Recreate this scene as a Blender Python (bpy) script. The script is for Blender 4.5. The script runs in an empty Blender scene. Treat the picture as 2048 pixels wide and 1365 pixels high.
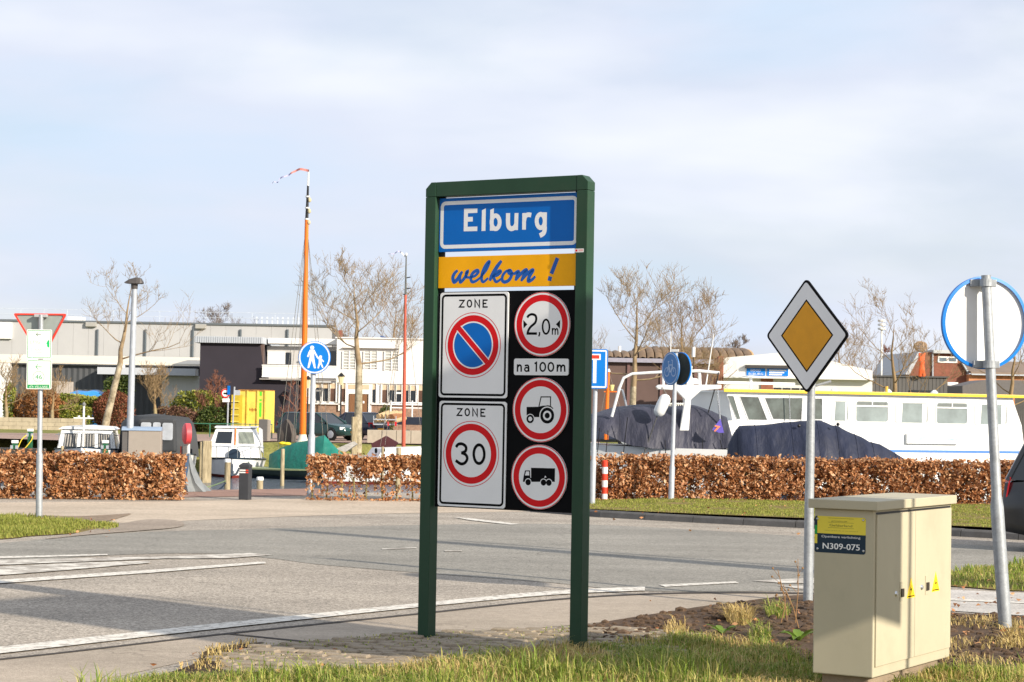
import bpy, bmesh, math, random
import numpy as np
from mathutils import Vector, Matrix, noise as mnoise

# ------------------------------------------------------------------ camera, sky, sun, exposure
scene = bpy.context.scene
COL = scene.collection
PW, PH, F = 2048.0, 1365.0, 4000.0          # photograph size and focal length in its pixels
EYE = Vector((0.0, 0.0, 2.0))
PITCH = math.atan((815.0 - PH / 2) / F)
ROLL = math.radians(1.0)

fwd = Vector((0, math.cos(PITCH), math.sin(PITCH)))
up0 = Vector((0, -math.sin(PITCH), math.cos(PITCH)))
rt0 = Vector((1, 0, 0))
cam_up = up0 * math.cos(ROLL) - rt0 * math.sin(ROLL)
cam_rt = rt0 * math.cos(ROLL) + up0 * math.sin(ROLL)

cd = bpy.data.cameras.new('camera')
cam = bpy.data.objects.new('camera', cd)
COL.objects.link(cam)
cd.sensor_width = 36.0
cd.lens = F / PW * 36.0
cd.clip_start = 0.1
cd.clip_end = 6000.0
cd.dof.use_dof = True
cd.dof.focus_distance = 17.5
cd.dof.aperture_fstop = 16.0
cam.matrix_world = Matrix((
    (cam_rt.x, cam_up.x, -fwd.x, EYE.x),
    (cam_rt.y, cam_up.y, -fwd.y, EYE.y),
    (cam_rt.z, cam_up.z, -fwd.z, EYE.z),
    (0, 0, 0, 1)))
scene.camera = cam

SUN_EL = math.radians(24.0)
PHI = math.radians(41.0)                     # light travels left and away from the camera
LH = Vector((-math.cos(PHI), math.sin(PHI), 0))
LDIR = (LH * math.cos(SUN_EL) - Vector((0, 0, math.sin(SUN_EL)))).normalized()

sl = bpy.data.lights.new('sun', 'SUN')
sl.energy = 5.0
sl.angle = math.radians(0.6)
sl.color = (1.0, 0.90, 0.77)
sun = bpy.data.objects.new('sun', sl)
COL.objects.link(sun)
sun.rotation_mode = 'QUATERNION'
sun.rotation_quaternion = LDIR.to_track_quat('-Z', 'Y')

world = bpy.data.worlds.new('World')
scene.world = world
world.use_nodes = True
wn, wl = world.node_tree.nodes, world.node_tree.links
wn.clear()
w_out = wn.new('ShaderNodeOutputWorld')
w_bg = wn.new('ShaderNodeBackground')
w_sky = wn.new('ShaderNodeTexSky')
w_sky.sky_type = 'NISHITA'
w_sky.sun_disc = False
w_sky.sun_elevation = SUN_EL
w_sky.sun_rotation = math.atan2(-LH.x, -LH.y)
w_sky.air_density = 1.0
w_sky.dust_density = 1.5
w_sky.ozone_density = 1.3
w_geo = wn.new('ShaderNodeTexCoord')
# thin layered cloud: noise on the direction, flattened so the veils lie level
w_map = wn.new('ShaderNodeMapping')
w_map.inputs['Scale'].default_value = (2.0, 2.0, 6.5)
w_map.inputs['Location'].default_value = (0.35, 0.0, 0.2)
wl.new(w_geo.outputs['Generated'], w_map.inputs['Vector'])
w_n1 = wn.new('ShaderNodeTexNoise')
w_n1.inputs['Scale'].default_value = 2.2
w_n1.inputs['Detail'].default_value = 7.0
w_n1.inputs['Roughness'].default_value = 0.52
w_n1.inputs['Distortion'].default_value = 0.35
wl.new(w_map.outputs['Vector'], w_n1.inputs['Vector'])
w_r1 = wn.new('ShaderNodeMapRange')
w_r1.inputs['From Min'].default_value = 0.38
w_r1.inputs['From Max'].default_value = 0.66
w_r1.inputs['To Min'].default_value = 0.72
w_r1.inputs['To Max'].default_value = 0.98
w_r1.interpolation_type = 'SMOOTHSTEP'
wl.new(w_n1.outputs['Fac'], w_r1.inputs['Value'])
# a second, larger noise varies how grey or white the veil is
w_map2 = wn.new('ShaderNodeMapping')
w_map2.inputs['Scale'].default_value = (1.3, 1.3, 5.0)
w_map2.inputs['Location'].default_value = (4.1, 2.0, 1.55)
wl.new(w_geo.outputs['Generated'], w_map2.inputs['Vector'])
w_n2 = wn.new('ShaderNodeTexNoise')
w_n2.inputs['Scale'].default_value = 2.4
w_n2.inputs['Detail'].default_value = 4.0
wl.new(w_map2.outputs['Vector'], w_n2.inputs['Vector'])
w_cr = wn.new('ShaderNodeValToRGB')
w_cr.color_ramp.elements[0].position = 0.34
w_cr.color_ramp.elements[0].color = (4.95, 5.85, 7.1, 1)
w_cr.color_ramp.elements[1].position = 0.62
w_cr.color_ramp.elements[1].color = (6.6, 6.85, 7.4, 1)
w_ce = w_cr.color_ramp.elements.new(0.47)
w_ce.color = (5.55, 5.95, 6.95, 1)
wl.new(w_n2.outputs['Fac'], w_cr.inputs['Fac'])
w_mix = wn.new('ShaderNodeMix')
w_mix.data_type = 'RGBA'
wl.new(w_r1.outputs['Result'], w_mix.inputs[0])
wl.new(w_sky.outputs['Color'], w_mix.inputs[6])
wl.new(w_cr.outputs['Color'], w_mix.inputs[7])
wl.new(w_mix.outputs[2], w_bg.inputs['Color'])
w_bg.inputs['Strength'].default_value = 0.1
wl.new(w_bg.outputs['Background'], w_out.inputs['Surface'])

scene.view_settings.view_transform = 'Standard'
scene.view_settings.look = 'None'
scene.view_settings.gamma = 1.0
scene.view_settings.use_curve_mapping = False
scene.view_settings.exposure = 0.5
scene.render.engine = 'CYCLES'
scene.cycles.max_bounces = 6
scene.cycles.transparent_max_bounces = 8
scene.cycles.use_denoising = True

# ------------------------------------------------------------------ pixel <-> place helpers
def ray(px, py):
    d = fwd * F + cam_rt * (px - PW / 2) - cam_up * (py - PH / 2)
    return d
def at(px, py, Y):
    d = ray(px, py)
    return EYE + d * (Y / d.y)
def gnd(px, py, z=0.0):
    d = ray(px, py)
    return EYE + d * ((z - EYE.z) / d.z)
def hor(px):
    return 815.0 + (px - 1024) * math.tan(ROLL)

class Frame:
    """A flat face in the place: origin, width axis u, height axis v, outward normal n."""
    def __init__(s, o, ang=0.0, z0=None):
        # ang: turn of the face about the vertical; positive brings its right end nearer
        s.o = Vector(o)
        s.u = Vector((math.cos(ang), -math.sin(ang), 0))
        s.v = Vector((0, 0, 1))
        s.n = Vector((-math.sin(ang), -math.cos(ang), 0))
    def p(s, a, b, c=0.0):
        return s.o + s.u * a + s.v * b + s.n * c
    def uv(s, px, py, c=0.0):
        d = ray(px, py)
        t = (s.o + s.n * c - EYE).dot(s.n) / d.dot(s.n)
        q = EYE + d * t - s.o
        return (q.dot(s.u), q.dot(s.v))
    def mat(s):
        return Matrix(((s.u.x, s.n.x, s.v.x), (s.u.y, s.n.y, s.v.y), (s.u.z, s.n.z, s.v.z)))

# ------------------------------------------------------------------ mesh building
def catmull(pts, k=6, closed=False):
    P = [Vector(p) if len(p) == 3 else Vector((p[0], p[1], 0)) for p in pts]
    n = len(P)
    if n < 3:
        return P
    out = []
    rng = range(n) if closed else range(n - 1)
    for i in rng:
        if closed:
            a, b, c, d = P[(i - 1) % n], P[i], P[(i + 1) % n], P[(i + 2) % n]
        else:
            a, b, c, d = P[max(i - 1, 0)], P[i], P[i + 1], P[min(i + 2, n - 1)]
        for j in range(k):
            t = j / k
            out.append(0.5 * ((2 * b) + (c - a) * t + (2 * a - 5 * b + 4 * c - d) * t * t + (3 * b - a - 3 * c + d) * t ** 3))
    if not closed:
        out.append(P[-1])
    return out

class MB:
    def __init__(s):
        s.v = []
        s.f = []
    def add(s, verts, faces):
        o = len(s.v)
        s.v += [tuple(v) for v in verts]
        s.f += [tuple(o + i for i in f) for f in faces]
        return s
    def poly(s, pts):
        return s.add(pts, [tuple(range(len(pts)))])
    def prism(s, pts, vec):
        vec = Vector(vec)
        n = len(pts)
        P = [Vector(p) for p in pts]
        Q = [p + vec for p in P]
        fs = [tuple(range(n - 1, -1, -1)), tuple(range(n, 2 * n))]
        fs += [(i, (i + 1) % n, n + (i + 1) % n, n + i) for i in range(n)]
        return s.add(P + Q, fs)
    def bx(s, x0, x1, y0, y1, z0, z1, M=None, o=None):
        P = [Vector((x, y, z)) for z in (z0, z1) for (x, y) in ((x0, y0), (x1, y0), (x1, y1), (x0, y1))]
        if M is not None:
            P = [M @ p for p in P]
        if o is not None:
            P = [p + Vector(o) for p in P]
        return s.add(P, [(3, 2, 1, 0), (4, 5, 6, 7), (0, 1, 5, 4), (1, 2, 6, 5), (2, 3, 7, 6), (3, 0, 4, 7)])
    def fbox(s, fr, a0, a1, b0, b1, c0, c1):
        """box on a frame: a along u, b along v, c along the outward normal"""
        P = [fr.p(a, b, c) for b in (b0, b1) for (a, c) in ((a0, c1), (a1, c1), (a1, c0), (a0, c0))]
        return s.add(P, [(3, 2, 1, 0), (4, 5, 6, 7), (0, 1, 5, 4), (1, 2, 6, 5), (2, 3, 7, 6), (3, 0, 4, 7)])
    def fpoly(s, fr, pts, c):
        c = prt(c)
        return s.poly([fr.p(a, b, c) for a, b in pts])
    def fprism(s, fr, pts, c0, c1):
        return s.prism([fr.p(a, b, c0) for a, b in pts], fr.n * (c1 - c0))
    def tube(s, pts, r, n=8, cap=True, closed=False):
        P = [Vector(p) for p in pts]
        m = len(P)
        R = list(r) if isinstance(r, (list, tuple)) else [r] * m
        vs, fs = [], []
        ref = None
        for i in range(m):
            if closed:
                t = P[(i + 1) % m] - P[(i - 1) % m]
            else:
                t = P[min(i + 1, m - 1)] - P[max(i - 1, 0)]
            if t.length < 1e-9:
                t = Vector((0, 0, 1))
            t.normalize()
            if ref is None:
                ref = Vector((1, 0, 0)) if abs(t.x) < 0.8 else Vector((0, 1, 0))
            a = (ref - t * ref.dot(t))
            if a.length < 1e-6:
                a = t.orthogonal()
            a.normalize()
            ref = a
            b = t.cross(a)
            for k in range(n):
                an = 2 * math.pi * k / n
                vs.append(P[i] + (a * math.cos(an) + b * math.sin(an)) * R[i])
        rr = m if closed else m - 1
        for i in range(rr):
            i2 = (i + 1) % m
            for k in range(n):
                k2 = (k + 1) % n
                fs.append((i * n + k, i * n + k2, i2 * n + k2, i2 * n + k))
        if cap and not closed:
            fs.append(tuple(range(n - 1, -1, -1)))
            fs.append(tuple((m - 1) * n + k for k in range(n)))
        return s.add(vs, fs)
    def lathe(s, c, prof, n=16, axis=None):
        """prof: (radius, height) from bottom to top about axis through c"""
        c = Vector(c)
        ax = Vector(axis).normalized() if axis is not None else Vector((0, 0, 1))
        a = ax.orthogonal().normalized() if abs(ax.z) < 0.99 else Vector((1, 0, 0))
        b = ax.cross(a)
        vs, fs = [], []
        for (r, h) in prof:
            for k in range(n):
                an = 2 * math.pi * k / n
                vs.append(c + ax * h + (a * math.cos(an) + b * math.sin(an)) * r)
        m = len(prof)
        for i in range(m - 1):
            for k in range(n):
                k2 = (k + 1) % n
                fs.append((i * n + k, i * n + k2, (i + 1) * n + k2, (i + 1) * n + k))
        fs.append(tuple(range(n - 1, -1, -1)))
        fs.append(tuple((m - 1) * n + k for k in range(n)))
        return s.add(vs, fs)
    def ball(s, c, r, n=10, m=7, sc=(1, 1, 1)):
        c = Vector(c)
        vs, fs = [], []
        for i in range(m + 1):
            th = math.pi * i / m
            for k in range(n):
                ph = 2 * math.pi * k / n
                vs.append(c + Vector((r * sc[0] * math.sin(th) * math.cos(ph), r * sc[1] * math.sin(th) * math.sin(ph), r * sc[2] * math.cos(th))))
        for i in range(m):
            for k in range(n):
                k2 = (k + 1) % n
                fs.append((i * n + k, (i + 1) * n + k, (i + 1) * n + k2, i * n + k2))
        return s.add(vs, fs)
    def loft(s, rings, capa=True, capb=True, closed=True):
        n = len(rings[0])
        vs = [p for r in rings for p in r]
        fs = []
        for i in range(len(rings) - 1):
            for k in range(n if closed else n - 1):
                k2 = (k + 1) % n
                fs.append((i * n + k, i * n + k2, (i + 1) * n + k2, (i + 1) * n + k))
        if capa:
            fs.append(tuple(range(n - 1, -1, -1)))
        if capb:
            fs.append(tuple((len(rings) - 1) * n + k for k in range(n)))
        return s.add(vs, fs)
    def build(s, name, mat, parent=None, smooth=False, bevel=0.0, kind=None, label=None, recalc=True, seg=2):
        root = parent
        while root is not None and root.parent is not None:
            root = root.parent
        off = Vector(root.location) if root is not None else Vector((0, 0, 0))
        me = bpy.data.meshes.new(name)
        me.from_pydata([(v[0] - off.x, v[1] - off.y, v[2] - off.z) for v in s.v], [], s.f)
        if recalc or bevel:
            bm = bmesh.new()
            bm.from_mesh(me)
            if recalc:
                bmesh.ops.remove_doubles(bm, verts=bm.verts, dist=1e-6)
                bmesh.ops.recalc_face_normals(bm, faces=bm.faces)
            if bevel:
                ed = [e for e in bm.edges if len(e.link_faces) == 2 and e.calc_face_angle(0) > 0.5]
                bmesh.ops.bevel(bm, geom=ed, offset=bevel, segments=seg, affect='EDGES', profile=0.6, clamp_overlap=True)
            bm.to_mesh(me)
            bm.free()
        me.materials.append(mat)
        if smooth:
            me.shade_smooth()
            try:
                me.set_sharp_from_angle(angle=math.radians(40))
            except Exception:
                pass
        o = bpy.data.objects.new(name, me)
        COL.objects.link(o)
        if parent is not None:
            o.parent = parent
        if kind:
            o['kind'] = kind
        if label:
            o['label'] = label
        return o

def npmesh(name, V, Fc, mat, parent=None, kind=None, smooth=False):
    """fast mesh from arrays; Fc is (n,k) with equal sized faces"""
    root = parent
    while root is not None and root.parent is not None:
        root = root.parent
    V = np.asarray(V, dtype=np.float32).reshape(-1, 3)
    if root is not None:
        V = V - np.array(root.location, dtype=np.float32)
    Fc = np.asarray(Fc, dtype=np.int32)
    me = bpy.data.meshes.new(name)
    me.vertices.add(len(V))
    me.vertices.foreach_set('co', V.ravel())
    k = Fc.shape[1]
    me.loops.add(Fc.size)
    me.loops.foreach_set('vertex_index', Fc.ravel())
    me.polygons.add(len(Fc))
    me.polygons.foreach_set('loop_start', np.arange(0, Fc.size, k, dtype=np.int32))
    me.polygons.foreach_set('loop_total', np.full(len(Fc), k, dtype=np.int32))
    me.update(calc_edges=True)
    me.materials.append(mat)
    if smooth:
        me.shade_smooth()
    o = bpy.data.objects.new(name, me)
    COL.objects.link(o)
    if parent is not None:
        o.parent = parent
    if kind:
        o['kind'] = kind
    return o

def thing(name, loc, label, cat, group=None):
    o = bpy.data.objects.new(name, None)
    o.empty_display_size = 0.2
    COL.objects.link(o)
    o.location = Vector(loc)
    o['label'] = label
    o['category'] = cat
    if group:
        o['group'] = group
    return o
def tag(o, label, cat, group=None):
    o['label'] = label
    o['category'] = cat
    if group:
        o['group'] = group
    return o
def struct(o):
    o['kind'] = 'structure'
    return o

# flat print on a frame ------------------------------------------------------
def prt(c):
    """print lies a fraction of a millimetre proud, so it throws no shadow of its own"""
    return c * 0.15 if c < 0.0115 else c
def ribbon(mb, fr, pts, w, c, closed=False, taper=None):
    c = prt(c)
    """a stroke of width w along 2D points, as a strip lying c in front of the frame"""
    P = [Vector((p[0], p[1])) for p in pts]
    m = len(P)
    L, R = [], []
    for i in range(m):
        if closed:
            d0 = P[i] - P[(i - 1) % m]
            d1 = P[(i + 1) % m] - P[i]
        else:
            d0 = P[i] - P[i - 1] if i > 0 else P[1] - P[0]
            d1 = P[i + 1] - P[i] if i < m - 1 else P[-1] - P[-2]
        if d0.length < 1e-9:
            d0 = d1
        if d1.length < 1e-9:
            d1 = d0
        d0 = d0.normalized()
        d1 = d1.normalized()
        t = d0 + d1
        if t.length < 1e-6:
            t = d1
        t.normalize()
        nn = Vector((-t.y, t.x))
        k = 1.0 / max(0.45, nn.dot(Vector((-d1.y, d1.x))))
        ww = w * (taper(i / max(1, m - 1)) if taper else 1.0) * 0.5 * k
        L.append(P[i] + nn * ww)
        R.append(P[i] - nn * ww)
    vs = [fr.p(p.x, p.y, c) for p in L] + [fr.p(p.x, p.y, c) for p in R]
    fs = []
    for i in range(m if closed else m - 1):
        j = (i + 1) % m
        fs.append((i, m + i, m + j, j))
    mb.add(vs, fs)
def ell(cx, cy, rx, ry, n=40, a0=0.0, a1=2 * math.pi, full=True):
    k = n if full else n + 1
    return [(cx + rx * math.cos(a0 + (a1 - a0) * i / n), cy + ry * math.sin(a0 + (a1 - a0) * i / n)) for i in range(k)]
def ring(mb, fr, cx, cy, r0, r1, c, n=64):
    c = prt(c)
    vs = [fr.p(*q, c) for q in ell(cx, cy, r0, r0, n)] + [fr.p(*q, c) for q in ell(cx, cy, r1, r1, n)]
    mb.add(vs, [(i, (i + 1) % n, n + (i + 1) % n, n + i) for i in range(n)])
def disc(mb, fr, cx, cy, r, c, n=64):
    mb.fpoly(fr, ell(cx, cy, r, r, n), c)
def rrect(a0, a1, b0, b1, r, k=5):
    pts = []
    for (cx, cy, s) in ((a1 - r, b1 - r, 0), (a0 + r, b1 - r, 1), (a0 + r, b0 + r, 2), (a1 - r, b0 + r, 3)):
        for i in range(k + 1):
            an = math.pi / 2 * (s + i / k)
            pts.append((cx + r * math.cos(an), cy + r * math.sin(an)))
    return pts
def rrframe(mb, fr, a0, a1, b0, b1, r, w, c, k=5):
    c = prt(c)
    A = rrect(a0, a1, b0, b1, r, k)
    B = rrect(a0 + w, a1 - w, b0 + w, b1 - w, max(r - w, 0.003), k)
    n = len(A)
    mb.add([fr.p(*q, c) for q in A] + [fr.p(*q, c) for q in B], [(i, (i + 1) % n, n + (i + 1) % n, n + i) for i in range(n)])
_txt = {}
def textmesh(mb, fr, s, a0, a1, b0, b1, c):
    c = prt(c)
    """built-in lettering fitted into a rectangle on a frame"""
    if s not in _txt:
        cu = bpy.data.curves.new('lettering', 'FONT')
        cu.body = s
        cu.resolution_u = 3
        ob = bpy.data.objects.new('lettering', cu)
        COL.objects.link(ob)
        me = bpy.data.meshes.new_from_object(ob)
        _txt[s] = ([tuple(v.co) for v in me.vertices], [tuple(p.vertices) for p in me.polygons])
        bpy.data.objects.remove(ob)
        bpy.data.meshes.remove(me)
        bpy.data.curves.remove(cu)
    V, Fs = _txt[s]
    xs = [v[0] for v in V]
    ys = [v[1] for v in V]
    x0, x1, y0, y1 = min(xs), max(xs), min(ys), max(ys)
    mb.add([fr.p(a0 + (v[0] - x0) / (x1 - x0) * (a1 - a0), b0 + (v[1] - y0) / (y1 - y0) * (b1 - b0), c) for v in V], Fs)

# ------------------------------------------------------------------ materials
def lin(c):
    return tuple(((x / 255.0) / 12.92 if x <= 10 else (((x / 255.0) + 0.055) / 1.055) ** 2.4) for x in c)
_mats = {}
def mat(name, col, rough=0.6, metal=0.0, var=0.12, vs=6.0, bump=0.0, bs=60.0, spec=0.4, island=0.0, trans=0.0, dirt=0.0, stretch=None, col2=None, fine=0.0, fs=120.0, bd=0.01):
    """procedural surface; col is sRGB 0-255 of the thing's own colour"""
    if name in _mats:
        return _mats[name]
    m = bpy.data.materials.new(name)
    m.use_nodes = True
    nt = m.node_tree
    N, Lk = nt.nodes, nt.links
    b = N['Principled BSDF']
    b.inputs['Roughness'].default_value = rough
    b.inputs['Metallic'].default_value = metal
    b.inputs['Specular IOR Level'].default_value = spec
    c = lin(col)
    tc = N.new('ShaderNodeTexCoord')
    vec = tc.outputs['Object']
    if stretch:
        mp = N.new('ShaderNodeMapping')
        mp.inputs['Scale'].default_value = stretch
        Lk.new(vec, mp.inputs['Vector'])
        vec = mp.outputs['Vector']
    n1 = N.new('ShaderNodeTexNoise')
    n1.inputs['Scale'].default_value = vs
    n1.inputs['Detail'].default_value = 5.0
    n1.inputs['Roughness'].default_value = 0.6
    Lk.new(vec, n1.inputs['Vector'])
    cr = N.new('ShaderNodeValToRGB')
    e = cr.color_ramp.elements
    lo = tuple(max(0.0, x * (1 - var)) for x in c)
    hi = tuple(min(0.95, x * (1 + var)) for x in c) if col2 is None else lin(col2)
    e[0].position, e[1].position = 0.32, 0.68
    e[0].color, e[1].color = lo + (1,), hi + (1,)
    Lk.new(n1.outputs['Fac'], cr.inputs['Fac'])
    out = cr.outputs['Color']
    if fine:
        n4 = N.new('ShaderNodeTexNoise')
        n4.inputs['Scale'].default_value = fs
        n4.inputs['Detail'].default_value = 2.0
        Lk.new(tc.outputs['Object'], n4.inputs['Vector'])
        mr = N.new('ShaderNodeMapRange')
        mr.inputs['From Min'].default_value = 0.3
        mr.inputs['From Max'].default_value = 0.7
        mr.inputs['To Min'].default_value = 1 - fine
        mr.inputs['To Max'].default_value = 1 + fine
        Lk.new(n4.outputs['Fac'], mr.inputs['Value'])
        mx = N.new('ShaderNodeVectorMath')
        mx.operation = 'SCALE'
        Lk.new(out, mx.inputs[0])
        Lk.new(mr.outputs['Result'], mx.inputs['Scale'])
        out = mx.outputs['Vector']
    if island:
        g = N.new('ShaderNodeNewGeometry')
        mr = N.new('ShaderNodeMapRange')
        mr.inputs['To Min'].default_value = 1 - island
        mr.inputs['To Max'].default_value = 1 + island
        Lk.new(g.outputs['Random Per Island'], mr.inputs['Value'])
        mx = N.new('ShaderNodeVectorMath')
        mx.operation = 'SCALE'
        Lk.new(out, mx.inputs[0])
        Lk.new(mr.outputs['Result'], mx.inputs['Scale'])
        out = mx.outputs['Vector']
    if dirt:
        n2 = N.new('ShaderNodeTexNoise')
        n2.inputs['Scale'].default_value = 2.3
        n2.inputs['Detail'].default_value = 8.0
        n2.inputs['Roughness'].default_value = 0.7
        Lk.new(tc.outputs['Object'], n2.inputs['Vector'])
        mr = N.new('ShaderNodeMapRange')
        mr.inputs['From Min'].default_value = 0.5
        mr.inputs['From Max'].default_value = 0.75
        mr.inputs['To Max'].default_value = dirt
        Lk.new(n2.outputs['Fac'], mr.inputs['Value'])
        mx = N.new('ShaderNodeMix')
        mx.data_type = 'RGBA'
        Lk.new(mr.outputs['Result'], mx.inputs[0])
        Lk.new(out, mx.inputs[6])
        mx.inputs[7].default_value = (0.09, 0.075, 0.055, 1)
        out = mx.outputs[2]
    Lk.new(out, b.inputs['Base Color'])
    if bump:
        n3 = N.new('ShaderNodeTexNoise')
        n3.inputs['Scale'].default_value = bs
        n3.inputs['Detail'].default_value = 4.0
        Lk.new(vec, n3.inputs['Vector'])
        bp = N.new('ShaderNodeBump')
        bp.inputs['Strength'].default_value = bump
        bp.inputs['Distance'].default_value = bd
        Lk.new(n3.outputs['Fac'], bp.inputs['Height'])
        Lk.new(bp.outputs['Normal'], b.inputs['Normal'])
    if trans:
        ms = N.new('ShaderNodeMixShader')
        tr = N.new('ShaderNodeBsdfTranslucent')
        Lk.new(out, tr.inputs['Color'])
        ms.inputs[0].default_value = trans
        Lk.new(b.outputs['BSDF'], ms.inputs[1])
        Lk.new(tr.outputs['BSDF'], ms.inputs[2])
        Lk.new(ms.outputs['Shader'], N['Material Output'].inputs['Surface'])
    _mats[name] = m
    return m
def leafmat(name, cols, rough=0.55, trans=0.25, spec=0.35):
    """leaf colours picked per leaf from a list of sRGB tones"""
    if name in _mats:
        return _mats[name]
    m = bpy.data.materials.new(name)
    m.use_nodes = True
    N, Lk = m.node_tree.nodes, m.node_tree.links
    b = N['Principled BSDF']
    b.inputs['Roughness'].default_value = rough
    b.inputs['Specular IOR Level'].default_value = spec
    g = N.new('ShaderNodeNewGeometry')
    cr = N.new('ShaderNodeValToRGB')
    while len(cr.color_ramp.elements) < len(cols):
        cr.color_ramp.elements.new(0.5)
    for i, c in enumerate(cols):
        cr.color_ramp.elements[i].position = i / (len(cols) - 1)
        cr.color_ramp.elements[i].color = lin(c) + (1,)
    Lk.new(g.outputs['Random Per Island'], cr.inputs['Fac'])
    Lk.new(cr.outputs['Color'], b.inputs['Base Color'])
    if trans:
        ms = N.new('ShaderNodeMixShader')
        tr = N.new('ShaderNodeBsdfTranslucent')
        Lk.new(cr.outputs['Color'], tr.inputs['Color'])
        ms.inputs[0].default_value = trans
        Lk.new(b.outputs['BSDF'], ms.inputs[1])
        Lk.new(tr.outputs['BSDF'], ms.inputs[2])
        Lk.new(ms.outputs['Shader'], N['Material Output'].inputs['Surface'])
    _mats[name] = m
    return m

def glassmat(name, col=(20, 26, 30), rough=0.06):
    return mat(name, col, rough=rough, var=0.3, vs=0.9, spec=0.9)

m_galv = mat('galvanised_steel', (158, 163, 166), rough=0.5, metal=0.35, var=0.14, vs=14, dirt=0.25, fine=0.1, fs=60)
m_galv2 = mat('grey_pole_paint', (168, 174, 180), rough=0.5, metal=0.2, var=0.1, vs=10)
m_alu = mat('bare_aluminium', (190, 192, 192), rough=0.4, metal=0.5, var=0.08)
m_signwhite = mat('sign_white', (229, 230, 229), rough=0.42, var=0.03, vs=3, fine=0.03, fs=240, spec=0.25)
m_signred = mat('sign_red', (208, 16, 24), rough=0.42, var=0.05, vs=3, spec=0.2)
m_signblue = mat('sign_blue', (0, 100, 184), rough=0.42, var=0.05, vs=3, spec=0.2)
m_signblue2 = mat('sign_bright_blue', (0, 118, 205), rough=0.4, var=0.04, vs=3)
m_signyellow = mat('sign_yellow', (240, 170, 6), rough=0.45, var=0.06, vs=4, dirt=0.12, spec=0.2)
m_signblack = mat('sign_black', (11, 12, 14), rough=0.7, var=0.2, spec=0.08)
m_white = mat('white_paint', (226, 226, 222), rough=0.45, var=0.03)
m_boatwhite = mat('boat_white', (224, 225, 222), rough=0.3, var=0.03, vs=1.2)
m_black = mat('black_plastic', (22, 22, 24), rough=0.5, var=0.2)
m_chrome = mat('polished_rail', (205, 208, 210), rough=0.25, metal=0.8, var=0.05)
m_glass = glassmat('window_glass')
m_rubber = mat('tyre_rubber', (24, 24, 25), rough=0.85, var=0.2)
# ------------------------------------------------------------------ the ground, water and roads
QUAY_Y, BANK_Y, WATER_Z, FAR_Z = 45.8, 97.0, -1.3, 0.10

def groundmat():
    m = mat('soil', (86, 70, 56), rough=0.95, var=0.35, vs=5.0, bump=0.8, bs=18, fine=0.25, fs=45, spec=0.15)
    return m
m_soil = groundmat()
m_fargrass = mat('far_grass', (112, 116, 60), rough=0.95, var=0.25, vs=0.8, col2=(142, 138, 80), fine=0.3, fs=9, spec=0.1, bump=0.5, bs=8)
m_quaywall = mat('quay_wall', (96, 92, 86), rough=0.9, var=0.2, vs=2)
m_bed = mat('harbour_bed', (50, 52, 46), rough=0.9, var=0.2)

g = MB()
prof = [(-80, -0.012), (QUAY_Y, -0.012), (QUAY_Y + 0.02, -3.0), (BANK_Y - 4.5, -3.0), (BANK_Y - 2.2, WATER_Z + 0.25), (BANK_Y, FAR_Z - 0.05), (BANK_Y + 2.5, FAR_Z), (4500, FAR_Z)]
XS = (-3000, -400, 400, 3000)
for (y, z) in prof:
    for x in XS:
        g.v.append((x, y, z))
for i in range(len(prof) - 1):
    for k in range(3):
        g.f.append((i * 4 + k, i * 4 + k + 1, (i + 1) * 4 + k + 1, (i + 1) * 4 + k))
ground = struct(g.build('ground', m_soil, recalc=False))
for mm in (m_quaywall, m_bed, m_fargrass):
    ground.data.materials.append(mm)
for i in range(len(prof) - 1):
    for k in range(3):
        ground.data.polygons[i * 3 + k].material_index = (0, 1, 2, 3, 3, 3, 3)[i]

# water -----------------------------------------------------------------------
mw = bpy.data.materials.new('harbour_water')
mw.use_nodes = True
N, Lk = mw.node_tree.nodes, mw.node_tree.links
b = N['Principled BSDF']
b.inputs['Base Color'].default_value = (0.09, 0.115, 0.14, 1)
b.inputs['Roughness'].default_value = 0.08
b.inputs['IOR'].default_value = 1.33
tc = N.new('ShaderNodeTexCoord')
mp = N.new('ShaderNodeMapping')
mp.inputs['Scale'].default_value = (0.8, 2.6, 1)
Lk.new(tc.outputs['Object'], mp.inputs['Vector'])
nz = N.new('ShaderNodeTexNoise')
nz.inputs['Scale'].default_value = 1.8
nz.inputs['Detail'].default_value = 4
Lk.new(mp.outputs['Vector'], nz.inputs['Vector'])
bp = N.new('ShaderNodeBump')
bp.inputs['Strength'].default_value = 1.0
bp.inputs['Distance'].default_value = 0.35
Lk.new(nz.outputs['Fac'], bp.inputs['Height'])
Lk.new(bp.outputs['Normal'], b.inputs['Normal'])
w = MB().poly([(-400, QUAY_Y + 0.05, WATER_Z), (400, QUAY_Y + 0.05, WATER_Z), (400, BANK_Y - 2.6, WATER_Z), (-400, BANK_Y - 2.6, WATER_Z)])
struct(w.build('water', mw, recalc=False))

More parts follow.
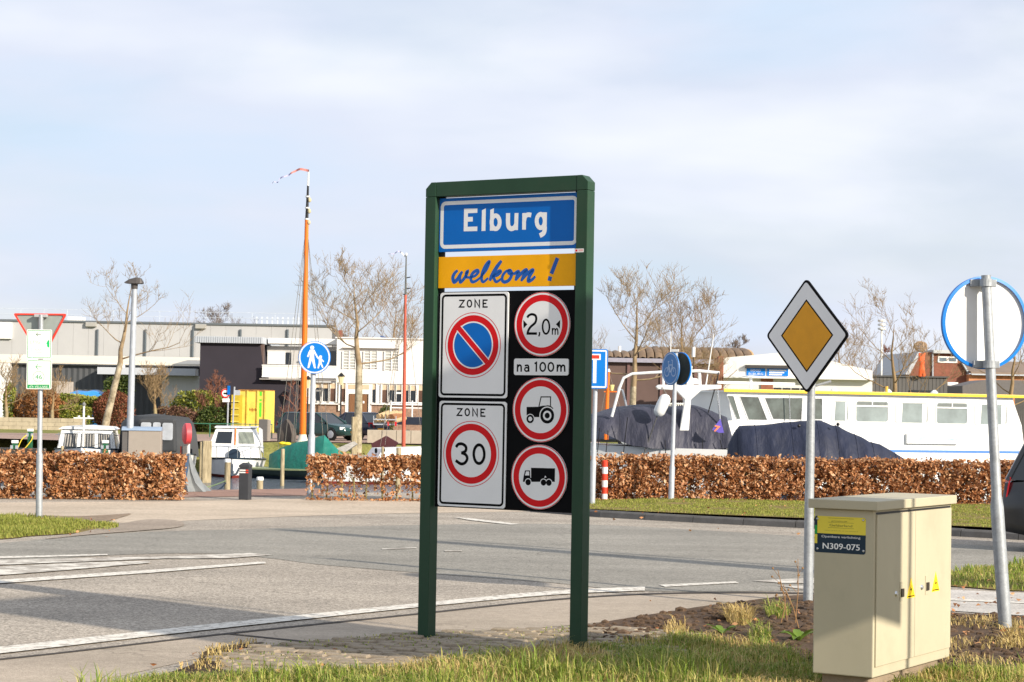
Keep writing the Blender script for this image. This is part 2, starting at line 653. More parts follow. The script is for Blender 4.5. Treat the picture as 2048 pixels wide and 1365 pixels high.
# roads and paths, sheets a few millimetres apart ------------------------------
def roadmat(name, col, col2, grain, patch=0.12, gs=55.0, streak=True):
    if name in _mats:
        return _mats[name]
    m = bpy.data.materials.new(name)
    m.use_nodes = True
    N, Lk = m.node_tree.nodes, m.node_tree.links
    b = N['Principled BSDF']
    b.inputs['Roughness'].default_value = 0.85
    b.inputs['Specular IOR Level'].default_value = 0.08
    tc = N.new('ShaderNodeTexCoord')
    v = tc.outputs['Object']
    big = N.new('ShaderNodeTexNoise')
    big.inputs['Scale'].default_value = 0.45
    big.inputs['Detail'].default_value = 6
    big.inputs['Roughness'].default_value = 0.65
    Lk.new(v, big.inputs['Vector'])
    cr = N.new('ShaderNodeValToRGB')
    cr.color_ramp.elements[0].position, cr.color_ramp.elements[1].position = 0.3, 0.7
    cr.color_ramp.elements[0].color = lin(col) + (1,)
    cr.color_ramp.elements[1].color = lin(col2) + (1,)
    Lk.new(big.outputs['Fac'], cr.inputs['Fac'])
    # aggregate: single stones lighter and darker than the binder
    vo = N.new('ShaderNodeTexVoronoi')
    vo.inputs['Scale'].default_value = gs
    Lk.new(v, vo.inputs['Vector'])
    sep = N.new('ShaderNodeSeparateColor')
    Lk.new(vo.outputs['Color'], sep.inputs['Color'])
    mr = N.new('ShaderNodeMapRange')
    mr.inputs['To Min'].default_value = 1 - grain
    mr.inputs['To Max'].default_value = 1 + grain
    Lk.new(sep.outputs[0], mr.inputs['Value'])
    mid = N.new('ShaderNodeTexNoise')
    mid.inputs['Scale'].default_value = 9
    mid.inputs['Detail'].default_value = 5
    mid.inputs['Roughness'].default_value = 0.7
    Lk.new(v, mid.inputs['Vector'])
    mr2 = N.new('ShaderNodeMapRange')
    mr2.inputs['From Min'].default_value, mr2.inputs['From Max'].default_value = 0.3, 0.7
    mr2.inputs['To Min'].default_value = 1 - patch
    mr2.inputs['To Max'].default_value = 1 + patch
    Lk.new(mid.outputs['Fac'], mr2.inputs['Value'])
    # wheel tracks and scuffs drawn out along the carriageway, and hairline cracks
    mpt = N.new('ShaderNodeMapping')
    mpt.inputs['Rotation'].default_value = (0, 0, math.radians(-49))
    mpt.inputs['Scale'].default_value = (0.06, 1.1, 1)
    Lk.new(v, mpt.inputs['Vector'])
    trk = N.new('ShaderNodeTexNoise')
    trk.inputs['Scale'].default_value = 1.0
    trk.inputs['Detail'].default_value = 5
    Lk.new(mpt.outputs['Vector'], trk.inputs['Vector'])
    mr3 = N.new('ShaderNodeMapRange')
    mr3.inputs['From Min'].default_value, mr3.inputs['From Max'].default_value = 0.3, 0.7
    mr3.inputs['To Min'].default_value, mr3.inputs['To Max'].default_value = 0.88, 1.1
    Lk.new(trk.outputs['Fac'], mr3.inputs['Value'])
    dis = N.new('ShaderNodeVectorMath')
    dis.operation = 'ADD'
    dn = N.new('ShaderNodeTexNoise')
    dn.inputs['Scale'].default_value = 1.3
    dn.inputs['Detail'].default_value = 6
    Lk.new(v, dn.inputs['Vector'])
    Lk.new(v, dis.inputs[0])
    Lk.new(dn.outputs['Color'], dis.inputs[1])
    ck = N.new('ShaderNodeTexVoronoi')
    ck.feature = 'DISTANCE_TO_EDGE'
    ck.inputs['Scale'].default_value = 0.22
    Lk.new(dis.outputs['Vector'], ck.inputs['Vector'])
    mr4 = N.new('ShaderNodeMapRange')
    mr4.inputs['From Min'].default_value, mr4.inputs['From Max'].default_value = 0.0, 0.0035
    mr4.inputs['To Min'].default_value, mr4.inputs['To Max'].default_value = 0.7, 1.0
    Lk.new(ck.outputs['Distance'], mr4.inputs['Value'])
    mu3 = N.new('ShaderNodeMath')
    mu3.operation = 'MULTIPLY'
    Lk.new(mr3.outputs['Result'], mu3.inputs[0])
    Lk.new(mr4.outputs['Result'], mu3.inputs[1])
    mu4 = N.new('ShaderNodeMath')
    mu4.operation = 'MULTIPLY'
    Lk.new(mu3.outputs['Value'], mu4.inputs[0])
    Lk.new(mr.outputs['Result'], mu4.inputs[1])
    mu = N.new('ShaderNodeMath')
    mu.operation = 'MULTIPLY'
    Lk.new(mu4.outputs['Value'], mu.inputs[0])
    Lk.new(mr2.outputs['Result'], mu.inputs[1])
    sc = N.new('ShaderNodeVectorMath')
    sc.operation = 'SCALE'
    Lk.new(cr.outputs['Color'], sc.inputs[0])
    Lk.new(mu.outputs['Value'], sc.inputs['Scale'])
    Lk.new(sc.outputs['Vector'], b.inputs['Base Color'])
    bp = N.new('ShaderNodeBump')
    bp.inputs['Strength'].default_value = 0.6
    bp.inputs['Distance'].default_value = 0.004
    Lk.new(vo.outputs['Distance'], bp.inputs['Height'])
    Lk.new(bp.outputs['Normal'], b.inputs['Normal'])
    _mats[name] = m
    return m
m_road = roadmat('coarse_asphalt', (149, 141, 130), (167, 158, 145), 0.42, gs=56)
m_asphalt = roadmat('smooth_asphalt', (132, 129, 121), (149, 145, 136), 0.28, gs=55)
m_gutter = roadmat('gutter_concrete', (158, 147, 132), (176, 163, 147), 0.14, gs=90)
m_path = roadmat('pale_path', (174, 160, 142), (194, 179, 160), 0.18, gs=50)
m_brickpath = roadmat('brick_path', (140, 112, 100), (158, 130, 116), 0.15, gs=30)

def wornpaint(name='worn_road_paint', sc=11, p0=0.40, p1=0.52):
    m = bpy.data.materials.new(name)
    m.use_nodes = True
    N, Lk = m.node_tree.nodes, m.node_tree.links
    b = N['Principled BSDF']
    b.inputs['Roughness'].default_value = 0.75
    tc = N.new('ShaderNodeTexCoord')
    nz = N.new('ShaderNodeTexNoise')
    nz.inputs['Scale'].default_value = sc
    nz.inputs['Detail'].default_value = 8
    nz.inputs['Roughness'].default_value = 0.75
    Lk.new(tc.outputs['Object'], nz.inputs['Vector'])
    cr = N.new('ShaderNodeValToRGB')
    cr.color_ramp.elements[0].position, cr.color_ramp.elements[1].position = p0, p1
    cr.color_ramp.elements[0].color = lin((152, 144, 132)) + (1,)
    cr.color_ramp.elements[1].color = lin((216, 211, 199)) + (1,)
    Lk.new(nz.outputs['Fac'], cr.inputs['Fac'])
    Lk.new(cr.outputs['Color'], b.inputs['Base Color'])
    _mats[name] = m
    return m
m_paint = wornpaint()

def sheet(name, px, z, m, zbase=0.0):
    mb = MB()
    mb.poly([gnd(x, y, zbase) + Vector((0, 0, z)) for x, y in px])
    o = mb.build(name, m, recalc=False)
    if o.data.polygons[0].normal.z < 0:
        o.data.flip_normals()
    return struct(o)
def curve(pts, k=6):
    return [(p.x, p.y) for p in catmull(pts, k)]

# the whole carriageway: one wide sheet, from the far kerb to the near verge
struct(MB().poly([(-90, 12.0, 0.0), (90, 12.0, 0.0), (90, QUAY_Y - 0.05, 0.0), (-90, QUAY_Y - 0.05, 0.0)]).build('road', m_road, recalc=False))
# smooth dark asphalt of the through road
farA = curve([(-900, 1150), (-300, 1112), (0, 1087), (230, 1068), (420, 1061), (833, 1051), (1180, 1050), (1616, 1074), (2048, 1096), (2500, 1120), (3000, 1150)])
nearA = curve([(3000, 1300), (2500, 1230), (2200, 1195), (1950, 1172), (1616, 1182), (1290, 1183), (1100, 1166), (833, 1146), (640, 1130), (545, 1118), (420, 1108), (230, 1111), (0, 1127), (-300, 1152), (-900, 1200)])
sheet('through_road', farA + nearA, 0.004, m_asphalt)
# pale quay path in front of the hedge and red brick cycle path on the right
sheet('quay_path', curve([(-500, 1046), (-100, 1036), (90, 1037), (250, 1047), (420, 1040), (700, 1030), (900, 1026), (1180, 1022)]) + [(1180, 1001), (833, 1001), (600, 998), (360, 1003), (0, 1006), (-500, 1010)], 0.004, m_path)
sheet('cycle_path', [(1120, 1014), (1300, 1007), (1616, 1013), (2048, 1022), (2700, 1036), (2700, 1016), (2048, 1004), (1616, 998), (1300, 996), (1120, 998)], 0.008, m_brickpath)
sheet('quay_paving', [(340, 996), (640, 992), (640, 978), (340, 982)], 0.009, m_brickpath)
# gutter strip along the near edge
jn = curve([(-700, 1388), (0, 1321), (430, 1272), (833, 1230), (1100, 1202), (1290, 1190), (1480, 1187), (1700, 1190)])
gt = curve([(1700, 1215), (1480, 1205), (1180, 1248), (833, 1272), (640, 1288), (430, 1312), (0, 1402), (-700, 1500)])
sheet('gutter_strip', jn + gt, 0.004, m_gutter)
struct(sheet('gutter_joint', [(x, y - 1.6) for x, y in jn] + [(x, y + 1.4) for x, y in reversed(jn)], 0.008, mat('joint_tar', (60, 54, 48), rough=0.95, var=0.3, vs=9)))
struct(sheet('gutter_joint', [(452, 1268), (640, 1287), (640, 1289.5), (448, 1270)], 0.0085, _mats['joint_tar']))
# pavement strip right of the cabinet
sheet('pavement', [(1880, 1180), (2048, 1188), (2500, 1215), (2500, 1260), (2048, 1233), (1880, 1222)], 0.008, roadmat('pale_pavement', (180, 176, 168), (196, 190, 182), 0.14, gs=40))

# painted markings --------------------------------------------------------------
m_paint2 = wornpaint('scuffed_road_paint', 3.0, 0.44, 0.60)
def marking(pts, z=0.012, name='road_marking', m=None):
    return sheet(name, pts, z, m or m_paint)
lc = curve([(-700, 1378), (0, 1304), (430, 1256), (833, 1214), (1100, 1189), (1290, 1180)])
marking([(x, y - 4.5 - 3.0 * max(0, (833 - x)) / 833) for x, y in lc] + [(x, y + 3.5 + 2.5 * max(0, (833 - x)) / 833) for x, y in reversed(lc)])
marking([(-500, 1206), (0, 1162), (300, 1142), (530, 1125), (532, 1129), (300, 1148), (0, 1169), (-500, 1215)])
marking([(-500, 1150), (0, 1115), (215, 1110), (215, 1112.5), (0, 1119), (-500, 1156)])
marking([(-500, 1158), (0, 1122), (340, 1115), (500, 1108), (545, 1112), (450, 1119), (330, 1119), (0, 1132), (-500, 1170)], m=m_paint2)
marking([(-300, 1152), (0, 1136), (150, 1128), (300, 1124), (300, 1128), (140, 1142), (0, 1153), (-300, 1172)], 0.013, m=m_paint2)
marking([(764, 1099.5), (833, 1096.5), (833, 1098.5), (764, 1101)], m=m_paint2)
marking([(888, 1103), (923, 1103), (925, 1104.5), (890, 1105)], m=m_paint2)
marking([(1318, 1172), (1470, 1165), (1478, 1168), (1330, 1176)])
marking([(1505, 1164), (1616, 1158), (1700, 1158), (1700, 1170), (1560, 1168)], m=m_paint2)
marking([(1556, 1174), (1700, 1172), (1700, 1182), (1600, 1180)], m=m_paint2)
marking([(908, 1036), (940, 1038), (1040, 1050), (1020, 1051), (940, 1042)], 0.012)
marking([(1880, 1199), (2060, 1207), (2060, 1210), (1880, 1203)], 0.014)
marking([(1290, 1004.5), (1616, 1011), (1800, 1015), (1800, 1018), (1616, 1014.5), (1290, 1007)], 0.016, m=m_paint2)

# grass verges and soil beds as sheets under the blades ---------------------------
m_turf = mat('turf', (120, 110, 62), rough=0.95, var=0.3, vs=3, col2=(140, 120, 80), fine=0.3, fs=30, spec=0.1, bump=0.8, bs=25)
V_LEFT = curve([(-300, 1044), (0, 1036), (90, 1038), (170, 1044), (238, 1056), (150, 1068), (60, 1074), (0, 1080), (-300, 1100)], 5)
sheet('verge', V_LEFT, 0.012, m_turf)
V_NEAR = curve([(-300, 1560), (150, 1410), (300, 1362), (420, 1358), (560, 1356), (760, 1346), (900, 1334), (1050, 1314), (1180, 1296), (1300, 1282), (1440, 1284), (1560, 1306), (1640, 1335), (1950, 1348), (2100, 1345), (2400, 1340), (2700, 1440)], 4) + [(2700, 1800), (-300, 1800)]
sheet('verge', V_NEAR, 0.016, m_turf)
V_BED = curve([(1100, 1275), (1180, 1252), (1350, 1224), (1500, 1203), (1616, 1192), (1760, 1200), (1890, 1226), (2048, 1236), (2400, 1262), (2400, 1330), (2048, 1340), (1640, 1345), (1440, 1290), (1180, 1300)], 4)
sheet('soil_bed', V_BED, 0.012, m_soil)
m_dsoil = mat('dark_soil', (66, 54, 44), rough=0.97, var=0.4, vs=7, bump=0.9, bs=30, fine=0.3, fs=40, spec=0.1)
sheet('soil_edge', curve([(250, 1372), (330, 1352), (392, 1330), (408, 1308), (450, 1296), (530, 1289), (470, 1304), (432, 1322), (452, 1346), (560, 1350), (420, 1362), (330, 1380)], 4), 0.0165, m_dsoil)
sheet('mud_streak', curve([(-40, 1034), (60, 1032), (150, 1034), (225, 1031), (262, 1029), (240, 1037), (205, 1045), (130, 1042), (60, 1038), (-40, 1037)], 4), 0.013, mat('mud', (132, 114, 94), rough=.95, var=.3, vs=4, fine=.2, fs=20))
sheet('asphalt_patch', curve([(228, 1052), (290, 1041), (350, 1042), (368, 1050), (350, 1057), (270, 1064), (180, 1071), (90, 1080), (150, 1069)], 4), 0.0125, roadmat('patch_asphalt', (146, 134, 121), (160, 148, 134), 0.2, gs=50))
V_WEDGE = curve([(1870, 1152), (1950, 1138), (2048, 1128), (2300, 1115), (2300, 1180), (2048, 1184), (1950, 1178), (1870, 1172)], 4)
sheet('verge', V_WEDGE, 0.012, m_turf)
V_RIGHT = [(1120, 1027), (1180, 1030), (1400, 1040), (1616, 1049), (1880, 1063), (2048, 1072), (2600, 1100), (2600, 1037), (2048, 1022), (1616, 1013), (1300, 1008), (1180, 1012), (1120, 1014)]
sheet('verge', V_RIGHT, 0.11, m_turf)

# kerb of the right verge: single kerb stones ------------------------------------------
m_kerb = mat('kerb_stone', (88, 87, 86), rough=0.85, var=0.18, vs=4, dirt=0.35, fine=0.12, fs=50)
kerb = bpy.data.objects.new('kerb', None)
COL.objects.link(kerb)
kerb['kind'] = 'structure'
kl = [gnd(x, y, 0.0) for x, y in curve([(1060, 1024), (1120, 1029), (1180, 1034), (1300, 1041), (1450, 1049), (1616, 1057.5), (1800, 1067), (2048, 1081), (2300, 1095), (2600, 1112)], 12)]
acc, seg = [0.0], 1.0
for i in range(1, len(kl)):
    acc.append(acc[-1] + (kl[i] - kl[i - 1]).length)
def along(s):
    for i in range(1, len(kl)):
        if acc[i] >= s:
            t = (s - acc[i - 1]) / (acc[i] - acc[i - 1])
            return kl[i - 1].lerp(kl[i], t)
    return kl[-1]
s = 0.0
rk = random.Random(4)
while s + seg < acc[-1]:
    a, b2 = along(s + 0.006), along(s + seg - 0.006)
    t = (b2 - a).normalized()
    nn = Vector((-t.y, t.x, 0))
    if nn.y < 0:
        nn = -nn
    top = 0.125 + rk.uniform(-0.006, 0.006)
    mb = MB()
    mb.loft([[a + Vector((0, 0, -0.02)), a + nn * 0.02 + Vector((0, 0, top - 0.03)), a + nn * 0.05 + Vector((0, 0, top)), a + nn * 0.16 + Vector((0, 0, top)), a + nn * 0.16 + Vector((0, 0, -0.02))],
             [b2 + Vector((0, 0, -0.02)), b2 + nn * 0.02 + Vector((0, 0, top - 0.03)), b2 + nn * 0.05 + Vector((0, 0, top)), b2 + nn * 0.16 + Vector((0, 0, top)), b2 + nn * 0.16 + Vector((0, 0, -0.02))]])
    mb.build('kerb_stone', m_kerb, kerb)
    s += seg

# cobbled island under the town sign --------------------------------------------------
m_cob = mat('cobble', (146, 133, 114), rough=0.9, var=0.28, vs=2.2, dirt=0.6, fine=0.15, fs=60, bump=0.5, bs=40)
isl = curve([(408, 1322), (470, 1306), (560, 1291), (700, 1279), (833, 1269), (1000, 1262), (1150, 1258), (1300, 1262), (1400, 1280), (1300, 1320), (900, 1345), (600, 1350), (450, 1345)], 4)
sheet('cobbled_island', isl, 0.010, mat('cobble_joint', (116, 102, 82), rough=0.95, var=0.3, vs=8, fine=0.25, fs=40))
cob = bpy.data.objects.new('cobbles', None)
COL.objects.link(cob)
cob['kind'] = 'structure'
def inpoly(x, y, P):
    c = False
    j = len(P) - 1
    for i in range(len(P)):
        if (P[i][1] > y) != (P[j][1] > y) and x < (P[j][0] - P[i][0]) * (y - P[i][1]) / (P[j][1] - P[i][1]) + P[i][0]:
            c = not c
        j = i
    return c
islw = [gnd(x, y) for x, y in isl]
islp = [(p.x, p.y) for p in islw]
rc = random.Random(9)
ang = math.radians(-24)
cu_, su_ = math.cos(ang), math.sin(ang)
cobm = []
for k in range(6):
    mb = MB()
    h = 0.03
    a_, b_ = 0.098, 0.049
    rr_ = random.Random(k)
    top = [(-a_ + rr_.uniform(0, .012), -b_ + rr_.uniform(0, .01)), (a_ - rr_.uniform(0, .012), -b_ + rr_.uniform(0, .01)), (a_ - rr_.uniform(0, .012), b_ - rr_.uniform(0, .01)), (-a_ + rr_.uniform(0, .012), b_ - rr_.uniform(0, .01))]
    mb.loft([[Vector((x * 1.02, y * 1.02, -0.02)) for x, y in top], [Vector((x, y, h - 0.012)) for x, y in top], [Vector((x * 0.9, y * 0.84, h + rr_.uniform(-.004, .004))) for x, y in top]], capa=False)
    me = bpy.data.meshes.new('cobble')
    me.from_pydata([tuple(v) for v in mb.v], [], mb.f)
    me.materials.append(m_cob)
    cobm.append(me)
nc = 0
cands = []
for i in range(-40, 40):
    for j in range(-70, 70):
        lx = i * 0.215 + (0.107 if j % 2 else 0)
        ly = j * 0.115
        x = -0.6 + lx * cu_ - ly * su_
        y = 16.6 + lx * su_ + ly * cu_
        if inpoly(x, y, islp):
            cands.append((x, y))
for (x, y) in cands:
    if rc.random() < 0.04:
        continue
    o = bpy.data.objects.new('cobble', rc.choice(cobm))
    COL.objects.link(o)
    o.parent = cob
    o.location = (x, y, 0.0 + rc.uniform(-0.018, 0.006))
    o.rotation_euler = (rc.uniform(-.04, .04), rc.uniform(-.04, .04), ang + rc.uniform(-.05, .05))
    nc += 1
print('cobbles', nc)
# ------------------------------------------------------------------ town sign
m_green = mat('dark_green_paint', (37, 66, 47), rough=0.45, var=0.1, vs=3, dirt=0.14, stretch=(1, 1, 0.2), spec=0.25)
TA = math.radians(31)
A0 = gnd(845, 1272, 0.03)
town = thing('town_sign', A0, 'tall green post frame with blue Elburg town board over welcome and traffic signs', 'town sign')
ts = Frame((A0.x, A0.y, 0.0), TA)            # c = 0 is the front face of the posts
PWID, PDEP = 0.105, 0.125
aL = ts.uv(845, 1272)[0]
topL = ts.uv(850, 366)[1]
aR = ts.uv(1152, 800)[0] + 0.015
uL0, uL1 = -PWID / 2, PWID / 2
uR0, uR1 = ts.uv(1148, 700)[0], ts.uv(1148, 700)[0] + PWID
HT = topL
print('town sign width', uR1 - uL0, 'height', HT)
BEAM = 0.125
for (u0, u1) in ((uL0, uL1), (uR0, uR1)):
    mb = MB().fbox(ts, u0, u1, -0.3, HT - BEAM - 0.002, -PDEP, 0)
    po = mb.build('post', m_green, town, bevel=0.006)
    # chamfered corner cap on each post
    left = u0 == uL0
    cp = [(u0, HT - BEAM), (u1, HT - BEAM), (u1, HT), (u0, HT)]
    ch = 0.055
    cp = [(u0, HT - BEAM), (u1, HT - BEAM), (u1, HT), (u0 + ch, HT), (u0, HT - ch)] if left else [(u0, HT - BEAM), (u1, HT - BEAM), (u1, HT - ch), (u1 - ch, HT), (u0, HT)]
    MB().fprism(ts, cp, -PDEP, 0).build('corner_cap', m_green, town, bevel=0.004)
MB().fbox(ts, uL1 + 0.002, uR0 - 0.002, HT - BEAM, HT, -PDEP, -0.002).build('cross_beam', m_green, town, bevel=0.005)
REC = -0.05                                   # face of the boards, behind the post fronts
bf = Frame(ts.p(0, 0, REC), TA)
def U(px, py):
    return bf.uv(px, py)
# mounting brackets between post and boards
for py in (392, 508, 580):
    b0 = U(872, py)[1]
    MB().fbox(bf, uL1 + 0.002, uL1 + 0.05, b0 - 0.03, b0 + 0.02, -0.04, -0.022).build('bracket', m_black, town)
    MB().fbox(bf, uR0 - 0.05, uR0 - 0.002, b0 - 0.03, b0 + 0.02, -0.04, -0.022).build('bracket', m_black, town)
pa0, pa1 = uL1 + 0.008, uR0 - 0.006
def avgv(*pts):
    return sum(U(*p)[1] for p in pts) / len(pts)
# blue place-name board
b1, b0 = avgv((873, 397), (1149, 386)), avgv((871, 504), (1147, 498))
pn = MB().fbox(bf, pa0, pa1, b0, b1, -0.02, 0).build('name_board', m_signblue, town, bevel=0.002)
mb = MB()
rrframe(mb, bf, pa0 + 0.012, pa1 - 0.008, b0 + 0.028, b1 - 0.028, 0.05, 0.032, 0.002)
mb.build('border', m_signwhite, pn, recalc=False)
def C1(x, y):
    return U(860 + x / 6.203, 370 + y / 6.203)
mb = MB()
for k, P in enumerate(([(423, 297), (588, 293), (588, 348), (471, 353), (470, 400), (532, 398), (531, 455), (468, 458), (467, 522), (588, 518), (587, 574), (418, 578)],
          [(645, 317), (693, 292), (688, 572), (639, 574)], [(748, 312), (793, 291), (788, 570), (743, 570)],
          [(1050, 352), (1098, 350), (1091, 562), (1043, 562)], [(1145, 352), (1193, 350), (1190, 557), (1143, 557)])):
    mb.fpoly(bf, [C1(*p) for p in P], 0.0024)
def strokes(mb, fr, cv, items, c, k=6, step=0.0003):
    """items: (points, width) smooth strokes, or ('e', cx, cy, rx, ry, width) closed ovals in crop pixels"""
    for i, it in enumerate(items):
        cc = c + i * step
        if it[0] == 'e':
            _, cx, cy, rx, ry, w = it
            pts = [cv(*q) for q in ell(cx, cy, rx, ry, 32)]
            ribbon(mb, fr, pts, w, cc, closed=True)
        elif it[0] == 'l':
            ribbon(mb, fr, [cv(*q) for q in it[1]], it[2], cc)
        else:
            pts = [(p.x, p.y) for p in catmull([cv(*q) for q in it[0]], k)]
            ribbon(mb, fr, pts, it[1], cc, taper=it[2] if len(it) > 2 else None)
W1 = 0.041
strokes(mb, bf, C1, [('e', 814, 465, 50, 82, W1 * 0.93), ([(969, 352), (968, 470), (978, 522), (1008, 545), (1045, 532), (1066, 500)], W1),
                     ([(1168, 450), (1180, 398), (1212, 372), (1256, 377)], W1 * 0.95), ('e', 1374, 450, 50, 84, W1 * 0.93)], 0.0028)
mb.fpoly(bf, [C1(*p) for p in [(1402, 342), (1451, 342), (1449, 470), (1446, 560), (1398, 540), (1400, 440)]], 0.0042)
strokes(mb, bf, C1, [([(1424, 520), (1421, 568), (1405, 605), (1362, 632)], W1)], 0.0046)
mb.build('lettering', m_signwhite, pn, recalc=False)
# yellow welcome board
b1, b0 = avgv((871, 514), (1147, 508)), avgv((869, 577), (1146, 572))
wb = MB().fbox(bf, pa0, pa1, b0, b1, -0.02, 0).build('welcome_board', m_signyellow, town, bevel=0.002)
mb = MB()
W2 = 0.027
tp = lambda t: 0.62 + 0.5 * math.sin(math.pi * min(1, max(0, t))) ** 0.6
bl = [([(345, 1062), (308, 1095), (284, 1150), (300, 1205), (342, 1170), (378, 1110), (402, 1078)], W2 * 1.15, tp),
      ([(402, 1075), (374, 1140), (376, 1208), (420, 1168), (455, 1110), (466, 1075), (448, 1100), (456, 1145), (505, 1150)], W2, tp),
      ([(500, 1152), (562, 1128), (600, 1082), (582, 1062), (532, 1096), (507, 1152), (522, 1203), (572, 1192), (628, 1148)], W2, tp),
      ([(625, 1150), (696, 1062), (736, 965), (722, 962), (680, 1022), (646, 1110), (642, 1182), (668, 1203), (722, 1156)], W2, tp),
      ([(888, 942), (830, 1020), (772, 1120), (742, 1192)], W2 * 1.25, tp),
      ([(752, 1165), (812, 1100), (862, 1068), (876, 1082), (838, 1118), (792, 1132), (802, 1178), (830, 1203), (902, 1152)], W2, tp),
      ([(1000, 1062), (948, 1072), (904, 1126), (898, 1185), (930, 1206), (982, 1180), (1014, 1118), (1002, 1068), (975, 1066), (985, 1105), (1046, 1098)], W2, tp),
      ([(1036, 1112), (1084, 1080), (1098, 1086), (1078, 1140), (1062, 1190)], W2 * 1.1, tp),
      ([(1072, 1175), (1128, 1105), (1180, 1062), (1196, 1068), (1156, 1140), (1134, 1196)], W2 * 1.1, tp),
      ([(1142, 1180), (1208, 1104), (1262, 1062), (1274, 1068), (1232, 1142), (1222, 1194), (1262, 1180), (1308, 1136)], W2 * 1.1, tp),
      ]
strokes(mb, bf, C1, bl, 0.0022)
mb.build('lettering', mat('lettering_blue', (8, 84, 168), rough=0.4, var=0.05), wb, recalc=False)
mb = MB()
strokes(mb, bf, C1, [('l', [(1582, 908), (1546, 1000), (1506, 1104)], W2 * 1.35), ('l', [(1493, 1138), (1481, 1192)], W2 * 1.35)], 0.0022)
mb.build('exclamation_mark', _mats['lettering_blue'], wb, recalc=False)
# black backing board with the traffic signs
b1, b0 = avgv((872, 584), (1145, 580)), avgv((866, 1018), (1139, 1022))
bb = MB().fbox(bf, pa0, pa1, b0, b1, -0.03, -0.012).build('backing_board', m_signblack, town, bevel=0.002)
m_signshade = m_signwhite
def zone_sign(x0, x1, y0, y1, cx, cy):
    a0, t1 = U(*x0)
    a1, q0 = U(*x1)
    z = MB().fprism(bf, rrect(a0, a1, q0, t1, 0.025), -0.008, 0.0005).build('zone_sign', m_signwhite, town)
    mb = MB()
    rrframe(mb, bf, a0 + 0.016, a1 - 0.016, q0 + 0.016, t1 - 0.016, 0.04, 0.019, 0.0065)
    mb.build('border', m_signblack, z, recalc=False)
    return z, a0, a1, q0, t1
def ringset(z, c, r, blue):
    mb = MB()
    ring(mb, bf, c[0], c[1], r - 0.006, r, 0.0065)
    ring(mb, bf, c[0], c[1], r * 0.715, r * 0.915, 0.0066)
    if blue:
        s = math.sqrt(.5)
        h = r * 0.085
        L = r * 0.73
        d, e = Vector((s, -s)), Vector((s, s))
        P = [Vector(c) - d * L - e * h, Vector(c) + d * L - e * h, Vector(c) + d * L + e * h, Vector(c) - d * L + e * h]
        mb.fpoly(bf, [(p.x, p.y) for p in P], 0.0082)
    mb.build('red_ring', m_signred, z, recalc=False)
    if blue:
        mb = MB()
        disc(mb, bf, c[0], c[1], r * 0.685, 0.006)
        mb.build('blue_disc', m_signblue, z, recalc=False)
        mb = MB()
        h2 = h + r * 0.03
        P = [Vector(c) - d * L - e * h2, Vector(c) + d * L - e * h2, Vector(c) + d * L + e * h2, Vector(c) - d * L + e * h2]
        mb.fpoly(bf, [(p.x, p.y) for p in P], 0.0072)
        ring(mb, bf, c[0], c[1], r * 0.68, r * 0.722, 0.0076)
        mb.build('white_edging', m_signwhite, z, recalc=False)
def C3(x, y):
    return U(860 + x / 5.688, 570 + y / 5.688)
ZN = [('l', [(333, 178), (390, 178), (336, 253), (394, 253)], 0.0125), ('e', 450, 214, 24, 38, 0.0125), ('l', [(514, 259), (513, 170), (564, 256), (563, 168)], 0.0125),
      ('l', [(656, 175), (606, 175), (606, 253), (657, 253)], 0.0125), ('l', [(608, 213), (642, 212)], 0.0125)]
z1, a0, a1, q0, t1 = zone_sign((881, 586), (1014, 797), 0, 0, 0, 0)
r1 = abs(C3(488, 313)[1] - C3(488, 1058)[1]) / 2
c1 = C3(488, 686)
ringset(z1, c1, r1, True)
mb = MB()
strokes(mb, bf, C3, ZN, 0.0066)
mb.build('lettering', m_signblack, z1, recalc=False)
z2, a0, a1, q0, t1 = zone_sign((879, 802), (1010, 1018), 0, 0, 0, 0)
def C2(x, y):
    return U(820 + x / 2.844, 560 + y / 2.844)
c2 = U(942, 908)
ringset(z2, c2, r1, False)
mb = MB()
dz = (U(942, 825)[0] - U(946.5, 607.5)[0], U(942, 825)[1] - U(946.5, 607.5)[1])
strokes(mb, bf, lambda x, y: (C3(x, y)[0] + dz[0], C3(x, y)[1] + dz[1]), ZN, 0.0066)
mb.build('lettering', m_signblack, z2, recalc=False)
mb = MB()
strokes(mb, bf, C2, [([(262, 952), (275, 936), (298, 934), (318, 950), (316, 974), (292, 986)], 0.026), ([(292, 984), (316, 994), (326, 1016), (314, 1040), (290, 1047), (260, 1028)], 0.026), ('e', 393, 992, 30, 53, 0.026)], 0.0085)
mb.build('speed_number', m_signblack, z2, recalc=False)
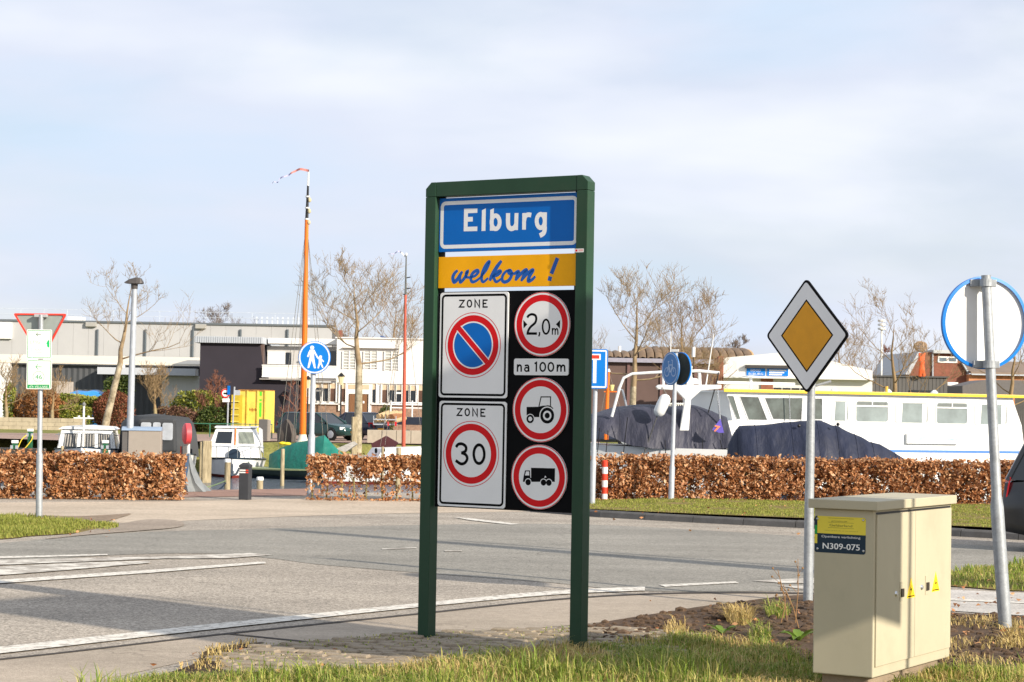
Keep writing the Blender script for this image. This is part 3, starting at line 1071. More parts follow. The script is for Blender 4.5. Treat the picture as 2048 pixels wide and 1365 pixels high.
# three round signs and the distance plate
def round_sign(cx, cy, ry):
    c = U(cx, cy)
    r = abs(U(cx, cy - ry)[1] - U(cx, cy + ry)[1]) / 2
    z = MB().fprism(bf, ell(c[0], c[1], r, r, 64), -0.010, 0.0005).build('round_sign', m_signwhite, town)
    mb = MB()
    ring(mb, bf, c[0], c[1], r - 0.007, r - 0.001, 0.005)
    ring(mb, bf, c[0], c[1], r * 0.72, r * 0.92, 0.005)
    mb.build('red_ring', m_signred, z, recalc=False)
    return z, c, r
z, c, r = round_sign(1084, 649, 64.5)
def C4(x, y):
    return U(1010 + x / 7.186, 570 + y / 7.186)
mb = MB()
strokes(mb, bf, C4, [([(320, 472), (345, 440), (388, 424), (436, 442), (450, 490), (432, 548), (370, 604), (334, 662), (326, 712)], 0.021), ('l', [(310, 701), (460, 701)], 0.021),
                     ('l', [(497, 680), (497, 712), (486, 742)], 0.014), ('e', 590, 603, 49, 102, 0.0165), ('l', [(682, 718), (682, 622)], 0.011),
                     ([(684, 660), (700, 632), (718, 640), (722, 675), (722, 718)], 0.011), ([(724, 660), (740, 632), (755, 640), (760, 675), (760, 718)], 0.011)], 0.005)
mb.fpoly(bf, [C4(265, 508), C4(322, 570), C4(268, 628)], 0.0075)
mb.fpoly(bf, [C4(793, 505), C4(733, 568), C4(790, 630)], 0.0075)
mb.build('lettering', m_signblack, z, recalc=False)
a0, t1 = C4(131, 1060)
a1, q0 = C4(912, 1303)
dp = MB().fprism(bf, rrect(a0, a1, q0, t1, 0.018), -0.010, 0.0005).build('distance_plate', m_signwhite, town)
mb = MB()
wl_ = 0.0145
strokes(mb, bf, C4, [('l', [(179, 1250), (182, 1143)], wl_), ([(184, 1185), (205, 1156), (228, 1164), (233, 1195), (233, 1250)], wl_), ('e', 311, 1216, 27, 26, wl_ * .9),
                     ([(342, 1250), (340, 1185), (326, 1158), (285, 1163)], wl_), ], 0.005)
mb.build('lettering', m_signblack, dp, recalc=False)
mb = MB()
strokes(mb, bf, C4, [('l', [(426, 1134), (452, 1118), (450, 1250)], wl_), ('e', 543, 1181, 38, 60, wl_), ('e', 660, 1181, 38, 60, wl_),
                     ('l', [(752, 1250), (755, 1146)], wl_), ([(757, 1190), (778, 1158), (800, 1166), (805, 1195), (805, 1250)], wl_), ([(807, 1190), (828, 1158), (852, 1166), (858, 1195), (858, 1250)], wl_)], 0.005)
mb.build('lettering', m_signblack, dp, recalc=False)
def C5(x, y):
    return U(1010 + x / 4.79, 745 + y / 4.79)
z, c, r = round_sign(1081, 820, 65)
mb = MB()
mb.fpoly(bf, [C5(*p) for p in [(207, 332), (322, 330), (362, 320), (405, 318), (395, 345), (352, 365), (338, 430), (275, 430), (272, 415), (245, 400), (222, 405), (212, 412), (207, 412)]], 0.0052)
strokes(mb, bf, C5, [('l', [(325, 332), (346, 236), (437, 236), (436, 322)], 0.0095), ([(400, 322), (435, 328), (460, 352)], 0.011)], 0.006)
k = 1 / 4.79 / 232.0
cw, cf = C5(405, 415), C5(242, 447)
disc(mb, bf, cw[0], cw[1], 74 * k, 0.0082)
disc(mb, bf, cw[0], cw[1], 26 * k, 0.0092)
disc(mb, bf, cf[0], cf[1], 40 * k, 0.0082)
sy = mb.build('tractor_symbol', m_signblack, z, recalc=False)
mb = MB()
disc(mb, bf, cw[0], cw[1], 84 * k, 0.0075)
ring(mb, bf, cw[0], cw[1], 27 * k, 45 * k, 0.009)
disc(mb, bf, cf[0], cf[1], 47 * k, 0.0075)
disc(mb, bf, cf[0], cf[1], 21 * k, 0.0095)
mb.build('symbol_gaps', m_signwhite, z, recalc=False)
z, c, r = round_sign(1078, 954.5, 65)
mb = MB()
mb.fpoly(bf, [C5(*p) for p in [(250, 915), (480, 920), (478, 1050), (172, 1050), (172, 1040), (180, 990), (192, 940), (240, 940), (243, 1010), (250, 1010)]], 0.0052)
for q in ((222, 1053), (369, 1056), (421, 1058)):
    w_ = C5(*q)
    disc(mb, bf, w_[0], w_[1], 29 * k, 0.0082)
mb.build('truck_symbol', m_signblack, z, recalc=False)
mb = MB()
mb.fpoly(bf, [C5(*p) for p in [(202, 950), (231, 950), (233, 988), (192, 988)]], 0.006)
mb.fpoly(bf, [C5(*p) for p in [(386, 990), (398, 1006), (376, 1012)]], 0.006)
for q in ((222, 1053), (369, 1056), (421, 1058)):
    w_ = C5(*q)
    disc(mb, bf, w_[0], w_[1], 36 * k, 0.007)
mb.build('symbol_gaps', m_signwhite, z, recalc=False)
# small white and red sticker on the right post
a0, q1 = ts.uv(1149.5, 498)
st = MB().fbox(ts, a0, a0 + 0.085, q1 - 0.03, q1, -0.001, 0.0002).build('sticker', m_white, town)
mb = MB()
mb.fpoly(ts, [(a0 + .006, q1 - .024), (a0 + .026, q1 - .024), (a0 + .026, q1 - .006), (a0 + .006, q1 - .006)], 0.003)
mb.fpoly(ts, [(a0 + .034, q1 - .012), (a0 + .078, q1 - .012), (a0 + .078, q1 - .008), (a0 + .034, q1 - .008)], 0.003)
mb.fpoly(ts, [(a0 + .034, q1 - .021), (a0 + .078, q1 - .021), (a0 + .078, q1 - .017), (a0 + .034, q1 - .017)], 0.003)
mb.build('red_print', m_signred, st, recalc=False)

# ------------------------------------------------------------------ priority diamond
D0 = gnd(1616, 1205, 0.0)
dia = thing('priority_sign', D0, 'white and yellow diamond priority sign on a galvanised pole behind the cabinet', 'road sign')
top = at(1626, 590, D0.y + 0.02)
MB().tube([D0 + Vector((0, 0, -0.2)), D0 + Vector((0, 0, 1.0)), top], [0.052, 0.05, 0.036], 16).build('pole', m_galv, dia, smooth=True)
DA = math.radians(45)
df = Frame(Vector((D0.x, D0.y, 0)) + Vector((-math.sin(DA), -math.cos(DA), 0)) * 0.085 + Vector((0.04, 0, 0)), DA)
def dpoly(k):
    c = (1614, 671.5)
    return [df.uv(c[0] + (x - c[0]) * k, c[1] + (y - c[1]) * k) for x, y in ((1612, 557), (1697, 670), (1613, 788), (1532, 672))]
def rounded(P, f=0.06, n=4):
    out = []
    m = len(P)
    for i in range(m):
        p0, p, p1 = Vector(P[i - 1]), Vector(P[i]), Vector(P[(i + 1) % m])
        a, b = p.lerp(p0, f), p.lerp(p1, f)
        for j in range(n + 1):
            t = j / n
            q = a * (1 - t) ** 2 + p * 2 * t * (1 - t) + b * t * t
            out.append((q.x, q.y))
    return out
pl = MB().fprism(df, rounded(dpoly(1.0)), -0.028, 0.0).build('plate', m_signblack, dia, bevel=0.002)
MB().fpoly(df, rounded(dpoly(0.945), 0.045), 0.002).build('white_field', m_signwhite, pl, recalc=False)
MB().fpoly(df, dpoly(0.635), 0.0035).build('black_line', m_signblack, pl, recalc=False)
MB().fpoly(df, dpoly(0.595), 0.005).build('yellow_field', mat('diamond_yellow', (218, 152, 14), rough=0.42, var=0.07, vs=5, fine=0.04, fs=150), pl, recalc=False)
for py in (606, 772):
    q = at(1622, py, D0.y + 0.01)
    MB().lathe(q + Vector((0, 0, -0.025)), [(0.05, 0), (0.05, 0.05)], 12).build('clamp', m_galv, dia)
q = at(1632, 772, D0.y)
MB().tube([q, q + Vector((0.16, 0.02, 0.05))], 0.014, 6).build('bracket', m_galv, dia)

# ------------------------------------------------------------------ round sign seen from behind
R0 = gnd(2008, 1257, 0.0)
rs = thing('round_sign_back', R0, 'round sign seen from its white back with blue rim on leaning grey pole', 'road sign')
Yr = R0.y
P0, P1, P2, P3 = at(2011, 1262, Yr), at(1994, 1015, Yr), at(1993, 990, Yr), at(1972, 551, Yr)
MB().tube([P0 + (P0 - P1) * 0.15, P0, P1, P2, P3], [0.063, 0.062, 0.062, 0.048, 0.046], 20).build('pole', m_galv, rs, smooth=True)
RA = math.radians(-14)
cR = at(1968, 646, Yr + 0.14)
ax = Vector((math.sin(RA), math.cos(RA), 0.03)).normalized()
rr = abs((at(1968, 553, Yr + .14) - at(1968, 739, Yr + .14)).z) / 2
dk = MB().lathe(cR, [(rr - 0.012, 0), (rr - 0.012, 0.004)], 72, axis=ax).build('disc', m_white, rs)
a_ = ax.orthogonal().normalized()
b_ = ax.cross(a_)
mb = MB()
def rimring(r, h):
    return [cR + ax * h + (a_ * math.cos(2 * math.pi * i / 72) + b_ * math.sin(2 * math.pi * i / 72)) * r for i in range(72)]
mb.loft([rimring(rr - 0.030, -0.030), rimring(rr, -0.026), rimring(rr, 0.012), rimring(rr - 0.011, 0.012), rimring(rr - 0.030, -0.030)], capa=False, capb=False)
mb.build('rim', m_signblue2, dk)
for py in (566, 729):
    q = at(1972 + (py - 551) * 0.04, py, Yr)
    MB().lathe(q + Vector((0, 0, -0.035)), [(0.062, 0), (0.062, 0.07)], 14).build('clamp', m_galv, rs)
    MB().bx(-0.14, 0.11, 0.05, 0.10, -0.035, 0.035, o=q).build('clamp_bar', m_galv, rs, bevel=0.006)
q = at(1916, 651, Yr + 0.13)
mb = MB().bx(-0.07, 0.07, 0, 0.002, -0.05, 0.03, o=q)
stk = mb.build('sticker', m_white, rs)
MB().tube([q + Vector((-0.04 + 0.018 * math.cos(t), -0.003, 0.008 + 0.018 * math.sin(t))) for t in [i * 6.283 / 12 for i in range(12)]], 0.003, 4, closed=True).build('green_print', mat('print_green', (40, 170, 90), var=0.05), stk)
MB().bx(0.0, 0.05, -0.003, -0.001, -0.035, -0.02, o=q).build('orange_print', mat('print_orange', (236, 170, 110), var=0.05), stk)

# ------------------------------------------------------------------ street cabinet
CA = math.radians(32)
m_cab = mat('cabinet_cream', (178, 170, 145), rough=0.6, var=0.04, vs=1.6, dirt=0.14, stretch=(1.4, 1.4, 0.5), bump=0.05, bs=220)
ZB = 0.13
CC = gnd(1745, 1357, ZB)
rd = Vector((math.sin(CA), math.cos(CA), 0))      # along the door side, away from the viewer
ld = Vector((-math.cos(CA), math.sin(CA), 0))     # along the narrow side
def solve(dirv, px):
    lo, hi = 0.0, 4.0
    for _ in range(60):
        m_ = (lo + hi) / 2
        p = CC + dirv * m_
        q = (p - EYE)
        x = PW / 2 + F * q.dot(cam_rt) / q.dot(fwd)
        if (x < px) == (dirv.x > 0):
            lo = m_
        else:
            hi = m_
    return lo
LR, LLn = solve(rd, 1899), solve(ld, 1625)
print('cabinet', LR, LLn)
d_ = ray(1745, 1022)
HB = (EYE + d_ * (CC.y / d_.y)).z - ZB
cab = thing('street_cabinet', (CC.x, CC.y, 0), 'cream steel street lighting cabinet with yellow and blue notice plate', 'cabinet')
# frames: narrow face and door face
nf = Frame((CC.x, CC.y, 0), 0)
nf.u, nf.n = -ld, -rd            # u runs from left to the front corner
nf.o = Vector((CC.x, CC.y, 0)) + ld * LLn
dfm = Frame((CC.x, CC.y, 0), 0)
dfm.u, dfm.n = rd.copy(), -ld
def corner(a, b, z):
    return CC * 1.0 + rd * a + ld * b + Vector((0, 0, z - CC.z))
MB().prism([corner(0, 0, ZB), corner(LR, 0, ZB), corner(LR, LLn, ZB), corner(0, LLn, ZB)], (0, 0, HB)).build('body', m_cab, cab, bevel=0.008)
o_ = 0.035
lidz = ZB + HB + 0.002
lid = MB().prism([corner(-o_, -o_, lidz), corner(LR + o_, -o_, lidz), corner(LR + o_, LLn + o_, lidz), corner(-o_, LLn + o_, lidz)], (0, 0, 0.066)).build('lid', m_cab, cab, bevel=0.006)
mb = MB().prism([corner(0.05, 0.05, -0.1), corner(LR - 0.12, 0.05, -0.1), corner(LR - 0.12, LLn - 0.05, -0.1), corner(0.05, LLn - 0.05, -0.1)], (0, 0, ZB + 0.098))
mb.build('plinth', mat('plinth_concrete', (140, 124, 104), rough=0.95, var=0.2, vs=5, dirt=0.3, bump=0.4, bs=60), cab, bevel=0.01)
mid = LR * 0.5
for (s0, s1) in ((0.03, mid - 0.003), (mid + 0.003, LR - 0.02)):
    MB().fbox(dfm, s0, s1, ZB + 0.075, ZB + HB - 0.03, 0.001, 0.012).build('door', m_cab, cab, bevel=0.003)
MB().fbox(dfm, 0.03, LR - 0.02, ZB + HB - 0.028, ZB + HB - 0.014, 0.0005, 0.003).build('door_gap', m_black, cab)
m_wyel = mat('warning_yellow', (244, 206, 20), rough=0.4, var=0.04)
for (px, py) in ((1821.5, 1196), (1871, 1183)):
    s_, z_ = dfm.uv(px, py, 0.012)
    w_ = MB().fprism(dfm, [(s_ - 0.085, z_), (s_ + 0.085, z_), (s_, z_ + 0.15)], 0.012, 0.0135).build('warning_label', m_wyel, cab)
    mb = MB()
    mb.fpoly(dfm, [(s_ - 0.072, z_ + 0.008), (s_ + 0.072, z_ + 0.008), (s_ + 0.067, z_ + 0.016), (s_ - 0.067, z_ + 0.016)], 0.0145)
    mb.fpoly(dfm, [(s_ + 0.012, z_ + 0.1), (s_ - 0.018, z_ + 0.055), (s_ + 0.004, z_ + 0.058), (s_ - 0.006, z_ + 0.022), (s_ + 0.022, z_ + 0.07), (s_, z_ + 0.068)], 0.0145)
    mb.build('bolt_print', m_signblack, w_, recalc=False)
    k_, kz = s_ - 0.19, z_ + 0.06
    lk_ = MB().fbox(dfm, k_ - 0.035, k_ + 0.035, kz - 0.07, kz + 0.07, 0.012, 0.016).build('lock_plate', m_cab, cab)
    MB().fbox(dfm, k_ - 0.022, k_ + 0.03, kz - 0.04, kz + 0.02, 0.016, 0.024).build('lock', mat('lock_dark', (70, 62, 50), rough=0.4, metal=0.6, var=0.2), lk_)
    MB().lathe(dfm.p(k_ - 0.11, kz - 0.01, 0.012), [(0.022, 0), (0.014, 0.012)], 10, axis=dfm.n).build('knob', m_chrome, cab, smooth=True)
# notice plate on the narrow side
def CN(x, y, c=0.004):
    return nf.uv(1610 + x / 11.37, 1010 + y / 11.37, c)
a0, q1 = CN(218, 265)
a1, q0 = CN(1372, 1112)
q1, q0 = (CN(218, 255)[1] + CN(1370, 290)[1]) / 2, (CN(218, 1085)[1] + CN(1370, 1128)[1]) / 2
npz = MB().fprism(nf, rrect(a0, a1, q0, q1, 0.018), -0.002, 0.0004).build('notice_plate', mat('plate_navy', (8, 40, 58), rough=0.35, var=0.06), cab)
hh = q1 - q0
ym = q1 - hh * 0.475
mb = MB()
x0 = a0 + (a1 - a0) * 0.055
mb.fpoly(nf, [(x0, ym), (a1, ym), (a1, q1 - 0.018), (a1 - 0.005, q1 - 0.006), (a1 - 0.018, q1), (x0, q1)], 0.005)
mb.fpoly(nf, [(a0, q0 + hh * 0.245), (x0, q0 + hh * 0.245), (x0, q0 + hh * 0.5 - 0.002), (a0, q0 + hh * 0.5 - 0.002)], 0.005)
mb.build('yellow_field', mat('plate_yellow', (222, 204, 66), rough=0.35, var=0.04), npz, recalc=False)
MB().fpoly(nf, [(a0, q0 + hh * 0.5), (x0 - .001, q0 + hh * 0.5), (x0 - .001, q1 - hh * 0.26), (a0, q1 - hh * 0.26)], 0.005).build('green_field', mat('plate_green', (30, 150, 60), rough=0.35, var=0.04), npz, recalc=False)
def boxat(x0, y0, x1, y1):
    ax_, ay_ = CN(x0, y0)
    bx_, by_ = CN(x1, y1)
    return ax_, bx_, by_, ay_
mb = MB()
textmesh(mb, nf, 'Openbare verlichting', *boxat(372, 685, 1255, 800), 0.0065)
bx4 = boxat(400, 862, 1240, 1045)
for dx in (-0.0012, 0.0012):
    textmesh(mb, nf, 'N309-075', bx4[0] + dx, bx4[1] + dx, bx4[2], bx4[3], 0.0065 + dx * 0.2)
mb.build('white_lettering', m_signwhite, npz, recalc=False)
mb = MB()
textmesh(mb, nf, 'provincie', *boxat(605, 350, 950, 412), 0.0065)
textmesh(mb, nf, 'Gelderland', *boxat(555, 435, 1070, 515), 0.0065)
textmesh(mb, nf, 'Afdeling Beheer en Onderhoud', *boxat(435, 570, 1195, 625), 0.0065)
for yy in (322, 418, 540):
    ax_, bx_, by_, ay_ = boxat(520, yy, 1105, yy + 8)
    mb.fpoly(nf, [(ax_, by_), (bx_, by_), (bx_, by_ + 0.0018), (ax_, by_ + 0.0018)], 0.0065)
mb.build('dark_lettering', mat('plate_print', (70, 74, 40), var=0.05), npz, recalc=False)
for (x, y) in ((280, 315), (1322, 350), (280, 995), (1325, 1052)):
    a_, b_ = CN(x, y)
    MB().lathe(nf.p(a_, b_, 0.004), [(0.009, 0), (0.005, 0.005)], 10, axis=nf.n).build('screw', m_chrome, npz, smooth=True)
# ------------------------------------------------------------------ smaller road signs and street furniture
def pole_sign(name, base, label, cat, top, r0, r1, mt=None, collar=None):
    t = thing(name, base, label, cat)
    pts = [base + Vector((0, 0, -0.2)), base]
    rad = [r0, r0]
    if collar is not None:
        c = base.lerp(top, collar)
        pts += [c, c.lerp(top, 0.02)]
        rad += [r0, r1]
    pts.append(top)
    rad.append(r1)
    MB().tube(pts, rad, 14).build('pole', mt or m_galv2, t, smooth=True)
    return t

# give-way sign seen from behind with cycle route plates
B = gnd(78, 1037, 0.012)
gw = pole_sign('give_way_sign', B, 'grey back of triangular red rimmed sign above two green and white cycle route plates', 'road sign', at(82, 630, B.y), 0.056, 0.042, m_galv, 0.31)
tf = Frame(Vector((B.x, B.y, 0)) + Vector((0, 0.09, 0)), math.radians(3))
P = [tf.uv(27, 627), tf.uv(134, 628), tf.uv(84, 722)]
pts = rounded(P, 0.05)
tri = MB().fprism(tf, pts, -0.006, 0.0).build('plate', mat('plate_back', (150, 158, 152), rough=0.5, metal=0.2, var=0.08, vs=4), gw)
cx, cy = sum(p[0] for p in P) / 3, sum(p[1] for p in P) / 3
inn = [(cx + (x - cx) * 0.9, cy + (y - cy) * 0.9) for x, y in pts]
mb = MB()
n = len(pts)
A_ = [tf.p(x, y, 0.022) for x, y in pts] + [tf.p(x, y, 0.022) for x, y in inn] + [tf.p(x, y, -0.012) for x, y in pts] + [tf.p(x, y, -0.012) for x, y in inn]
mb.add(A_, [(i, (i + 1) % n, n + (i + 1) % n, n + i) for i in range(n)] + [(i, (i + 1) % n, 2 * n + (i + 1) % n, 2 * n + i) for i in range(n)] + [(n + i, n + (i + 1) % n, 3 * n + (i + 1) % n, 3 * n + i) for i in range(n)])
mb.build('red_rim', mat('rim_red', (226, 62, 46), rough=0.4, var=0.05), tri)
q = at(82, 632, B.y)
MB().bx(-0.11, 0.11, -0.03, 0.06, -0.025, 0.025, o=q).build('clamp', m_alu, gw, bevel=0.008)
pf = Frame(Vector((B.x, B.y, 0)) + Vector((0, -0.075, 0)), math.radians(4))
m_pgreen = mat('route_green', (0, 150, 78), rough=0.4, var=0.08)
m_pgreen2 = mat('route_green_faded', (150, 190, 165), rough=0.4, var=0.1)
def CP(x, y):
    return pf.uv(20 + x / 7.183, 610 + y / 7.183)
def route_plate(y0, y1):
    a0, t1 = CP(243, y0)
    a1, q0 = CP(594, y1)
    p = MB().fprism(pf, rrect(a0, a1, q0, t1, 0.02), -0.005, 0.0).build('route_plate', m_white, gw)
    mb = MB()
    rrframe(mb, pf, a0 + .014, a1 - .014, q0 + .014, t1 - .014, 0.014, 0.009, 0.002)
    mb.build('border', m_pgreen, p, recalc=False)
    return p
p1 = route_plate(352, 778)
mb = MB()
strokes(mb, pf, CP, [('l', [(445, 425), (378, 427)], 0.009), ('l', [(405, 397), (376, 427), (405, 452)], 0.009)], 0.003)
mb.build('arrow', mat('arrow_dark_green', (20, 92, 50), var=0.1), p1, recalc=False)
mb = MB()
a0, a1, b0, b1 = CP(292, 560)[0], CP(432, 560)[0], CP(292, 560)[1], CP(292, 512)[1]
textmesh(mb, pf, 'LF9a', a0, a1, b0, b1, 0.003)
textmesh(mb, pf, 'NAP', CP(358, 655)[0], CP(452, 655)[0], CP(358, 660)[1], CP(358, 632)[1], 0.003)
textmesh(mb, pf, 'route', CP(372, 690)[0], CP(455, 690)[0], CP(372, 694)[1], CP(372, 674)[1], 0.003)
mb.build('lettering', m_pgreen2, p1, recalc=False)
mb = MB()
mb.fpoly(pf, [CP(*p) for p in [(566, 505), (545, 512), (522, 555), (535, 580), (528, 590), (545, 612), (566, 616)]], 0.003)
mb.fpoly(pf, [CP(*p) for p in [(543, 488), (553, 490), (553, 498), (543, 497)]], 0.003)
mb.build('green_emblem', mat('emblem_green', (0, 176, 96), var=0.1), p1, recalc=False)
mb = MB().fpoly(pf, [CP(*p) for p in [(285, 602), (316, 600), (322, 640), (324, 758), (304, 758), (300, 640)]], 0.003)
mb.build('blue_streak', mat('streak_blue', (190, 210, 240), var=0.1), p1, recalc=False)
p2 = route_plate(786, 1216)
mb = MB()
strokes(mb, pf, CP, [('l', [(458, 892), (372, 892)], 0.01), ('l', [(406, 852), (370, 892), (406, 932)], 0.01), ('e', 410, 1033, 80, 77, 0.006)], 0.003)
textmesh(mb, pf, '46', CP(360, 1040)[0], CP(462, 1040)[0], CP(360, 1066)[1], CP(360, 1004)[1], 0.004)
mb.fpoly(pf, [CP(*p) for p in [(255, 1147), (563, 1147), (563, 1193), (255, 1193)]], 0.0035)
mb.build('green_print', m_pgreen, p2, recalc=False)
mb = MB()
textmesh(mb, pf, 'VELUWE', CP(358, 1040)[0], CP(545, 1040)[0], CP(0, 1188)[1], CP(0, 1155)[1], 0.0048)
strokes(mb, pf, CP, [('e', 290, 1180, 11, 10, 0.004), ('e', 325, 1180, 11, 10, 0.004), ('l', [(290, 1180), (303, 1160), (320, 1160), (325, 1180)], 0.004)], 0.0052)
mb.build('white_print', m_white, p2, recalc=False)

# pedestrian sign behind the middle hedge
Yp = 43.2
B = Vector((at(622, 912, Yp).x, Yp, 0.0))
ps = pole_sign('pedestrian_sign', B, 'round blue footpath sign with white adult and child on thin pole', 'road sign', at(628, 688, Yp), 0.075, 0.055, m_galv2, 0.4)
kf = Frame(Vector((B.x, Yp - 0.09, 0)), math.radians(8))
def CK(x, y):
    return kf.uv(590 + x / 13.65, 670 + y / 13.65)
c = CK(532, 618)
r = abs(CK(532, 172)[1] - CK(532, 1066)[1]) / 2
pd = MB().fprism(kf, ell(c[0], c[1], r, r, 56), -0.03, 0.0).build('plate', m_signblue2, ps)
mb = MB()
ring(mb, kf, c[0], c[1], r * 0.885, r * 0.965, 0.003)
mb.fpoly(kf, [CK(*p) for p in [(405, 405), (525, 405), (522, 600), (568, 915), (520, 915), (458, 690), (385, 912), (340, 905), (400, 620)]], 0.003)
mb.fpoly(kf, [CK(*p) for p in [(650, 650), (720, 640), (735, 700), (722, 745), (775, 895), (745, 908), (688, 795), (648, 920), (612, 910), (650, 760)]], 0.003)
mb.fpoly(kf, [CK(*q) for q in ell(468, 348, 55, 52, 20)], 0.0035)
mb.fpoly(kf, [CK(*q) for q in ell(698, 602, 41, 40, 20)], 0.0035)
w_ = 0.034
strokes(mb, kf, CK, [('l', [(420, 425), (385, 490), (348, 605)], w_), ('l', [(515, 425), (555, 510), (610, 610), (650, 655)], w_), ('l', [(715, 660), (782, 738)], w_ * .8)], 0.004)
mb.build('white_symbol', m_signwhite, pd, recalc=False)

# dead end sign right of the town sign
B = gnd(1184, 1018, 0.012)
de = pole_sign('dead_end_sign', B, 'blue rectangular dead end sign with white T and red bar half behind green post', 'road sign', at(1193, 705, B.y), 0.058, 0.045, m_galv2, 0.3)
ef = Frame(Vector((B.x, B.y - 0.09, 0)), math.radians(10))
a1, t1 = ef.uv(1216, 699)
q0 = ef.uv(1212, 778)[1]
a0 = 2 * ef.uv(1189.5, 740)[0] - a1
dp = MB().fprism(ef, rrect(a0, a1, q0, t1, 0.04), -0.02, 0.0).build('plate', m_signblue2, de)
mb = MB()
rrframe(mb, ef, a0 + .018, a1 - .018, q0 + .018, t1 - .018, 0.035, 0.03, 0.003)
ac = (a0 + a1) / 2
mb.fbox(ef, ac - 0.034, ac + 0.034, q0 + 0.11, t1 - 0.18, 0.002, 0.003)
mb.fbox(ef, ac - 0.115, ac + 0.115, t1 - 0.215, t1 - 0.095, 0.0025, 0.0036)
mb.build('white_tee', m_signwhite, dp, recalc=False)
MB().fbox(ef, ac - 0.088, ac + 0.088, t1 - 0.19, t1 - 0.12, 0.0036, 0.005).build('red_bar', mat('bar_red', (222, 60, 40), rough=0.4, var=0.05), dp)

# double cycle path sign
B = gnd(1342, 1005, 0.012)
cs = pole_sign('cycle_path_sign', B, 'pair of round blue cycle path signs back to back on one thin pole', 'road sign', at(1352, 702, B.y), 0.062, 0.045, m_galv2, 0.23)
for (side, px, lab) in ((-1, 1346, None), (1, 1358, None)):
    an = math.radians(64)
    nrm = Vector((-math.sin(an), -math.cos(an), 0)) if side < 0 else Vector((math.sin(math.radians(58)), math.cos(math.radians(58)), 0))
    c = at(px, 738, B.y) + nrm * 0.07
    rr = 0.36
    ax_, bx_ = nrm.orthogonal().normalized(), None
    pl = MB().lathe(c, [(rr, -0.03), (rr, 0.0)], 48, axis=nrm).build('plate', m_signblue2 if side > 0 else mat('sign_mid_blue', (58, 112, 172), rough=0.45, var=0.05), cs)
    if side < 0:
        cfm = Frame(c, an)
        mb = MB()
        ring(mb, cfm, 0, 0, rr * .88, rr * .93, 0.003)
        ring(mb, cfm, -0.14, -0.07, 0.085, 0.1, 0.003, 24)
        ring(mb, cfm, 0.14, -0.07, 0.085, 0.1, 0.003, 24)
        for q in ([(-0.14, -0.07), (-0.06, 0.08), (0.09, 0.08), (0.14, -0.07)], [(-0.06, 0.08), (0.02, -0.08), (0.09, 0.08)], [(-0.02, -0.08), (-0.09, 0.15), (-0.05, 0.16)], [(0.09, 0.06), (0.09, 0.17), (0.05, 0.19)]):
            ribbon(mb, cfm, q, 0.016, 0.0034)
        mb.build('white_symbol', mat('sign_pale', (170, 190, 215), rough=0.45, var=0.05), pl, recalc=False)
    else:
        MB().lathe(c, [(rr - .02, -0.034), (rr - .02, -0.031)], 40, axis=nrm).build('dark_back', mat('plate_back_dark', (52, 54, 44), rough=0.6, var=0.2), pl)
q = at(1350, 702, B.y)
MB().bx(-0.08, 0.08, -0.08, 0.08, -0.03, 0.03, o=q).build('clamp', m_alu, cs, bevel=0.01)

# red and white striped post
B = gnd(1209, 1000, 0.016)
bp_ = thing('striped_post', B, 'red and white striped marker post in front of the beech hedge', 'bollard')
zt = at(1209, 921, B.y).z
m_bred = mat('post_red', (214, 62, 36), rough=0.5, var=0.08)
n = 6
for i in range(n):
    z0, z1 = zt * i / n, zt * (i + 1) / n
    red = (n - 1 - i) % 2 == 0
    pr = [(0.062, z0 - B.z), (0.062, z1 - B.z)] if i < n - 1 else [(0.062, z0 - B.z), (0.062, z1 - 0.02 - B.z), (0.04, z1 - B.z)]
    MB().lathe(B, pr, 16).build('red_band' if red else 'white_band', m_bred if red else m_white, bp_, smooth=True)
MB().lathe(B, [(0.075, 0), (0.072, 0.015)], 16).build('foot', m_bred, bp_)

# black bollard in the hedge gap
B = gnd(490, 999, 0.012)
bo = thing('bollard', B, 'square black bollard with faceted cap and red white bands at the quay', 'bollard')
zt = at(490, 927, B.y).z
w_ = 0.105
M_ = Matrix.Rotation(math.radians(-12), 3, 'Z')
MB().bx(-w_, w_, -w_, w_, -0.05, zt - 0.10, M_, B).build('body', mat('bollard_black', (52, 54, 58), rough=0.6, var=0.12), bo, bevel=0.012)
mb = MB()
def sq(w, z):
    return [B + M_ @ Vector((x * w, y * w, z)) for x, y in ((-1, -1), (1, -1), (1, 1), (-1, 1))]
mb.loft([sq(w_ * 1.04, zt - 0.098), sq(w_ * 1.04, zt - 0.05), sq(w_ * 0.45, zt)])
mb.build('cap', _mats['bollard_black'], bo)
for z0, z1 in ((zt - 0.165, zt - 0.14), (zt - 0.21, zt - 0.185)):
    for (x0, x1, mt) in ((-w_ + .01, 0.035, m_white), (0.04, w_ - .01, m_bred)):
        MB().bx(x0, x1, -w_ - 0.004, -w_ + 0.01, z0, z1, M_, B).build('reflector_band', mt, bo)

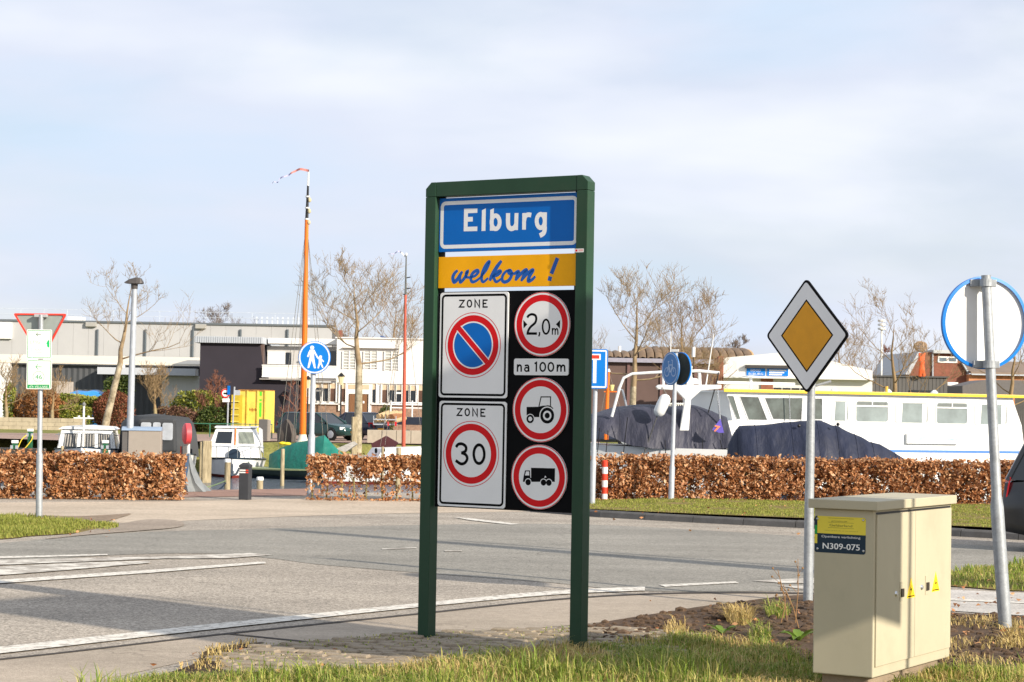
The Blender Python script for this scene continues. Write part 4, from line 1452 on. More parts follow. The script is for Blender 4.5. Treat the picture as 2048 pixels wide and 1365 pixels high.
# street lamp behind the left hedge
Yl = 43.5
B = Vector((at(258, 905, Yl).x, Yl, 0.0))
lm = pole_sign('street_lamp', B, 'slim grey street lamp with dark angular head behind the left hedge', 'street lamp', at(269, 578, Yl), 0.085, 0.058, m_galv2)
h = at(269, 570, Yl)
MB().tube([h + Vector((0, 0, -0.09)), h + Vector((0, 0, 0.1))], [0.07, 0.085], 12).build('collar', mat('lamp_dark', (72, 68, 66), rough=0.5, var=0.1), lm)
mb = MB()
def lampring(x, w, z0, z1):
    return [h + Vector((x, -w, z0)), h + Vector((x, w, z0)), h + Vector((x, w * .7, z1)), h + Vector((x, -w * .7, z1))]
mb.loft([lampring(-0.21, 0.10, 0.03, 0.05), lampring(-0.1, 0.13, 0.02, 0.12), lampring(0.06, 0.14, 0.02, 0.16), lampring(0.14, 0.13, 0.02, 0.145), lampring(0.19, 0.10, 0.03, 0.06)])
mb.build('lamp_head', _mats['lamp_dark'], lm, bevel=0.01)

# ------------------------------------------------------------------ unseen board, mast and pole, added to cast shadows on road, sign and cabinet
def behind(p, t, side=0.0):
    return Vector((p.x, p.y, 0)) - LH * t + Vector((-LH.y, LH.x, 0)) * side
RP = ts.p(uR0 + 0.05, 0)
bc = behind(RP, 8.8)
per = Vector((-LH.y, LH.x, 0)).normalized()
if per.y > 0:
    per = -per
dbt = thing('shadow_board', bc, 'made-up tall board on two steel posts, lower corner cut to shape its shadow', 'road sign')  # invented board, outline cut so its shade lands on cabinet, sign and road
dz_ = 2.5 * math.tan(SUN_EL)
bpts = [(u_, z_ + dz_) for u_, z_ in ((-.15, 1.95), (.6, 2.05), (1.0, 2.5), (1.75, 3.7), (1.75, 5.7), (-.15, 5.7))]
MB().prism([bc + per * u_ + Vector((0, 0, z_)) for u_, z_ in bpts], LH * 0.03).build('board', m_alu, dbt)
for q in (bc + per * -0.32, bc + per * 1.0):
    MB().tube([q + Vector((0, 0, -0.2)) - LH * 0.06, q + Vector((0, 0, 5.6 + dz_)) - LH * 0.06], 0.03, 12).build('post', m_galv, dbt, smooth=True)
tip = gnd(560, 1060)
mb0 = tip - LH * 22.0
tm = thing('shadow_mast', mb0, 'tapered grey mast added out of view to cast a thick shadow band', 'mast')  # added shadow caster, placed back along the light from the band's tip
MB().tube([mb0 + Vector((0, 0, -0.2)), mb0 + Vector((0, 0, 22.0 * math.tan(SUN_EL)))], [0.38, 0.16], 14).build('pole', m_galv2, tm, smooth=True)
tip2 = gnd(900, 1081)
mb1 = tip2 - LH * 17.0
tm2 = thing('shadow_pole', mb1, 'thin white pole added out of view to cast a thin shadow band', 'mast')  # second added caster, for the thinner band of shade on the road
MB().tube([mb1 + Vector((0, 0, -0.2)), mb1 + Vector((0, 0, 17.0 * math.tan(SUN_EL)))], [0.08, 0.05], 10).build('pole', m_white, tm2, smooth=True)

gd = gnd(2032, 1072)
dg = thing('drain_grate', gd, 'rust coloured drain grate in the kerb line at the right edge', 'drain')
for k in range(5):
    MB().bx(-.28 + k * .115, -.28 + k * .115 + .07, -.1, .1, 0.006, .05, None, gd).build('bar', mat('rusty_iron', (150, 92, 66), rough=.8, var=.2), dg)
MB().bx(-.32, .32, .1, .14, 0.006, .1, None, gd).build('frame', _mats['rusty_iron'], dg)
# ------------------------------------------------------------------ leaves, hedges, grass, trees
def leaves(P, size, rng, fold=0.35, squash=None, aspect=0.6):
    """four-point folded leaves at points P (n,3); returns verts and triangles"""
    n = len(P)
    d = rng.normal(size=(n, 3))
    if squash is not None:
        d *= squash
    d /= np.linalg.norm(d, axis=1, keepdims=True)
    e = rng.normal(size=(n, 3))
    e -= d * np.sum(e * d, axis=1, keepdims=True)
    e /= np.linalg.norm(e, axis=1, keepdims=True)
    f = np.cross(d, e)
    s = (size * rng.uniform(0.5, 1.45, n))[:, None]
    b = P - d * s * 0.5
    t = P + d * s * 0.5
    up = f * s * fold * rng.uniform(-1, 1, n)[:, None]
    l = P + e * s * aspect * 0.5 + up
    r = P - e * s * aspect * 0.5 + up
    V = np.stack([b, l, t, r], axis=1).reshape(-1, 3)
    i = np.arange(n)[:, None] * 4
    T = np.concatenate([i + np.array([[0, 1, 2]]), i + np.array([[0, 2, 3]])], axis=1).reshape(-1, 3)
    return V, T
def noise3(P, sc, seed=0):
    """cheap smooth value noise for arrays"""
    Q = P * sc + seed * 17.3
    I = np.floor(Q).astype(np.int64)
    Fr = Q - I
    Fr = Fr * Fr * (3 - 2 * Fr)
    def h(ix, iy, iz):
        v = (ix * 374761393 + iy * 668265263 + iz * 2147483647 + seed * 1274126177) & 0xffffffff
        v = ((v ^ (v >> 13)) * 1274126177) & 0xffffffff
        return ((v ^ (v >> 16)) & 0xffff) / 65535.0
    out = 0
    for dx in (0, 1):
        for dy in (0, 1):
            for dz in (0, 1):
                w = (Fr[:, 0] if dx else 1 - Fr[:, 0]) * (Fr[:, 1] if dy else 1 - Fr[:, 1]) * (Fr[:, 2] if dz else 1 - Fr[:, 2])
                out = out + w * h(I[:, 0] + dx, I[:, 1] + dy, I[:, 2] + dz)
    return out
m_beech = leafmat('beech_leaves', [(100, 62, 36), (158, 103, 62), (182, 125, 79), (196, 142, 96), (210, 164, 118), (134, 85, 51), (222, 186, 144)], rough=0.5, trans=0.22, spec=0.4)
m_stem = mat('hedge_stem', (118, 108, 74), rough=0.9, var=0.25, vs=8, col2=(146, 136, 92))

def hedge(label, x0, x1, y0, y1, h0, h1, n, seed, sparse=False, thick=0.75):
    rng = np.random.default_rng(seed)
    root = thing('beech_hedge', ((x0 + x1) / 2, (y0 + y1) / 2 + thick / 2, 0), label, 'hedge')
    m = int(n * 2.4)
    t = rng.uniform(0, 1, m)
    # most leaves sit near the front, the top and the ends
    dep = np.where(rng.uniform(size=m) < 0.72, rng.beta(1.0, 3.2, m), rng.uniform(size=m))
    hz = rng.uniform(0.03, 1.0, m)
    X = x0 + (x1 - x0) * t
    Yf = y0 + (y1 - y0) * t
    Z = hz * (h0 + (h1 - h0) * t)
    P = np.stack([X, Yf + dep * thick, Z], axis=1)
    bulge = noise3(P * np.array([1, 0.3, 1]), 2.6, seed) - 0.5
    P[:, 1] -= bulge * 0.26 * (1 - dep)
    P[:, 2] += (noise3(P * np.array([1, 1, 0]), 3.1, seed + 3) - 0.5) * 0.15 * hz
    q = noise3(P, 5.0, seed + 1) * 0.6 + noise3(P, 12.0, seed + 2) * 0.4
    keep = q > (0.445 - 0.07 * hz)
    if sparse:
        keep &= rng.uniform(size=m) < np.clip(0.10 + 1.5 * (hz - 0.30), 0.10, 1.0)
        keep &= q > (0.52 - 0.16 * hz)
    else:
        keep &= rng.uniform(size=m) < np.clip(0.45 + 2.2 * hz, 0.4, 1.0)
    P = P[keep][:n]
    # stray leaves above the clipped top
    ns = int(n * 0.012)
    S = np.stack([rng.uniform(x0, x1, ns), rng.uniform(y0, y1, ns) + rng.uniform(0, thick, ns), (h0 + h1) / 2 + np.abs(rng.normal(0, 0.035, ns))], axis=1)
    V, T = leaves(np.concatenate([P, S]), 0.084, rng, squash=np.array([1, 1, 0.8]))
    npmesh('foliage', V, T, m_beech, root, kind='stuff')
    r = random.Random(seed)
    x = x0 + 0.1
    while x < x1 - 0.05:
        t = (x - x0) / (x1 - x0)
        yb = y0 + (y1 - y0) * t + thick * r.uniform(0.25, 0.55)
        hh = (h0 + (h1 - h0) * t) * r.uniform(0.72, 0.9)
        sw = r.uniform(-0.06, 0.06)
        mb = MB()
        p0 = Vector((x, yb, -0.03))
        mb.tube([p0, p0 + Vector((sw * .4, 0, hh * .3)), p0 + Vector((sw, -0.03, hh * .65)), p0 + Vector((sw * 1.6, 0.02, hh))], [0.022, 0.018, 0.013, 0.006], 5)
        for k in range(4):
            zz = hh * r.uniform(0.25, 0.7)
            q0 = p0 + Vector((sw * zz / hh, 0, zz))
            mb.tube([q0, q0 + Vector((r.uniform(-.14, .14), r.uniform(-.2, .1), r.uniform(.1, .22)))], [0.009, 0.004], 4)
        mb.build('stem', m_stem, root)
        x += r.uniform(0.2, 0.34) if sparse else r.uniform(0.34, 0.55)
    # fallen leaves along the foot
    nf_ = int((x1 - x0) * 90)
    Q = np.stack([rng.uniform(x0, x1, nf_), 0, np.full(nf_, 0.018)], axis=1) if False else None
    tt = rng.uniform(0, 1, nf_)
    Q = np.stack([x0 + (x1 - x0) * tt, y0 + (y1 - y0) * tt - np.abs(rng.normal(0, 0.16, nf_)) + 0.15, np.full(nf_, 0.03)], axis=1)
    V, T = leaves(Q, 0.07, rng, squash=np.array([1, 1, 0.15]))
    npmesh('fallen_leaves', V, T, m_beech, root, kind='stuff')
    return root
YL = 39.9
hedge('copper beech hedge behind the give way sign and grey street lamp', -15.0, at(361, 1000, 40.4).x, 39.3, 40.5, 0.93, 0.90, 31000, 11)
hedge('thin leggy beech hedge with bare lower stems in front of the green tarpaulin boat', at(612, 1000, 41.6).x, at(905, 1000, 41.9).x, 41.5, 41.9, 0.93, 0.90, 6600, 12, sparse=True)
hedge('long dense copper beech hedge below the white and blue covered boats', at(1150, 1000, 43.9).x, 15.5, 43.8, 44.9, 0.96, 0.95, 56000, 13)

# grass blades --------------------------------------------------------------------------
def blades(name, poly_px, n, h, w, seed, m, zb, lean=0.5, ylim=None, clump=2.0, thr=0.32, xlim=None):
    rng = np.random.default_rng(seed)
    W = [gnd(x, y) for x, y in poly_px]
    xs = np.array([p.x for p in W])
    ys = np.array([p.y for p in W])
    lo, hi = [xs.min(), ys.min()], [xs.max(), ys.max()]
    if ylim:
        lo[1], hi[1] = max(lo[1], ylim[0]), min(hi[1], ylim[1])
    if xlim:
        lo[0], hi[0] = max(lo[0], xlim[0]), min(hi[0], xlim[1])
    got = []
    tot = 0
    for _ in range(40):
        X = rng.uniform(lo[0], hi[0], n)
        Y = rng.uniform(lo[1], hi[1], n)
        ins = np.zeros(n, bool)
        j = len(xs) - 1
        for i in range(len(xs)):
            c = ((ys[i] > Y) != (ys[j] > Y))
            with np.errstate(divide='ignore', invalid='ignore'):
                xx = (xs[j] - xs[i]) * (Y - ys[i]) / (ys[j] - ys[i]) + xs[i]
            ins ^= c & (X < xx)
            j = i
        P = np.stack([X, Y, np.zeros(n)], axis=1)
        q = noise3(P, clump, seed)
        ins &= q > thr * rng.uniform(0.4, 1.2, n)
        got.append(np.concatenate([P[ins], q[ins][:, None]], axis=1))
        tot += ins.sum()
        if tot >= n:
            break
    P = np.concatenate(got)[:n]
    q = P[:, 3]
    P = P[:, :3]
    k = len(P)
    H = h * rng.uniform(0.35, 1.15, k) * (0.2 + 1.5 * q)
    an = rng.uniform(0, 2 * np.pi, k)
    d = np.stack([np.cos(an), np.sin(an), np.zeros(k)], axis=1)
    sd = np.stack([-np.sin(an), np.cos(an), np.zeros(k)], axis=1)
    ln = (lean * rng.uniform(0.1, 1.4, k) * H)[:, None]
    P[:, 2] = zb
    ww = (w * rng.uniform(0.6, 1.3, k))[:, None]
    upv = np.array([[0, 0, 1.0]])
    m1 = P + upv * (H * 0.55)[:, None] + d * ln * 0.35
    tipp = P + upv * (H * np.clip(1.0 - 0.35 * lean, 0.3, 1))[:, None] + d * ln
    V = np.stack([P - sd * ww, P + sd * ww, m1 + sd * ww * 0.8, m1 - sd * ww * 0.8, tipp], axis=1).reshape(-1, 3)
    i = np.arange(k)[:, None] * 5
    T = np.concatenate([i + np.array([[0, 1, 2]]), i + np.array([[0, 2, 3]]), i + np.array([[3, 2, 4]])], axis=1).reshape(-1, 3)
    o = npmesh(name, V, T, m, kind='stuff')
    return o
m_grass = leafmat('grass_blades', [(78, 106, 32), (118, 142, 48), (140, 158, 62), (182, 174, 96), (98, 126, 40), (204, 188, 122), (128, 152, 54)], rough=0.6, trans=0.3, spec=0.25)
m_straw = leafmat('straw_blades', [(196, 172, 110), (214, 190, 132), (172, 146, 92), (186, 170, 100)], rough=0.7, trans=0.25, spec=0.2)
m_lawn = leafmat('lawn_blades', [(110, 124, 50), (134, 142, 62), (152, 154, 74), (168, 164, 88), (122, 134, 54)], rough=0.6, trans=0.3, spec=0.2)
blades('grass', V_NEAR, 46000, 0.10, 0.0035, 21, m_grass, 0.012, lean=1.0, ylim=(13.0, 17.6), xlim=(-4.5, 5.0), clump=2.4, thr=0.55)
blades('tall_grass', V_NEAR, 3600, 0.21, 0.0042, 29, m_grass, 0.012, lean=0.8, ylim=(13.0, 17.0), xlim=(-3.4, 4.0), clump=1.7, thr=0.78)
blades('dry_grass', V_NEAR, 15000, 0.12, 0.003, 22, m_straw, 0.012, lean=1.1, ylim=(13.0, 17.4), xlim=(-4.5, 5.0), clump=1.3, thr=0.62)
blades('lawn_grass', V_RIGHT, 60000, 0.045, 0.006, 23, m_lawn, 0.105, lean=0.6, xlim=(0.5, 12.5), clump=1.5, thr=0.2)
blades('lawn_grass', V_LEFT, 22000, 0.08, 0.006, 24, m_lawn, 0.012, lean=0.6, xlim=(-10.5, 0), clump=1.6, thr=0.35)
blades('dry_grass', V_WEDGE, 7000, 0.11, 0.005, 25, m_grass, 0.012, lean=0.8, xlim=(4, 9), clump=1.8, thr=0.3)
blades('dry_grass', curve([(1880, 1240), (2048, 1252), (2100, 1330), (1880, 1345)], 3), 900, 0.08, 0.004, 27, m_straw, 0.012, lean=1.0, clump=2.2, thr=0.6)
blades('dry_grass', curve([(330, 1352), (395, 1325), (420, 1300), (520, 1288), (450, 1318), (470, 1350)], 3), 260, 0.09, 0.004, 30, m_straw, 0.016, lean=1.1, clump=3, thr=.3)
for i_, (tx, ty, tn) in enumerate(((1478, 1244, 420), (1556, 1230, 320), (1352, 1268, 200), (1520, 1282, 260), (2030, 1290, 260))):
    blades('dry_tuft', ell(tx, ty, 26, 11, 12), tn, 0.17, 0.004, 90 + i_, m_straw if i_ % 2 == 0 else m_grass, 0.012, lean=1.1, clump=4, thr=0.2)
blades('joint_moss', isl, 1100, 0.03, 0.005, 28, m_grass, 0.02, lean=1.0, clump=3.5, thr=0.6)

# clods of earth, fallen leaves and weeds -------------------------------------------------
rng = np.random.default_rng(31)
rr0 = random.Random(31)
mb = MB()
bedw = [(p.x, p.y) for p in (gnd(x, y) for x, y in V_BED)]
cnt = 0
while cnt < 1500:
    x, y = rr0.uniform(-1, 6.5), rr0.uniform(14, 21)
    if not inpoly(x, y, bedw):
        continue
    r = rr0.uniform(0.006, 0.04) * (1.6 if rr0.random() < 0.1 else 1)
    mb.ball((x, y, 0.012), r, 5, 3, (1.2, 1, 0.8))
    cnt += 1
V = np.array(mb.v)
V += (noise3(V, 60, 3)[:, None] - 0.5) * 0.012
mb.v = [tuple(v) for v in V]
mb.build('soil_clods', m_soil, kind='stuff', recalc=False)
lw = []
for (px0, px1, py0, py1, n) in ((0, 230, 1040, 1078, 40), (1180, 2048, 1015, 1060, 60), (1300, 1610, 1205, 1290, 30), (300, 1200, 1300, 1364, 18), (1880, 2048, 1140, 1300, 60), (1300, 2040, 1060, 1072, 8)):
    for _ in range(n):
        p = gnd(rr0.uniform(px0, px1), rr0.uniform(py0, py1))
        lw.append((p.x, p.y, 0.14 if py0 == 1015 else 0.03))
V, T = leaves(np.array(lw), 0.055, rng, squash=np.array([1, 1, 0.25]))
npmesh('fallen_leaves', V, T, m_beech, kind='stuff')
# dry stalks beside the cabinet
m_stalk = mat('dry_stalk', (140, 108, 72), rough=0.9, var=0.2)
for (px, py, hh, lx) in ((1590, 1250, 0.62, 0.02), (1575, 1245, 0.5, -0.1), (1600, 1262, 0.42, -0.16), (1560, 1250, 0.3, 0.05)):
    p = gnd(px, py)
    wd = thing('dry_weed', p, {1590: 'tallest dry brown weed stalk left of the cabinet', 1575: 'dry brown weed stalk leaning left near the cabinet', 1600: 'strongly tilted dry weed stalk closest to the cabinet', 1560: 'shortest dry brown weed stalk in the soil bed'}[px], 'weed')
    tpnt = p + Vector((lx, 0, hh))
    MB().tube([p + Vector((0, 0, -.02)), p.lerp(tpnt, 0.5) + Vector((0.015, 0, 0)), tpnt], [0.006, 0.005, 0.003], 5).build('stalk', m_stalk, wd)
    for j in range(4):
        q = p.lerp(tpnt, 0.5 + 0.12 * j)
        e = q + Vector((rr0.uniform(-.08, .08), rr0.uniform(-.05, .05), rr0.uniform(.03, .09)))
        MB().tube([q, e], [0.003, 0.0015], 4).build('side_stalk', m_stalk, wd)
        MB().ball(e, 0.011, 6, 4).build('seed_head', m_stalk, wd)
m_dock = leafmat('dock_leaves', [(70, 104, 34), (104, 134, 48), (140, 156, 66)], rough=0.5, trans=0.3)
for (px, py, s, lab) in ((1445, 1270, 0.2, 'broad leaved green dock plant at the edge of the soil bed'), (1598, 1284, 0.24, 'broad leaved green dock plant against the cabinet side')):
    p = gnd(px, py)
    dk_ = thing('dock_plant', p, lab, 'plant')
    for j in range(7):
        an = j * 0.9 + rr0.uniform(-.3, .3)
        d = Vector((math.cos(an), math.sin(an), 0))
        sd = Vector((-d.y, d.x, 0))
        L = s * rr0.uniform(0.6, 1.0)
        rings = []
        mb = MB()
        pts = [p + d * L * t + Vector((0, 0, L * (1.1 * t - 0.9 * t * t * (0.6 + 0.4 * (j % 2))))) for t in (0, .25, .5, .75, 1.0)]
        wds = [0.008, 0.04, 0.055, 0.04, 0.004]
        vs, fs = [], []
        for q, w_ in zip(pts, wds):
            w_ *= s / 0.34
            vs += [q - sd * w_ + Vector((0, 0, w_ * .3)), q, q + sd * w_ + Vector((0, 0, w_ * .3))]
        for i in range(4):
            fs += [(i * 3, i * 3 + 1, i * 3 + 4, i * 3 + 3), (i * 3 + 1, i * 3 + 2, i * 3 + 5, i * 3 + 4)]
        mb.add(vs, fs)
        mb.build('leaf', m_dock, dk_, smooth=True, recalc=False)

# bare trees ------------------------------------------------------------------------------
m_bark = mat('plane_bark', (134, 122, 98), rough=0.9, var=0.35, vs=4, col2=(184, 172, 146), bump=.5, bs=6, bd=.03)
m_bark2 = mat('yellow_bark', (138, 124, 94), rough=0.9, var=0.25, vs=4, col2=(164, 148, 112))
m_bark3 = mat('brown_bark', (138, 118, 94), rough=0.9, var=0.2, vs=4, col2=(150, 126, 96))
m_bark4 = mat('grey_bark', (112, 100, 90), rough=0.9, var=0.2, vs=4)
m_bark5 = mat('red_twigs', (126, 84, 66), rough=0.9, var=0.2, vs=4)
m_twig = mat('plane_twigs', (136, 116, 88), rough=0.9, var=0.2, vs=3, col2=(158, 138, 108))
m_twig2 = mat('tan_twigs', (132, 110, 80), rough=0.9, var=0.2, vs=3, col2=(152, 128, 94))
TWIG = {'plane_bark': m_twig, 'yellow_bark': m_twig2}
def tubes_np(lines, n):
    """many thin tubes at once; each line (pts, radii) with the same point count"""
    out_v, out_f, o = [], [], 0
    for pts, rad in lines:
        P = np.array(pts)
        m = len(P)
        t = P[-1] - P[0]
        t = t / (np.linalg.norm(t) + 1e-9)
        a = np.cross(t, [0.3, 0.9, 0.31])
        a /= (np.linalg.norm(a) + 1e-9)
        b = np.cross(t, a)
        an = np.arange(n) * 2 * np.pi / n
        ringv = np.cos(an)[:, None] * a + np.sin(an)[:, None] * b
        V = P[:, None, :] + ringv[None] * np.array(rad)[:, None, None]
        out_v.append(V.reshape(-1, 3))
        i = np.arange(m - 1)[:, None] * n
        k = np.arange(n)[None]
        k2 = (k + 1) % n
        Q = np.stack([i + k, i + k2, i + n + k2, i + n + k], axis=-1).reshape(-1, 4) + o
        out_f.append(Q)
        o += m * n
    return np.concatenate(out_v), np.concatenate(out_f)
def tree(label, base, H, spread, seed, bark, clear=0.3, lean=(0, 0), trunk_r=0.16, dens=1.0, twig=0.012, up=0.35, levels=4, name='bare_tree', first=None, cat='tree', group=None):
    r = random.Random(seed)
    root = thing(name, base, label, cat, group)
    thick, thin = [], []
    def grow(p, d, L, rad, lev, nseg=5):
        pts, rads = [p], [rad]
        q = Vector(p)
        dd = Vector(d)
        for i in range(nseg):
            j = 0.16 if lev else 0.05
            dd = (dd + Vector((r.uniform(-j, j), r.uniform(-j, j), r.uniform(-j, j) + (up * 0.13 if lev else 0)))).normalized()
            q = q + dd * (L / nseg)
            pts.append(q)
            rads.append(max(rad * (1 - 0.62 * (i + 1) / nseg), twig * 0.5))
        (thick if lev <= 1 else thin).append((pts, rads))
        if lev >= levels:
            return
        nb = [0, 8, 7, 6, 4][lev] if lev < 5 else 3
        nb = max(2, int(nb * dens + r.random() * 0.9))
        for k in range(nb):
            t = r.uniform(0.22, 1.0) if lev > 0 else r.uniform(0.0, 1.0)
            f = t * nseg
            i = min(int(f), nseg - 1)
            pp = pts[i].lerp(pts[i + 1], f - i)
            side = Vector((r.uniform(-1, 1), r.uniform(-1, 1), r.uniform(-0.25, 0.6)))
            side -= dd * side.dot(dd)
            if side.length < 1e-3:
                continue
            side.normalize()
            nd = (dd * r.uniform(0.45, 0.9) + side * r.uniform(0.6, 1.0) + Vector((0, 0, up * 0.25))).normalized()
            grow(pp, nd, L * r.uniform(0.42, 0.75) * (1.08 - 0.3 * t), max(rads[i] * 0.52, twig), lev + 1, 5 if lev < 2 else 3)
    b = Vector(base)
    tl = clear * H
    t1 = b + Vector((lean[0] * tl, lean[1] * tl, tl))
    tp_ = [b + Vector((0, 0, -0.2)), b + Vector((lean[0] * tl * .3, 0, tl * .3)), b.lerp(t1, .65) + Vector((r.uniform(-.04, .04), 0, 0)), t1]
    MB().tube(tp_, [trunk_r * 1.15, trunk_r, trunk_r * .9, trunk_r * .8], 9).build('trunk', bark, root, smooth=True)
    # leader and main limbs
    L = H - tl
    lead = Vector((lean[0] * .4, lean[1] * .4, 1)).normalized()
    nlim = int(11 * dens) if first is None else first
    pts, rads = [t1 + Vector((0, 0, -0.05))], [trunk_r * .8]
    q = Vector(t1)
    for i in range(6):
        q = q + (lead + Vector((r.uniform(-.16, .16), r.uniform(-.16, .16), 0))) * (L * 0.82 / 6)
        pts.append(q)
        rads.append(max(trunk_r * .8 * (1 - (i + 1) / 6.5), twig))
    thick.append((pts, rads))
    for k in range(nlim):
        t = (k + r.random() * 0.8) / nlim
        f = t * 5.6
        i = int(f)
        pp = pts[i].lerp(pts[i + 1], f - i)
        an = k * 2.4 + r.uniform(-.5, .5)
        elev = 0.12 + 0.62 * t + r.uniform(-.1, .2)
        nd = Vector((math.cos(an) * math.cos(elev), math.sin(an) * math.cos(elev), math.sin(elev)))
        ll = spread * (1.3 - 0.65 * t) * r.uniform(0.8, 1.2)
        grow(pp, nd, ll, max(rads[i] * 0.30, twig * 2), 1)
    allv = thick + thin
    g4 = [l for l in allv if len(l[0]) >= 5]
    g3 = [l for l in allv if len(l[0]) < 5]
    V1, F1 = tubes_np(g4, 4)
    if g3:
        V2, F2 = tubes_np(g3, 4)
        V1, F1 = np.concatenate([V1, V2]), np.concatenate([F1, F2 + len(V1)])
    npmesh('crown', V1, F1, TWIG.get(bark.name, bark), root, smooth=True)
    return root
def ftree(label, px, py, Y, top_py, spread_px, seed, bark, **k):
    b = at(px, py, Y)
    z = FAR_Z if py == 0 else b.z
    x = at(px, 830, Y).x
    H = at(px, top_py, Y).z - z
    return tree(label, (x, Y, z), H, spread_px / F * Y, seed, bark, **k)
ftree('leaning pale barked bare plane tree left of the grey street lamp', 205, 0, 99, 540, 95, 41, m_bark, clear=0.45, lean=(0.22, 0), trunk_r=0.18, dens=0.62, twig=0.008, up=0.75)
ftree('bare plane tree with pale trunk in front of the white cafe', 716, 905, 96.3, 532, 105, 42, m_bark, clear=0.47, lean=(0.0, 0), trunk_r=0.20, dens=0.78, twig=0.0085, up=0.8)
ftree('wide bare plane tree behind the navy covered yacht', 1266, 0, 106, 545, 112, 43, m_bark, clear=0.34, trunk_r=0.2, dens=0.8, twig=0.0085, up=0.8)
ftree('spreading bare plane tree right behind the double cycle path sign', 1372, 0, 113, 588, 118, 44, m_bark2, clear=0.28, trunk_r=0.18, dens=0.85, twig=0.009, up=0.7)
ftree('bare plane tree rising above the yellow edged roof of the tour boat', 1789, 0, 112, 612, 104, 45, m_bark2, clear=0.27, trunk_r=0.2, dens=0.72, twig=0.0085, up=0.8)
ftree('small bare tree at the far right above the tour boat roof', 2022, 0, 112, 640, 90, 46, m_bark2, clear=0.33, trunk_r=0.18, dens=0.6, twig=0.008, up=0.75)
ftree('bare tree half hidden by the priority diamond', 1680, 0, 128, 660, 76, 47, m_bark2, clear=0.3, trunk_r=0.2, dens=0.7, twig=0.009, up=0.7)
ftree('large brown bare tree behind the cafe roof beside the town sign', 795, 0, 142, 572, 105, 48, m_bark3, clear=0.22, trunk_r=0.24, dens=0.72, twig=0.013, up=0.7)
ftree('brown bare tree behind the cafe roof left of the thin red mast', 690, 0, 150, 612, 80, 58, m_bark3, clear=0.25, trunk_r=0.2, dens=0.55, twig=0.013, up=0.7)
ftree('round crowned bare tree behind the grey warehouse roof', 428, 0, 205, 602, 62, 49, m_bark4, clear=0.3, trunk_r=0.3, dens=0.85, twig=0.013, up=0.7)
ftree('small dark bare tree behind the barrel vaulted roof', 1472, 0, 215, 660, 34, 50, m_bark4, clear=0.3, trunk_r=0.25, dens=0.9, twig=0.014, up=0.7)
ftree('narrow reddish poplar behind the stacked white lamp', 1762, 0, 175, 672, 26, 51, m_bark5, clear=0.12, trunk_r=0.2, dens=0.9, twig=0.013, up=1.0)
ftree('pollarded bare tree with upright twigs right of the street lamp', 310, 0, 124, 742, 42, 52, m_bark2, clear=0.38, trunk_r=0.13, dens=1.0, twig=0.013, up=1.1, levels=3)
ftree('pollarded bare tree behind the cycle route plates', 104, 0, 125, 752, 44, 53, m_bark2, clear=0.36, trunk_r=0.13, dens=0.9, twig=0.013, up=1.0, levels=3)
ftree('pollarded bare tree at the left edge by the stone wall', 12, 0, 125, 735, 46, 54, m_bark2, clear=0.36, trunk_r=0.14, dens=0.9, twig=0.013, up=1.0, levels=3)
ftree('reddish leafless shrub against the dark house wall', 425, 0, 126.5, 738, 34, 55, m_bark5, clear=0.05, trunk_r=0.08, dens=1.1, twig=0.014, up=0.9, levels=3, name='bare_shrub', cat='shrub')
ftree('leafless brown twigs beside the orange mast and dark house', 590, 0, 118, 760, 34, 56, m_bark5, clear=0.05, trunk_r=0.06, dens=0.7, twig=0.012, up=1.0, levels=3, name='bare_shrub', cat='shrub')

